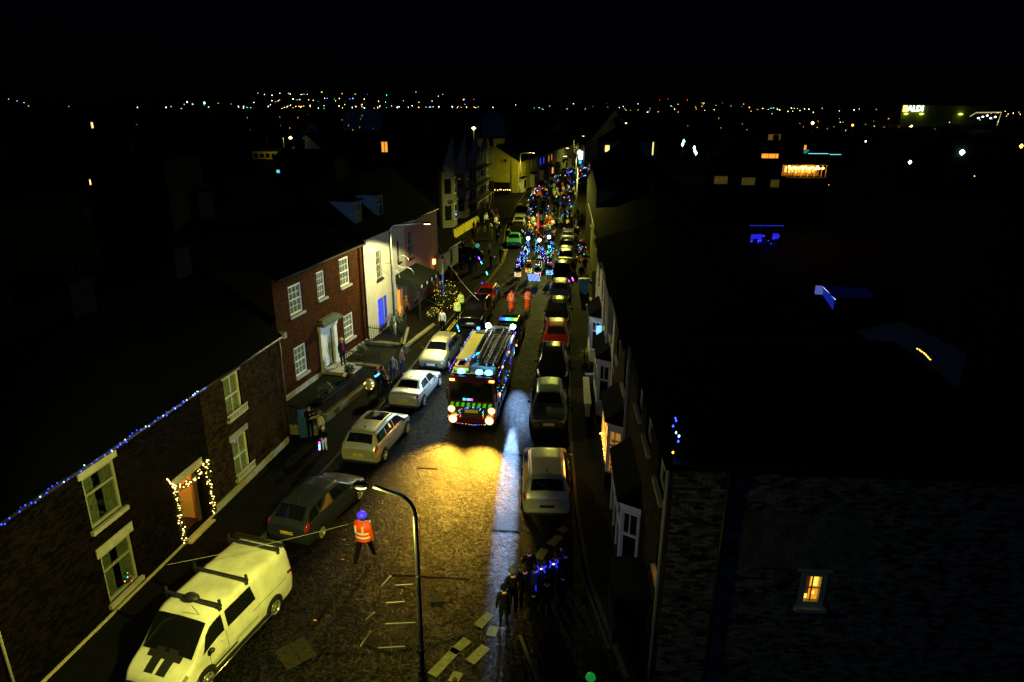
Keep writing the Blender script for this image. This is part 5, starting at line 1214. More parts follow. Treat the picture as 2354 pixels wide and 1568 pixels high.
def rimmesh(r=.32, sp=5):
    b = MB(); b.lathe([(r*.62,.09),(r*.66,.11),(r*.56,.1),(r*.54,.05)], (0,0,0), 18, 'X').lathe([(.001,.105),(.05,.1),(.06,.06)], (0,0,0), 10, 'X')
    for k in range(sp):
        a = 2*math.pi*k/sp
        for da in (-.13,.13):
            c, s_ = math.cos(a+da*.5), math.sin(a+da*.5); b.obox((.085, c*r*.33, s_*r*.33), (.03,r*.55,.035), rx=a+da*.35)
    return b
PLATES = {}
def car(name, label, kind, pos, fwd, paint, cat='car', group='cars parked along the street', scale=1.0, plate=None, rear=True, sunroof=False, rails=False, glassm=None, antenna=True, spokes=5, lit_head=False, darkplate=False):
    """fwd = direction of travel in world x,y"""
    S, N, L = SURF[kind]; rz = math.atan2(fwd[1], fwd[0])+math.pi/2
    t = thing(name, label, cat, (pos[0],pos[1],0), rz, group); t.scale = (scale,)*3
    b = put('body', shared('body|'+kind, lambda: bodymesh(kind), paint), t)
    G = glassm or GLASS; ws, sd, pil, rw = GLZ[kind]
    gl = lambda nm, *a, **k: put(nm, shared(nm+'|'+kind+str(a)+str(k), lambda: patchmesh(kind,*a,**k), G), t)
    gl('windscreen', ws[0], ws[1], *((-.95,.95) if kind == 'van' else (-.86,.86)), 6, 10)
    if rw[1]: gl('rear_window', rw[0], rw[1], -.84, .84, 5, 10)
    for s in (-1,1):
        n = len(pil)-1
        for i in range(n):
            a, c = pil[i]+.008, pil[i+1]-.008
            tp = (0,0)
            if i == 0: tp = (-.085 if kind != 'van' else -.05, 0)
            if i == n-1: tp = (tp[0], .055 if kind in ('hatch','saloon','old') else (.02 if kind != 'van' else 0))
            put('side_window', shared('side_window|'+kind+f'{i}{s}', lambda: patchmesh(kind, a, c, s*1.2, s*1.88, 6, 4, .008, tp), G), t)
    # door shuts and sill
    sh = MB()
    for s in (-1,1):
        for u in pil[:3]:
            q = patchmesh(kind, u-.0015, u+.0015, s*1.95, s*3.7, 1, 8, .004); o = len(sh.v); sh.v += q.v; sh.f += [tuple(i+o for i in f) for f in q.f]; sh.m += q.m; sh.sm += q.sm
        q = patchmesh(kind, .16, .84, s*3.65, s*3.95, 8, 1, .012); o = len(sh.v); sh.v += q.v; sh.f += [tuple(i+o for i in f) for f in q.f]; sh.m += q.m; sh.sm += q.sm
    put('door_seams', shared('door_seams|'+kind, lambda: sh, PLASTIC), t)
    hd = MB()
    for s in (-1,1):
        for u in pil[1:3]:
            p = S(u-.03, s*2.25)+N(u-.03,s*2.25)*.02; hd.obox(p, (.03,.16,.035))
    put('door_handle', shared('door_handle|'+kind, lambda: hd, paint), t)
    # lamps
    for s in (-1,1):
        put('headlight', shared(f'headlight|{kind}{s}', lambda: patchmesh(kind, .012, .085, s*1.25, s*2.05, 4, 4, .008), LAMPGLASS), t)
        put('tail_light', shared(f'tail_light|{kind}{s}', lambda: patchmesh(kind, .945, .994, s*(1.55 if kind != 'van' else 2.1), s*2.35, 4, 4, .009), TAIL), t)
    zf = PROF[kind][2][0]; zr = PROF[kind][2][-1]
    fr = MB(); fr.box(-.42,.42,-L/2-.012,-L/2+.02,.40,.52).box(-.5,.5,-L/2-.01,-L/2+.03,.3,.37); put('grille', shared('grille|'+kind, lambda: fr, PLASTIC), t)
    rb = MB(); rb.box(-.62,.62,L/2-.03,L/2+.03,.38,.47); put('bumper_strip', shared('bumper_strip|'+kind, lambda: rb, paint), t)
    for (y, m_, on) in ((-L/2-.02, PL_W, True),(L/2+.012, PL_Y, rear)):
        if not on: continue
        zz = .47 if y < 0 else (.62 if kind != 'van' else .7)
        p = put('number_plate', shared('number_plate|'+str(y), lambda: MB().box(-.26,.26,-.008,.008,-.056,.056), PLASTIC if darkplate and y > 0 else m_), t, (0,y,zz))
        if plate:
            if plate not in PLATES: PLATES[plate] = text_mesh(plate, .105, INK, .001)
            o = put('plate_lettering', PLATES[plate], p, (0, -.011 if y < 0 else .011, 0)); o.rotation_euler = (R(90),0,0 if y < 0 else math.pi)
    # mirrors
    mu = pil[0]-.0
    for s in (-1,1):
        p = S(mu, s*2.0)+Vector((s*.12,0,.06)); m = MB(); m.ball(p, .09, 8, .75); m.tube([S(mu,s*2.0), p], .025, 5); put('wing_mirror', shared(f'wing_mirror|{kind}{s}', lambda: m, PLASTIC if kind in ('van','mpv','hatch') else paint), t)
    # wheels, arches
    r = .32 if kind not in ('van','box4') else .35; wy = (-.33*L, .315*L) if kind != 'van' else (-.31*L, .29*L)
    for y in wy:
        for s in (-1,1):
            u = y/L+.5; wx = abs(S(u, 3.1).x)
            ar = MB(); P = [((r+.07)*math.cos(a*math.pi/10), (r+.07)*math.sin(a*math.pi/10)) for a in range(11)]
            n = len(ar.v); ar.v += [(0,0,-.1)]+[(0,q[0],q[1]) for q in P]; ar.f += [(0,i,i+1) for i in range(1,11)]; ar.m += [0]*10; ar.sm += [False]*10
            put('wheel_arch', shared('wheel_arch|%.2f'%r, lambda: ar, PLASTIC), t, (s*(wx+.012), y, r))
            w = put('wheel', shared('wheel|%.2f'%r, lambda: wheelmesh(r), RUBBER), t, (s*(wx-.055), y, r))
            q = put('rim', shared('rim|%.2f'%r+str(spokes), lambda: rimmesh(r,spokes), ALLOY), w); q.rotation_euler = (0,0,0 if s > 0 else math.pi)
    MB_u = shared('underbody|'+kind, lambda: MB().box(-.78,.78,-L/2+.1,L/2-.1,.18,.45), PLASTIC); put('underbody', MB_u, t)
    if rear:
        wp = MB(); u = (rw[0]+rw[1])/2 if rw[1] else .9
        if rw[1] and kind in ('hatch','mpv','box4'): a, c = S(rw[1]-.003,.0)+Vector((0,.02,.02)), S(rw[0]+.02,.45 if kind=='mpv' else .3)+Vector((0,.03,.03)); wp.tube([a,c], .012, 4); wp.build('wiper', PLASTIC, t)
    if antenna:
        p = S(.80 if kind != 'saloon' else .68, 0); MB().lathe([(.04,0),(.02,.05),(.001,.1)], p, 6).tube([p,p+Vector((0,.12,.14))], .006, 4).build('antenna', PLASTIC, t)
    if sunroof: put('sunroof', shared('sunroof|'+kind, lambda: patchmesh(kind, .38, .62, -.72, .72, 4, 8, .008), G), t)
    if rails:
        for s in (-1,1): MB().tube([S(u_, s*.9)+Vector((0,0,.05 if .4 < u_ < .86 else .0)) for u_ in (.38,.42,.6,.84,.88)], .018, 5).build('roof_rail', PLASTIC if rails == 1 else ALLOY, t)
    return t
def paint(name, col, metal=.72, rough=.34): return mat(name, col, rough, metal=metal if max(col) > .1 else 0, var=.06, coat=1.0 if max(col) > .1 else .4, scale=4, spec=.5 if max(col) > .1 else .15)
P_SIL = paint('silver_paint', (.80,.80,.70)); P_GRN = paint('grey_green_paint', (.13,.20,.16)); P_WHT = paint('white_car_paint', (.36,.36,.35), .3, .3)
P_DK = paint('dark_blue_grey_paint', (.02,.024,.048)); P_BLK = paint('black_paint', (.004,.004,.0045), 0, .15); P_GLD = paint('gold_silver_paint', (.46,.42,.28)); P_RED = paint('red_paint', (.40,.012,.008), .1)
P_TEAL = paint('sea_green_paint', (.03,.34,.18), 0); P_LSIL = paint('light_silver_paint', (.82,.83,.78)); P_VAN = mat('white_van_paint', (.70,.70,.64), .38, var=.28, scale=1.0, coat=.8)
def ctr(front, fwd, L): f = Vector(fwd).normalized(); return (front[0]-f.x*L/2, front[1]-f.y*L/2)
def rearc(rear, fwd, L): f = Vector(fwd).normalized(); return (rear[0]+f.x*L/2, rear[1]+f.y*L/2)
# the van
vf = (-.30,-.954); vp = rearc((-8.12,19.05), vf, 5.1)
van = car('white_van', 'white van with black bonnet stripes and roof bars parked nearest on the left', 'van', vp, vf, P_VAN, 'van', None, plate=None, rear=False, antenna=False)
S, N, L = SURF['van']
for s in (-1,1):
    put('side_window', patchmesh('van', .40, .62, s*1.22, s*1.9, 6, 4, .009, (0,.02)).mesh('side_window', GLASS), van)
    sp = patchmesh('van', .60, .93, s*2.42, s*2.46, 8, 1, .014); sp.build('load_track', PLASTIC, van)
    for k in range(4): patchmesh('van', .44, .64, s*(3.02+.07*k), s*(3.04+.07*k), 6, 1, .012).build('side_stripe', PLASTIC, van)
    for k in range(4): patchmesh('van', .19, .37, s*(3.02+.07*k), s*(3.04+.07*k), 6, 1, .012).build('side_stripe', PLASTIC, van)
    patchmesh('van', .07, .45, s*3.3, s*3.5, 6, 1, .012).build('side_band', PLASTIC, van)
    p0_, p1_ = S(.2,s*3.9)+Vector((s*.08,0,-.02)), S(.78,s*3.9)+Vector((s*.08,0,-.02)); MB().tube([p0_+Vector((-s*.1,0,0)),p0_,p1_,p1_+Vector((-s*.1,0,0))], .035, 8).build('side_bar', CHROME, van)
for k, u in enumerate((.375,.60,.90)):
    z = 2.07; y = (u-.5)*5.1; b = MB(); b.box(-.97,.97,y-.045,y+.045,z,z+.06)
    for s in (-1,1): b.box(s*.93-.03,s*.93+.03,y-.03,y+.03,z-.12,z+.22)
    b.build('roof_bar', PLASTIC, van)
MB().box(-.95,.95,2.28,2.36,2.02,2.1).tube([(-.9,2.35,2.12),(.9,2.35,2.12)], .04, 6).build('rear_ladder_roller', PLASTIC, van)
MB().lathe([(.001,.09),(.12,.08),(.16,.03),(.17,0)], (-.05,-.62,2.13), 12, sx=1.5).build('roof_beacon_cover', PLASTIC, van)
for x in (-.55,-.38,-.13,.13,.38,.55): patchmesh('van', .40, .91, x/.9-.018, x/.9+.018, 8, 1, .012).build('roof_rib', P_VAN, van)
for t0, t1 in ((-.40,-.06),(.06,.40)): patchmesh('van', .045, .165, t0, t1, 8, 3, .010).build('bonnet_stripe', PLASTIC, van)
patchmesh('van', .118, .150, -.62, .62, 2, 8, .013).build('bonnet_crossband', PLASTIC, van)
MB().tube([S(.31,.55),S(.28,.5)+Vector((0,0,.5))], .008, 4).build('antenna', PLASTIC, van)
for s in (1,):
    tm = text_mesh('CUSTOM', .17, mat('van_lettering',(.6,.6,.55),.5), .002, .004); q = S(.16,s*3.35); o = put('van_lettering', tm, van, q+Vector((s*.035,0,0))); o.rotation_euler = (R(90),0,R(90)*s)
# left column
car('parked_car', 'dark blue-grey hatchback parked between the white van and the silver people carrier', 'hatch', rearc((-8.2,21.35),(.30,.95),4.3), (.30,.95), P_DK, plate='FN12 OWZ', scale=1.02, spokes=7)
car('parked_car', 'silver people carrier with dark sunroof and yellow rear plate on the left', 'mpv', rearc((-6.85,27.2),(.22,.975),4.35), (.22,.975), P_SIL, plate='CU08 JNX', sunroof=True, rails=1)
car('parked_car', 'silver saloon parked beside the front of the fire engine', 'saloon', rearc((-5.78,33.2),(.20,.98),4.4), (.20,.98), P_LSIL, plate='EF58 SZH')
car('parked_car', 'gold-silver hatchback facing the camera beside the fire engine rear', 'hatch', ctr((-4.95,38.9),(-.19,-.98),4.3), (-.19,-.98), P_GLD, plate='WA04 KLV')
car('parked_car', 'black tall car facing the camera with white number plate left of the support car', 'box4', ctr((-3.05,47.2),(-.16,-.985),4.5), (-.16,-.985), P_BLK, plate='YN09 NBK', scale=.98)
car('parked_car', 'bright red small car parked behind the black tall car on the left', 'hatch', ctr((-2.35,52.6),(-.14,-.99),4.0), (-.14,-.99), P_RED, scale=.95)
car('parked_car', 'sea-green old boxy saloon at the head of the left row by the crowd', 'old', ctr(tuple(at(1181,571)[:2]),(-.05,-1),4.2), (-.05,-1), P_TEAL, plate='B724 RTY')
for (px, py, k, p, lab) in ((1188,545,'hatch',P_BLK,'black hatchback directly behind the sea-green old saloon'),(1192,528,'mpv',P_WHT,'white people carrier behind the black hatchback by the crowd'),(1199,508,'van',P_GLD,'pale van last in the left row by the crowd'),(1232,455,'hatch',P_RED,'red hatchback parked alone at the far end of the crowd')):
    car('parked_car', lab, k, ctr(tuple(at(px,py)[:2]),(-.06,-1),4.2), (-.06,-1), p, scale=1.0 if k != 'van' else .95)
car('parked_car', 'small dark car among the spectators on the left pavement', 'hatch', (-5.3,70), (-.9,-.4), P_BLK)
# right column
wc = car('parked_car', 'white hatchback with dark rear window, nearest of the right-hand row', 'mpv', rearc((1.42,23.3),(.02,1),4.3), (.02,1), P_WHT, scale=1.08, rails=2, plate=None, darkplate=True)
for (x, y, fw, k, p, lab, pl, sc_) in (
    (1.85,30.7,(-.05,-1),'hatch',P_GRN,'grey-green hatchback facing the camera behind the white hatchback','BT02 LPV',1.05),
    (2.35,36.7,(-.06,-1),'hatch',P_BLK,'black hatchback between the grey-green car and the red car',None,1.05),
    (2.85,42.0,(-.07,-1),'hatch',paint('dark_red_paint',(.14,.005,.004),.1),'dark red car third-row back on the right, beside the fire engine rear','RV51 HKN',1.02),
    (3.25,47.4,(-.08,-1),'mpv',P_BLK,'shiny black people carrier behind the dark red car','EA56 GTY',1.0),
    (3.85,53.9,(-.09,-1),'hatch',P_DK,'dark blue hatchback with white roof glint on the right','KM07 XFE',1.0),
    (4.55,61.2,(-.09,-1),'mpv',P_BLK,'black people carrier with lit number plate beside the orange walkers','DA58 ZTG',1.0),
    (5.3,67.4,(-.1,-1),'hatch',P_DK,'dark hatchback level with the drummers on the right',None,1.0),
    (5.85,73.0,(-.1,-1),'hatch',P_BLK,'black hatchback level with the green-lit parade walkers',None,1.0),
    (6.35,78.6,(-.1,-1),'hatch',P_DK,'dark car by the foot of the tall slim lamp',None,1.0)):
    car('parked_car', lab, k, ctr((x,y),fw,4.3*sc_), fw, p, scale=sc_, plate=pl)
for i in range(9):
    y = 130+i*7; x = lerp(KL,y)+1.3 if i % 2 else lerp(KR,y)-1.3
    car('parked_car', ['dark','black','blue','grey','pale','dark green','white','black','silver'][i]+f' car beyond the crowd at the far street end, '+['right kerb','left kerb'][i%2]+[' nearest',' nearest',' next',' next',' middle',' middle',' farther',' farther',' last'][i], 'hatch', (x,y), (-.2,-1), [P_DK,P_BLK,P_DK,P_SIL,P_WHT,P_GRN,P_WHT,P_BLK,P_SIL][i])
# support car with coloured light bar
sp_ = car('support_car', 'dark escort car with a blue and green roof light bar behind the fire engine', 'mpv', ctr((-.5,42.3),(-.13,-.99),4.35), (-.13,-.99), P_BLK, group=None)
lb = MB(); lb.box(-.6,.6,-.35,-.1,1.62,1.70); lbo = lb.build('light_bar', PLASTIC, sp_)
for k, c in enumerate([(.02,.05,1),(.02,.2,1),(.1,.8,1),(.05,1,.4),(.05,1,.15),(.5,1,.05)]):
    MB().box(-.6+k*.2,-.41+k*.2,-.37,-.08,1.70,1.80).build('beacon', glow('beacon_%d_colour' % k, c, 2.5), lbo)
point('tail_glow', (0,2.6,.8), 60, (1,.12,.03), .15, sp_)  # added light that reddens the marshals behind; the tail lamps stay dark
for s in (-1,1): MB().box(s*.75-.09,s*.75+.09,-2.16,-2.1,.55,.62).build('indicator', glow('amber_indicator',(1,.4,.02),4), sp_)

# ------------------------------------------------------------------ fire engine (front towards local -Y, front face y=0)
ef = Vector((-.135,-.99)).normalized()
E_POS = (-2.0,31.3); erz = math.atan2(ef.y,ef.x)+math.pi/2
FE = thing('fire_engine', 'red fire engine with blue beacons, roof ladders and a bulb wreath on its grille', 'fire engine', (E_POS[0],E_POS[1],0), erz)
F_RED = mat('fire_red_paint', (.07,.004,.002), .3, var=.08, coat=.8); F_DARK = mat('roof_tread_plate', (.03,.03,.03), .5, metal=.3, var=.3, bump=.5, bscale=30); F_YEL = mat('yellow_roof_panel', (1,.80,.015), .45, var=.12, scale=3)
F_GRN = mat('lime_reflective', (.25,.75,.03), .4, var=.1, em=None); ALU = mat('ladder_aluminium', (.5,.5,.46), .35, metal=.7, var=.15); F_ORG = mat('orange_roof_hatch', (.75,.14,.02), .4, var=.1)
Wd = 1.2
cab = MB()
sec = [(-.0,.45,1.13),(-.06,.8,1.17),(-.04,1.45,1.17),(.12,2.55,1.08),(.3,2.72,1.05)]
# cab shell: side profile extruded with slight tumblehome
prof_ = [(.02,.42),(-.04,.6),(-.06,1.0),(-.05,1.42),(.10,2.45),(.28,2.66),(.55,2.72),(2.05,2.74),(2.05,.42)]
def shell(b, prof, w0, w1, zc):
    n = len(b.v); k = len(prof)
    for s in (-1,1):
        for y, z in prof: wv = w0+(w1-w0)*max(0,(z-zc))/(2.7-zc); b.v.append((s*wv,y,z))
    for i in range(k-1): b.f.append((n+i,n+i+1,n+k+i+1,n+k+i)); b.m.append(0); b.sm.append(False)
    b.f.append(tuple(range(n,n+k))); b.f.append(tuple(reversed(range(n+k,n+2*k)))); b.m += [0,0]; b.sm += [False,False]
shell(cab, prof_, Wd, 1.12, 1.2)
cb = cab.build('cab', F_RED, FE)
def frontz(z):        # y of the cab face at height z
    for (y0,z0),(y1,z1) in zip(prof_[:6], prof_[1:7]):
        if z0 <= z <= z1: return y0+(y1-y0)*(z-z0)/(z1-z0)
    return 0
ws = MB(); ws.quad((-1.06,frontz(1.5)-.012,1.5),(1.06,frontz(1.5)-.012,1.5),(1.0,frontz(2.42)-.012,2.42),(-1.0,frontz(2.42)-.012,2.42)); wso = ws.build('windscreen', GLASS, cb)
MB().box(-.02,.02,frontz(1.9)-.03,frontz(1.9)-.0,1.5,2.4).build('screen_pillar', PLASTIC, cb) if 0 else None
MB().tube([(-.5,frontz(1.5)-.03,1.5),(-.2,frontz(2.1)-.03,2.1)], .012, 4).tube([(.3,frontz(1.5)-.03,1.5),(.6,frontz(2.1)-.03,2.1)], .012, 4).build('wiper', PLASTIC, cb)
for s in (-1,1):
    for y0, y1 in ((.25,1.0),(1.15,1.9)):
        q = MB(); X = lambda z: s*(Wd+(1.12-Wd)*(z-1.2)/1.5+.012); q.quad((X(1.5),y0,1.5),(X(1.5),y1,1.5),(X(2.4),y1,2.4),(X(2.4),y0+.1,2.4)); q.build('side_window', GLASS, cb)
    MB().box(s*1.25-.04,s*1.25+.04,-.05,.05,1.5,2.1).tube([(s*1.12,.1,2.2),(s*1.28,0,2.15),(s*1.28,0,1.6)], .02, 5).build('wing_mirror', PLASTIC, FE)
# lime and red chevron band: separate lime blocks on a dark band
MB().box(-1.12,1.12,-.085,-.05,1.16,1.42).build('front_band', PLASTIC, cb)
for k in range(8): 
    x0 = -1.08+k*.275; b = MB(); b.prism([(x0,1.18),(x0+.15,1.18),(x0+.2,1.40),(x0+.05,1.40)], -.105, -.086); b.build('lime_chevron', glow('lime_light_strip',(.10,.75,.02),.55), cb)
MB().box(-.95,.95,-.075,-.05,.62,1.1).build('grille', PLASTIC, cb)
for k in range(4): MB().box(-.9,.9,-.09,-.074,.68+k*.1,.71+k*.1).build('grille_bar', CHROME, cb)
MB().box(-1.22,1.22,-.22,.1,.38,.62).build('bumper', F_RED, FE)
fp = MB().box(-.33,.33,-.1,-.09,.86,1.03).build('number_plate', PL_Y, cb)
HL = glow('headlamp_lens',(1,.60,.16),14); HL2 = glow('marker_lens',(1,.30,.04),12)
for s in (-1,1):
    for x, z, r in ((.93,.54,.18),(1.02,1.02,.15)):
        MB().lathe([(.001,-.05),(r*.8,-.04),(r,0),(r,.05)], (s*x,-.24 if z < .7 else -.09,z), 12, 'Y').build('headlight', HL, FE)
        MB().lathe([(r,0),(r+.05,.0),(r+.05,.06)], (s*x,-.24 if z < .7 else -.09,z), 12, 'Y').build('headlight_flare_ring', glow('headlamp_rim',(1,.28,.01),1.6), FE)  # glowing ring stands for the orange flare round the lamp
    hb_ = spot('headlight_beam', (s*.93,-.35,.62), (s*.93-.1,-4.4,-.15), 20000, (1,.55,.05), 62, 1.0, .1, FE); hb_.scale = (1,.30,1)
    MB().box(s*1.0-.12,s*1.0+.12,.05,.12,2.5,2.58).build('marker_lamp', HL2, FE)
    MB().box(s*1.235-.02,s*1.235+.02,1.2,1.35,1.3,1.42).build('side_marker', HL2, FE)
    MB().box(s*1.235-.02,s*1.235+.02,4.4,4.55,2.5,2.62).build('side_marker', HL2, FE)
    MB().box(s*1.235-.02,s*1.235+.02,2.1,2.25,2.5,2.62).build('side_marker', HL2, FE)
for k, c in enumerate([(.1,.8,1),(.05,.1,1),(.05,1,.1),(.2,.2,1),(.9,.05,.8)]): MB().box(-.42+k*.1,-.33+k*.1,frontz(1.56)-.05,frontz(1.56)-.02,1.52,1.62).build('screen_light', glow('screen_light_%d' % k, c, 3), FE)
# roof beacons
BB = glow('beacon_blue_white',(.10,.60,1),7)
for x, w_ in ((-.62,.36),(.30,.34),(.78,.36)):
    MB().lathe([(.01,.2),(.13,.18),(.17,.08),(.17,0)], (x,.55,2.74), 12, sx=w_/.3).build('beacon', BB, FE)
MB().box(-1.0,1.0,.4,.7,2.73,2.76).build('beacon_base', PLASTIC, FE)
point('beacon_light', (-.6,.45,3.15), 14, (.15,.45,1), .12, FE); point('beacon_light', (.6,.45,3.15), 14, (.15,.45,1), .12, FE)
# body with lockers
MB().box(-1.22,1.22,2.1,7.2,.5,2.55).build('locker_body', F_RED, FE)
for s in (-1,1):
    for k in range(4):
        b = MB(); y0 = 2.25+k*1.22
        for j in range(8): b.box(min(s*1.222,s*1.245),max(s*1.222,s*1.245),y0,y0+1.08,.9+j*.19,1.07+j*.19)
        b.build('roller_shutter', STEEL, FE)
MB().box(-1.24,1.24,2.1,7.25,2.55,2.62).build('roof_deck', F_DARK, FE)
for s in (-1,1): MB().box(s*1.22-.04,s*1.22+.04,2.1,7.2,2.62,2.85).build('roof_rail', F_RED, FE)
MB().box(-1.18,-.46,2.1,6.8,2.62,2.90).build('roof_panel', F_YEL, FE)
MB().box(-1.05,-.35,.95,1.9,2.74,2.92).build('roof_hatch', F_ORG, FE)
MB().box(-.92,-.6,1.15,1.75,2.92,2.95).build('hatch_window', GLASS, FE)
MB().box(-1.1,-.3,.78,.94,2.74,2.88).build('hatch_lip', F_YEL, FE)
def ladder(name, x0, x1, y0, y1, z, rung=.3, m=ALU, r=.03):
    b = MB(); 
    for x in (x0,x1): b.box(x-.03,x+.03,y0,y1,z-.045,z+.045)
    o = b.build(name, m, FE); me = MB().tube([(x0,0,0),(x1,0,0)], .018, 5).mesh('rung', m); n = int((y1-y0)/rung)
    for k in range(1,n): put('rung', me, o, (0, y0+k*rung, z))
    return o
ladder('extension_ladder', -.42, .02, 1.6, 7.3, 2.95); ladder('extension_ladder', -.36, -.04, 1.9, 7.0, 3.06)
ladder('roof_ladder', .55, .9, 1.2, 7.35, 3.0); ladder('short_ladder', .16, .42, 2.4, 6.2, 2.92)
MB().tube([(.48,1.4,2.85),(.48,6.8,2.85)], .05, 6).build('suction_hose', PLASTIC, FE); MB().tube([(1.02,1.6,2.8),(1.02,6.5,2.8)], .05, 6).build('suction_hose', PLASTIC, FE)
for y in (1.3,4.2,7.1): MB().box(-.6,1.0,y-.04,y+.04,2.72,2.86).build('gantry', ALU, FE)
MB().box(-.3,1.0,7.2,7.45,2.95,3.05).build('ladder_head', ALU, FE)
MB().box(-1.0,-.5,6.35,6.9,2.62,2.95).build('equipment_box', F_DARK, FE)
SLW = glow('scene_lamp',(.75,.88,1),30)
for x in (-.35,1.12):
    MB().lathe([(.001,-.07),(.14,-.05),(.16,.04),(.1,.12)], (x,6.95,3.2), 12, 'Y').build('scene_light', SLW, FE); MB().tube([(x,6.97,2.6),(x,6.97,3.1)], .03, 5).build('lamp_mast', STEEL, FE)
MB().lathe([(.01,.14),(.09,.1),(.1,0)], (-.95,7.0,2.95), 10).build('beacon', glow('beacon_pure_blue',(.05,.3,1),8), FE)
# wheels
for y in (1.15,5.6):
    for s in (-1,1):
        w = put('wheel', wheelmesh(.48,.3).mesh('wheel', RUBBER), FE, (s*1.06,y,.48)); q = put('rim', rimmesh(.48,8).mesh('rim', STEEL), w, (0.03*s,0,0)); q.rotation_euler = (0,0,0 if s > 0 else math.pi)
MB().box(-1.1,1.1,.3,7.0,.35,.6).build('chassis', PLASTIC, FE)
# white-blue flood along its off side and near side
for tgt_, pw_, cz_, asp_ in (((2.45,-3.6,0), 105000, 19, .25), ((1.95,3.3,0), 26000, 46, .42)):
    so_ = spot('scene_beam', (1.36,6.9,3.05), tgt_, pw_, (.32,.56,1), cz_, (.75 if cz_ < 30 else 1.0), .1, FE); so_.scale = (asp_,1,1)
point('side_scene_light', (-1.5,4.6,2.5), 1100, (.45,.72,1), .1, FE)
# bulbs: strings on the roof edges, sides, and the grille wreath (these are tied to the engine)
def festoon(label, pts, nb, mats, r=.016, jit=.03):
    W = [FE.matrix_basis @ Vector(p) if 0 else (Matrix.Translation(FE.location) @ Matrix.Rotation(erz,4,'Z')) @ Vector(p) for p in pts]
    return bulb_string('string_lights', label, W, nb, mats, r, jit=jit)
mix = [BBLUE,BBLUE,BRED,BGRN,BCYA,BYEL,BWHT]
festoon('coloured bulbs along the left roof edge of the fire engine', [(-1.28,.6,2.78),(-1.28,4,2.84),(-1.28,7.2,2.9)], 36, [BBLUE,BWHT,BPUR,BBLUE])
festoon('coloured bulbs along the right roof edge of the fire engine', [(1.28,.3,2.7),(1.28,4,2.86),(1.28,7.2,2.9)], 40, [BBLUE,BBLUE,BRED,BBLUE,BCYA,BBLUE])
festoon('coloured bulbs down the right side of the fire engine', [(1.3,.6,1.55),(1.3,3,1.7),(1.3,6.9,2.3)], 44, [BBLUE,BBLUE,BCYA,BRED,BYEL], jit=.12)
wr = [(.62*math.sin(2*math.pi*k/20), -.14, .86+.36*math.cos(2*math.pi*k/20)) for k in range(21)]
festoon('oval wreath of coloured bulbs on the fire engine grille', wr, 44, [BBLUE,BCYA,BYEL,BGRN,BBLUE,BRED], .017, .07)
festoon('short run of coloured bulbs under the fire engine bumper', [(-.75,-.26,.36),(0,-.28,.30),(.75,-.26,.36)], 18, [BBLUE,BCYA,BYEL,BRED], .016)
festoon('blue bulbs bunched over the orange hatch of the fire engine', [(-.6,1.9,3.0),(-.3,2.3,3.02),(-.1,2.9,3.05)], 22, [BCYA,BBLUE], .03, .07)

# ------------------------------------------------------------------ people
def skeleton(pose):
    """joint positions (facing -Y) and radii"""
    J = {'pelvis':(0,0,.93,.145,.10),'waist':(0,0,1.08,.13,.095),'chest':(0,.0,1.28,.155,.11),'neck0':(0,.01,1.44,.085,.075),'neck':(0,0,1.50,.055,.055),'jaw':(0,-.02,1.57,.068,.08),'head':(0,-.01,1.65,.082,.098),'crown':(0,.0,1.72,.06,.07)}
    E = [('pelvis','waist'),('waist','chest'),('chest','neck0'),('neck0','neck'),('neck','jaw'),('jaw','head'),('head','crown')]
    st = {'stand':((.0,.0),(.0,.0)),'walk':((-.20,.05),(.22,.02)),'stride':((-.28,.06),(.3,.10))}[pose[0]]
    for s, n, (fy, lift) in ((-1,'l',st[0]),(1,'r',st[1])):
        J['hip'+n] = (s*.095,0,.88,.088,.088); J['knee'+n] = (s*.105,fy*.45-(.05 if fy < 0 else .0),.49,.058,.062); J['ankle'+n] = (s*.11,fy+.01,.09+lift*.3,.04,.045); J['toe'+n] = (s*.125,fy-.14,.035+lift*.1,.038,.03)
        E += [('pelvis','hip'+n),('hip'+n,'knee'+n),('knee'+n,'ankle'+n),('ankle'+n,'toe'+n)]
    arms = {'down':((.24,.02,1.14),(.25,-.04,.88),(.25,-.07,.80)),'fwd':((.24,-.02,1.16),(.20,-.26,1.12),(.17,-.34,1.14)),'up':((.30,-.06,1.40),(.26,-.16,1.66),(.24,-.18,1.76)),
            'phone':((.22,-.06,1.16),(.10,-.26,1.34),(.07,-.30,1.42)),'drum':((.27,.0,1.16),(.16,-.27,1.02),(.12,-.36,1.00)),'out':((.42,-.02,1.32),(.60,-.1,1.22),(.67,-.13,1.2)),'side':((.27,.03,1.15),(.30,-.12,.95),(.30,-.2,.9))}
    for s, n, k in ((-1,'l',pose[1]),(1,'r',pose[2])):
        e, w, h = arms[k]
        J['sh'+n] = (s*.185,0,1.40,.068,.068); J['el'+n] = (s*e[0],e[1],e[2],.048,.048); J['wr'+n] = (s*w[0],w[1],w[2],.032,.032); J['ha'+n] = (s*h[0],h[1],h[2],.034,.022)
        E += [('neck0','sh'+n),('sh'+n,'el'+n),('el'+n,'wr'+n),('wr'+n,'ha'+n)]
    for k in J:
        f = 1.18 if k in ('pelvis','waist','chest') else 1.28 if k[:2] in ('el','sh','wr') else 1.16 if k[:2] in ('hi','kn') or k[:3] == 'ank' else 1.0
        J[k] = J[k][:3]+(J[k][3]*f, J[k][4]*f)
    return J, E
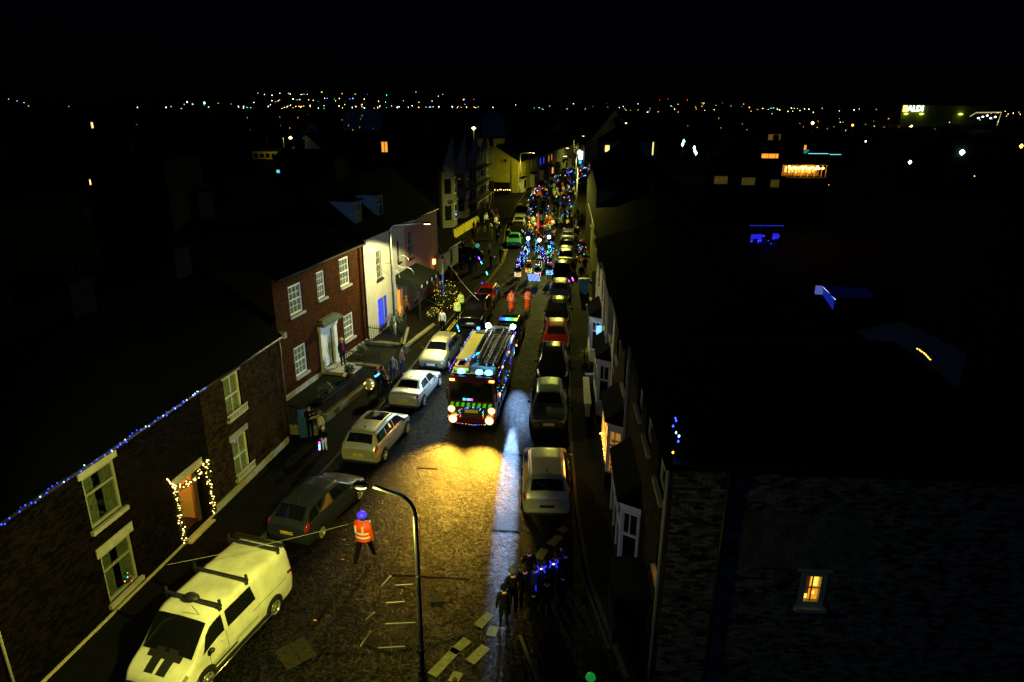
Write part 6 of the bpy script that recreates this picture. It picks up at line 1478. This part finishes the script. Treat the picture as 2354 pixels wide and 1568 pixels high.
def skin(J, E, sub=1, grow=1.0):
    names = list(J); me = bpy.data.meshes.new('skeleton'); me.from_pydata([J[n][:3] for n in names], [(names.index(a),names.index(b)) for a,b in E], [])
    o = bpy.data.objects.new('skeleton', me); COL.objects.link(o)
    m = o.modifiers.new('s','SKIN'); m.use_smooth_shade = True
    for i, n in enumerate(names): v = me.skin_vertices[0].data[i]; v.radius = (J[n][3]*grow, J[n][4]*grow); v.use_root = (i == 0)
    s = o.modifiers.new('d','SUBSURF'); s.levels = sub; s.render_levels = sub
    dg = bpy.context.evaluated_depsgraph_get(); out = bpy.data.meshes.new_from_object(o.evaluated_get(dg)); out.name = 'person'
    bpy.data.objects.remove(o); bpy.data.meshes.remove(me)
    seg = [(a,b,Vector(J[a][:3]),Vector(J[b][:3])) for a,b in E]
    def zone(c):
        best = None
        for a, b, p, q in seg:
            d = q-p; k = max(0,min(1,(c-p).dot(d)/max(1e-9,d.length_squared))); dd = (c-(p+d*k)).length
            if best is None or dd < best[0]: best = (dd,a,b,k)
        _, a, b, k = best
        if b[:2] == 'ha': return 2
        if b in ('jaw','head'): return 2 if (c.y < .01 and c.z < 1.66) else 3
        if b == 'crown': return 3
        if b == 'neck': return 2
        if b[:3] == 'toe': return 4
        if b[:3] in ('hip','kne','ank'): return 1
        return 0
    for k in range(5): out.materials.append(SKIN)
    mi = [zone(p.center) for p in out.polygons]; out.polygons.foreach_set('material_index', mi)
    # a nose and brow on the face side
    for v in out.vertices:
        if v.co.y < -.085 and abs(v.co.x) < .02 and 1.58 < v.co.z < 1.64: v.co.y -= .022
    return out
POSES = {'stand':('stand','down','down'),'phone':('stand','phone','phone'),'walk':('walk','side','down'),'walk2':('stride','down','fwd'),'drum':('walk','drum','drum'),'wave':('stand','up','down'),'hold':('stand','down','fwd'),'cheer':('walk','up','fwd'),'out':('stand','out','side')}
PM = {k: skin(*skeleton(v), sub=1) for k, v in POSES.items()}
def cloth(name, c, r=.85): return mat('cloth_'+name, c, r, var=.15, scale=8)
CL = {'black':cloth('black',(.004,.004,.005)),'navy':cloth('navy',(.015,.02,.05)),'grey':cloth('grey',(.09,.09,.09)),'red':cloth('red',(.42,.02,.015)),'white':cloth('white',(.6,.6,.56)),'yellow':cloth('yellow',(.6,.45,.04)),
      'blue':cloth('blue',(.03,.07,.35)),'green':cloth('green',(.04,.22,.06)),'brown':cloth('brown',(.12,.06,.03)),'cream':cloth('cream',(.5,.42,.28)),'orange':mat('hi_vis_orange',(.9,.075,.005),.5,var=.1,em=None),'lime':mat('hi_vis_lime',(.42,.62,.04),.5,var=.1),
      'purple':cloth('purple',(.12,.03,.22)),'pink':cloth('pink',(.5,.08,.2))}
HAIR = {'brown':mat('brown_hair',(.05,.025,.012),.7,var=.3),'fair':mat('fair_hair',(.35,.24,.12),.7,var=.3),'black':mat('black_hair',(.01,.01,.01),.6,var=.2),'grey':mat('grey_hair',(.3,.3,.3),.7)}
BAND = mat('reflective_band',(.85,.85,.85),.3,var=0)
def person(label, pos, face, pose='stand', coat='black', legs='black', hair='brown', h=1.72, z=0.0, group=None, hat=None, vest=None, hood=False, extra=None):
    rz = math.atan2(face[1],face[0])+math.pi/2
    o = put('person', PM[pose], None, (pos[0],pos[1],z), rz, label, 'person', group); o.scale = (h/1.76,)*3
    ms = [CL[coat], CL[legs], SKIN, HAIR[hair], CL['black']]
    for i, m in enumerate(ms): o.material_slots[i].link = 'OBJECT'; o.material_slots[i].material = m
    if hat:
        c = CL[hat] if hat in CL else hat; k = ('hat', c.name)
        if k not in SM: SM[k] = MB().lathe([(.118,1.645),(.122,1.68),(.105,1.75),(.06,1.795),(.001,1.81)], (0,0,0), 12, sy=1.12).ball((0,0,1.82),.035,6).mesh('hat', c)
        put('hat', SM[k], o)
    if vest:
        k = ('vest', vest)
        if k not in SM:
            SM[k] = MB().lathe([(.225,.84),(.22,1.0),(.215,1.15),(.235,1.28),(.225,1.38),(.12,1.455),(.08,1.47)], (0,0,0), 16, sy=.80).mesh('hi_vis_vest', CL[vest])
            SM[('band',vest)] = MB().lathe([(.229,.96),(.226,1.02)], (0,0,0), 16, sy=.80).lathe([(.226,1.10),(.224,1.16)], (0,0,0), 16, sy=.80).box(-.13,-.08,-.192,-.18,1.16,1.40).box(.08,.13,-.192,-.18,1.16,1.40).box(-.13,-.08,.18,.192,1.16,1.40).box(.08,.13,.18,.192,1.16,1.40).mesh('reflective_band', BAND)
        v = put('hi_vis_vest', SM[k], o); put('reflective_band', SM[('band',vest)], v)
    if hood:
        if 'hood' not in SM: SM['hood'] = MB().lathe([(.09,1.44),(.135,1.50),(.13,1.62),(.10,1.72),(.02,1.76)], (0,.035,0), 12, sy=1.0).mesh('hood', CL[coat])
        put('hood', SM['hood'], o)
    return o
def wand(label, c, d, L, cols, n=6, r=.035, group=None, name='light_wand', cat='light toy'):
    t = thing(name, label, cat, c, 0, group); d = Vector(d).normalized(); b = MB(); 
    for k in range(n): b.cur = k % len(cols); b.octa(d*(L*(k+.5)/n), r, r*1.2)
    b.build('bulb', cols, t, kind='stuff' if n > 6 else None); MB().tube([-d*.14,d*L], .012, 5).build('stick', PLASTIC, t)
    return t
# near people
s = at(840,1290)
st_ = person('steward in orange hi-vis coat and blue-violet lit hat walking by the dark hatchback', (s.x,s.y), (.35,.9), 'walk2', 'orange','black', h=2.0, vest='orange', hat=glow('hat_violet',(.06,.03,1),1.3))
st_.scale = (1.36,1.3,1.14); put('collar', MB().lathe([(.13,1.40),(.10,1.47),(.07,1.49)], (0,0,0), 12, sy=.85).mesh('collar', CL['lime']), st_)
c = at(748,1042); person('child in dark top with pale cap holding a rainbow light toy by the blue bin', (c.x,c.y), (-.2,-1), 'hold', 'black','white', 'brown', h=1.25, z=.11, hat='white')
wand('rainbow light toy held low by the child near the blue bin', (c.x-.12,c.y-.36,.78), (-.05,0,-.9), .42, [BMAG,BBLUE,BWHT,BGRN,BCYA,BPUR], 6, .05)
c = at(716,1010); person('adult in dark coat leaning over the blue bin', (c.x,c.y), (.6,-.6), 'phone', 'black','black','brown', z=.11)
c = at(740,1020); person('adult in a pale top behind the child by the garden wall end', (c.x,c.y), (-.5,-.8), 'out', 'cream','grey','brown', h=1.6, z=.11, hat='grey')
c = at(858,920); bl = (c.x-.1,c.y-.25,1.0)
person('person holding a glowing clear balloon by the garden wall end', (c.x+.35,c.y+.2), (-.4,-.9), 'phone','black','navy','brown', z=.11)
t = thing('clear_balloon', 'glowing clear balloon full of yellow lights beside the garden wall', 'balloon', (bl[0],bl[1],.75))
MB().ball((0,0,.30), .30, 14, 1.1).build('envelope', mat('cloudy_balloon',(.45,.42,.18),.25,var=.3,scale=12,coat=.5), t)
MB().tube([(0,0,-.6),(0,0,0)], .01, 4).build('string', PLASTIC, t)
for k in range(9): put('bulb', MB().octa((0,0,0),.03).mesh('bulb', BWARM), t, (.24*math.cos(k*2.4),-.20-.05*math.sin(k),.3+.2*math.sin(k*1.7)))
wand('cyan and green light toy waved beside the clear balloon', (c.x+.2,c.y-.1,1.45), (.6,0,.4), .35, [BCYA,BBLUE,BGRN], 5, .045)
for px, py, co, lab in ((882,895,'brown','person in brown in the group between garden wall and silver saloon'),(905,870,'grey','person in a grey jacket half turned in the group by the garden wall'),(893,920,'black','person in black nearest the silver saloon in the pavement group'),(925,850,'brown','person in tan standing behind the grey jacket by the garden wall'),(870,880,'navy','child in navy with orange hat in the pavement group')):
    c = at(px,py+12); person(lab, (c.x,c.y), (rnd.uniform(-.3,.9),rnd.uniform(-.9,.2)), rnd.choice(['phone','hold','stand']), co, rnd.choice(['black','navy']), rnd.choice(['brown','fair']), z=.11, h=1.7 if 'child' not in lab else 1.15, hat='orange' if 'child' in lab else None)
d = Bpt(5.35,.75,.34); person('person in navy coat and beige hat standing on the red brick house doorstep', (d.x,d.y), (.6,-.5), 'stand','navy','navy','fair', h=1.75, z=.34, hat='cream')
put('scarf', MB().box(-.06,.06,-.14,-.1,1.0,1.42).mesh('scarf', CL['red']), bpy.data.objects[-1] if 0 else [o for o in COL.objects if o.name.startswith('person')][-1])
d = Cpt(5.9,.5,.15); person('white-haired person in the orange-lit doorway under the canopy', (d.x,d.y), (.8,-.4), 'stand','brown','black','grey', h=1.7, z=.15, hat='cream')
for px, py, co, vest, lab in ((1052,742,'lime','lime','person in lime hi-vis jacket at the kerb before the black tall car'),(1060,722,'lime','lime','second person in lime hi-vis jacket, the farther one at the kerb'),(1018,768,'white',None,'person in a pale coat beside the lime jackets')):
    c = at(px,py); person(lab, (c.x,c.y), (-.4,-.9), 'stand', co,'black','brown', z=.11, h=1.75, vest=vest)
wand('blue and green light toy dangling before the lime jackets', tuple(at(1050,745,.9)), (.3,0,-1), .6, [BBLUE,BCYA,BGRN], 5, .05)
wand('magenta and blue light cluster hanging on the pavement by the red small car', tuple(at(1092,675,1.3)), (1,0,-.3), .5, [BPUR,BBLUE,BRED,BGRN], 6, .06)
for px, py, lab in ((1176,718,'left of two marshals in long orange coats walking ahead of the escort car'),(1213,715,'right of two marshals in long orange coats walking ahead of the escort car')):
    c = at(px,py); o = person(lab, (c.x,c.y), (0,-1) if 'left' in lab else (.1,1), 'walk', 'orange','orange','brown', h=1.9, vest='orange')
    put('coat_skirt', SM.setdefault('skirt', MB().lathe([(.23,.35),(.21,.6),(.19,.95)], (0,0,0), 14, sy=.85).mesh('coat_skirt', CL['orange'])), o)
for px, py, pose, lab in ((1128,625,'phone','spectator in black filming with a bright phone on the left pavement'),(1150,608,'phone','spectator in black with light hair filming farther up the left pavement')):
    c = at(px,py); person(lab, (c.x,c.y), (.9,.1), pose,'black','black','fair', z=.11, h=1.75)
    t = thing('phone', 'lit phone screen held by the '+('nearer' if py > 610 else 'farther')+' filming spectator on the left pavement', 'phone', (c.x+.42,c.y-.02,1.5)); MB().box(-.02,.02,-.05,.05,-.08,.08).build('body', PLASTIC, t); MB().box(-.026,-.02,-.045,.045,-.07,.07).build('screen', glow('phone_screen',(.5,.7,1),5), t)
# group at the bottom right corner
names_ = ['tallest silhouette with a grey bobble hat','beanie-wearing silhouette leftmost','silhouette raising a phone','silhouette behind the lit headbands','brown-hatted silhouette farthest back','silhouette in the middle wearing a blue-lit headband','silhouette with a second blue-lit headband','short silhouette at the right edge','silhouette at the back right','silhouette nearest the kerb corner','child silhouette at the bottom of the group']
for k, (px, py) in enumerate(((1178,1415),(1158,1442),(1205,1400),(1228,1395),(1215,1352),(1248,1385),(1275,1368),(1292,1400),(1296,1362),(1255,1425),(1225,1430))):
    c = at(px,py); person(names_[k]+' in the dark group at the bottom right', (c.x,c.y), (-.3,.95), ['stand','stand','phone','stand','hold','stand','wave','stand','stand','stand','stand'][k], ['black','black','black','navy','black','black','navy','black','black','black','black'][k],'black','brown', h=[1.82,1.6,1.7,1.65,1.6,1.7,1.7,1.4,1.7,1.6,1.2][k], hat=['grey','black',None,None,'brown',None,None,'black','black','black','black'][k])
wand('bright blue and violet light wand held out over the road at the bottom right', tuple(at(1196,1322,1.25)), (1,.1,-.12), .5, [BBLUE,BWHT,BPUR,BWHT,BGRN,BBLUE], 6, .035)
for px, py, lab in ((1244,1313,'nearer'),(1272,1302,'farther')):
    c = at(px,py,1.78); t = thing('lit_headband', f'{lab} blue-lit headband in the dark group at the bottom right', 'headband', c)
    MB().tube([(-.12,0,-.05),(-.08,0,.06),(0,0,.11),(.08,0,.06),(.12,0,-.05)], .022, 5).tube([(-.06,0,.08),(-.12,0,.2)], .015, 4).tube([(.06,0,.08),(.16,0,.2)], .015, 4).build('band', glow('headband_blue',(.01,.02,1),2.2), t); MB().octa((0,-.05,.12), .035).build('bulb', BYEL, t)
    point('headband_light', c+Vector((0,.25,.05)), 9, (.08,.12,1), .06)
wand('short blue light strip at hip height in the dark bottom right group', tuple(at(1232,1345,1.0)), (0,0,-1), .3, [glow('headband_blue',(.01,.02,1),2.2)], 4, .025)
c = at(1357,1568,1.6); person('person at the bottom edge wearing a green-glowing hat on the right pavement', (c.x,c.y), (-1,.2), 'stand','black','black','brown', hat=glow('hat_green',(.01,.35,.05),.5), z=.11)
c = at(1045,1565,1.6); person('person in a small lit hat cut off by the bottom edge by the dashed line', (c.x,c.y), (0,1), 'stand','black','black','brown')
# parade: drummers at the front
rp = random.Random(21)
CB = [BBLUE,BWHT,BCYA,BRED,BGRN,BYEL,BPUR,BORG,BMAG]
def drum(label, c, cols, r=.26):
    t = thing('samba_drum', label, 'drum', c); MB().lathe([(r,-.2),(r,.2),(r*.96,.21),(.01,.21)], (0,0,0), 14).build('shell', CL['white'], t)
    b = MB(); n = 14
    for z in (-.15,0,.15):
        for k in range(n): b.cur = rp.randrange(len(cols)); b.octa((r*1.05*math.cos(k*6.283/n), r*1.05*math.sin(k*6.283/n), z), .028)
    b.build('bulbs', cols, t, kind='stuff')
    return t
dr_ = [((1190,650),'stand',[BORG,BYEL,BGRN,BWHT]),((1215,640),'drum',[BGRN,BYEL,BRED]),((1235,650),'drum',[BWHT,BWARM,BRED,BORG]),((1262,645),'drum',[BBLUE,BCYA,BWHT])]
for k, ((px,py),po,cols) in enumerate(dr_):
    c = at(px,py); wd = ['leftmost','second from the left','third from the left','rightmost'][k]
    person(f'drummer in black, {wd} in the front rank of the parade band', (c.x,c.y), (0,-1), 'drum', 'black','black', 'brown', hat='black')
    drum(f'drum wound with coloured lights, {wd} in the front rank', (c.x,c.y-.42,.9), cols)
    b = thing('lit_hat_band', f'ring of coloured bulbs on the hat of the {wd} front drummer', 'light band', (c.x,c.y,1.7)); m = MB()
    for q in range(8): m.cur = q % len(cols); m.octa((.14*math.cos(q*.785),.14*math.sin(q*.785),0), .03)
    m.build('bulbs', [[BBLUE,BWHT],[BORG,BYEL],[BGRN,BRED],[BRED,BBLUE]][k]+cols[:2], b)
c = at(1222,652); pn = thing('light_banner', 'panel of parallel white-blue light tubes carried low before the drummers', 'light banner', (c.x+.1,c.y-.6,.75))
for k in range(9): put('tube', MB().tube([(-.48+k*.12,0,.32),(-.32+k*.12,-.1,-.34)], .014, 4).mesh('tube', glow('tube_blue',(.2,.35,1),6)), pn)
MB().box(-.55,.65,.02,.04,-.36,.34).build('backing', PLASTIC, pn)
# lit costumes in the second rank
for k, (px, py, cols) in enumerate(((1200,600,[BWHT,BBLUE,BWHT]),(1192,618,[BWHT,BBLUE]),(1212,575,[BWHT,BCYA,BBLUE]),(1235,572,[BGRN,BBLUE,BWHT]),(1245,590,[BBLUE,BWHT]),(1255,600,[BRED,BGRN,BMAG,BBLUE]),(1262,585,[BGRN,BGRN,BWHT]),(1268,575,[BCYA,BWHT,BBLUE]),(1240,610,[BRED,BGRN,BCYA]),(1208,590,[BBLUE,BORG,BCYA]))):
    c = at(px,py+16); wd = ['first','second','third','fourth','fifth','sixth','seventh','eighth','ninth','tenth'][k]
    person('band member in black wearing a costume of coloured lights', (c.x,c.y), (rp.uniform(-.3,.3),-1), rp.choice(['drum','walk','cheer']), 'black','black', 'brown', group='band members in costumes of lights')
    t = thing('costume_lights', 'mesh of coloured costume lights worn in the second rank of the parade', 'costume lights', (c.x,c.y,0), 0, 'costume lights in the second rank'); m = MB()
    for q in range(84):
        m.cur = rp.randrange(len(cols)); a = rp.uniform(0,6.28); z = rp.uniform(.45,1.7); rr = .21 if z < 1.45 else .13
        m.octa((rr*math.cos(a), rr*math.sin(a)*.85, z), rp.uniform(.013,.026))
    m.build('bulbs', cols, t, kind='stuff')
for px, py in ((1214,548),(1240,552),(1262,545)):
    c = at(px,py,1.5); t = thing('lantern', 'dazzling round white lantern carried above the second rank of the parade', 'lantern', c, 0, 'round white lanterns over the parade'); MB().ball((0,0,0), .2, 10).build('globe', glow('lantern_white',(.5,.75,1),12), t); MB().tube([(0,0,-1.4),(0,0,-.15)], .015, 5).build('pole', PLASTIC, t)
point('lantern_light', at(1240,552,1.9), 60, (.5,.7,1), .2)
# bright group and the crowd behind
cc = list(CL); 
def crowd(n, y0, y1, xl, xr, cols, side, hats=True):
    for k in range(n):
        y = y0+(y1-y0)*rp.random()**1.2; a, b = xl(y), xr(y); x = rp.uniform(a,b)
        co = rp.choice(cols); pose = rp.choice(['stand','walk','hold','wave','stand','walk2','cheer'])
        person(f'person in a {co} coat {side}', (x,y), (rp.uniform(-.6,.6),-1) if rp.random() < .7 else (rp.uniform(-1,1),1), pose, co, rp.choice(['black','navy','grey','black']), rp.choice(list(HAIR)), h=rp.uniform(1.55,1.85) if rp.random() < .8 else rp.uniform(1.1,1.4), group=f'people in {co} coats {side}', hat=rp.choice([None,None,None,'red','white','black']) if hats and y < 90 else None)
crowd(34, 77, 92, lambda y: lerp(KL,y)+2.6, lambda y: lerp(KR,y)-2.2, ['red','white','yellow','red','blue','cream','white','green','black','brown','orange'], 'in the brightly lit middle of the parade')
crowd(150, 90, 175, lambda y: lerp(KL,y)+2.2, lambda y: lerp(KR,y)-.3, ['black','black','navy','grey','brown','red','white','blue','cream','black','green','yellow','cream'], 'in the long crowd filling the street')
crowd(22, 72, 100, lambda y: lerp(KL,y)-4.2, lambda y: lerp(KL,y)-.5, ['black','black','navy','brown','white','cream'], 'watching from the left pavement')
crowd(10, 56, 70, lambda y: lerp(KL,y)-3.8, lambda y: lerp(KL,y)-1.4, ['black','black','navy'], 'watching from the dark left pavement near the low white house')
crowd(16, 58, 100, lambda y: lerp(KR,y)+.3, lambda y: lerp(KR,y)+1.4, ['black','black','navy','brown'], 'watching from the right pavement')
# parade staff with a tall red pole lantern
c = at(1236,548); t = thing('red_banner_pole', 'tall red tapering lantern pole in the bright middle of the parade', 'lantern', (c.x,c.y,0)); MB().lathe([(.05,1.0),(.16,1.6),(.12,2.6),(.01,3.2)], (0,0,0), 8).build('shade', glow('red_paper',(1,.1,.03),.7), t); MB().tube([(0,0,0),(0,0,1.1)], .03, 5).build('pole', PLASTIC, t)
# hand lights scattered through the crowd
GL_ = {id(BBLUE):'blue',id(BWHT):'white',id(BCYA):'cyan',id(BRED):'red',id(BGRN):'green',id(BYEL):'yellow',id(BPUR):'violet',id(BORG):'orange',id(BMAG):'magenta'}
WM = {}
for k in range(130):
    y = 66+100*rp.random()**1.3; x = rp.uniform(lerp(KL,y)+2.0, lerp(KR,y)-.2) if y > 76 or rp.random() < .5 else lerp(KR,y)+rp.uniform(.3,1.5)
    m = rp.choice([BBLUE,BBLUE,BBLUE,BCYA,BWHT,BGRN,BPUR,BRED,BYEL,BORG,BMAG,BBLUE]); m2 = rp.choice([m,BWHT,BCYA,m]); sc_ = .42 if y < 100 else .6
    key = (m.name,m2.name,k%3)
    if key not in WM:
        b = MB()
        for q in range(3): b.cur = q%2; b.octa((q*.08*(1 if k%3 else -.6), 0, q*.09*(k%3-.6)), .036)
        WM[key] = b.mesh('bulbs', [m,m2])
    nm = GL_[id(m)]; t = thing('hand_light', f'{nm} toy light carried in the long crowd', 'hand light', (x,y,rp.uniform(.9,1.9)), 0, f'{nm} toy lights in the crowd'); o = put('bulbs', WM[key], t); o.scale = (1.1*sc_*(1+(y-66)/90),)*3
for (px, py, z, cols, lab) in ((1105,600,1.2,[BBLUE,BCYA],'blue light toy low on the left pavement by the red-hatted child'),(1100,590,1.5,[BBLUE,BPUR],'blue light toy held higher on the left pavement'),(1118,625,.9,[BCYA,BGRN],'cyan and green light toy at the left kerb'),(1108,650,.6,[BBLUE,BGRN],'small blue light near the ground on the left pavement'),(1315,638,1.1,[BPUR,BMAG],'violet light toy on the right pavement by the blue bin'),(1297,545,1.2,[BBLUE,BCYA],'blue light toy beside the tall slim lamp')):
    wand(lab, tuple(at(px,py,z)), (.4,0,-1), .3, cols, 4, .055)
t = thing('round_sign', 'small pale cyan round road sign among the dark spectators on the left pavement', 'road sign', tuple(at(1098,608,0))); MB().tube([(0,0,0),(0,0,2.1)], .03, 5).build('pole', BLACK, t); MB().lathe([(.01,-.02),(.22,-.02),(.22,.02),(.01,.02)], (0,-.03,1.95), 16, 'Y').build('disc', glow('sign_cyan',(.1,.5,.4),.6), t); MB().obox((0,-.06,1.95),(.38,.01,.04),0,0,.8).build('slash', WHITE, t)
for px, py, lab in ((1128,555,'taller'),(1085,600,'shorter')):
    c = at(px,py); t = thing('gate_pillar', f'{lab} pale gate pillar with round cap on the left pavement', 'pillar', (c.x,c.y,.11)); MB().box(-.2,.2,-.2,.2,0,1.7).build('shaft', RENDER_Y, t); MB().ball((0,0,1.85), .2, 10).box(-.26,.26,-.26,.26,1.7,1.78).build('cap', RENDER_Y, t)
wl2 = thing('garden_wall', 'scalloped pale garden wall before the tall gabled houses', 'wall', (-7.2,82,0), R(78))
MB().box(0,12,-.12,.12,0,.9).build('coping', RENDER_Y, wl2)
for k in range(9): put('scallop', MB().prism([(k*1.3,.9),(k*1.3+1.2,.9),(k*1.3+1.0,1.15),(k*1.3+.6,1.22),(k*1.3+.2,1.15)], -.1, .1).mesh('scallop', RENDER_Y), wl2)
# litter on the near road
for px, py in ((560+672-900,1),):
    pass
for k, (px, py) in enumerate(((788,1287),(724,1427),(792,1242))):
    q = at(px,py); t = thing('fallen_leaf', ['orange leaf on the dark road by the steward','orange leaf beside the square manhole by the van','small orange leaf behind the steward'][k], 'leaf', (q.x,q.y,.02)); MB().slab([(-.06,0),(0,-.035),(.07,0),(0,.035)], 0, .008).build('blade', mat('orange_leaf',(.6,.2,.03),.7), t)
# the stage settles: every top-level Empty keeps its own name
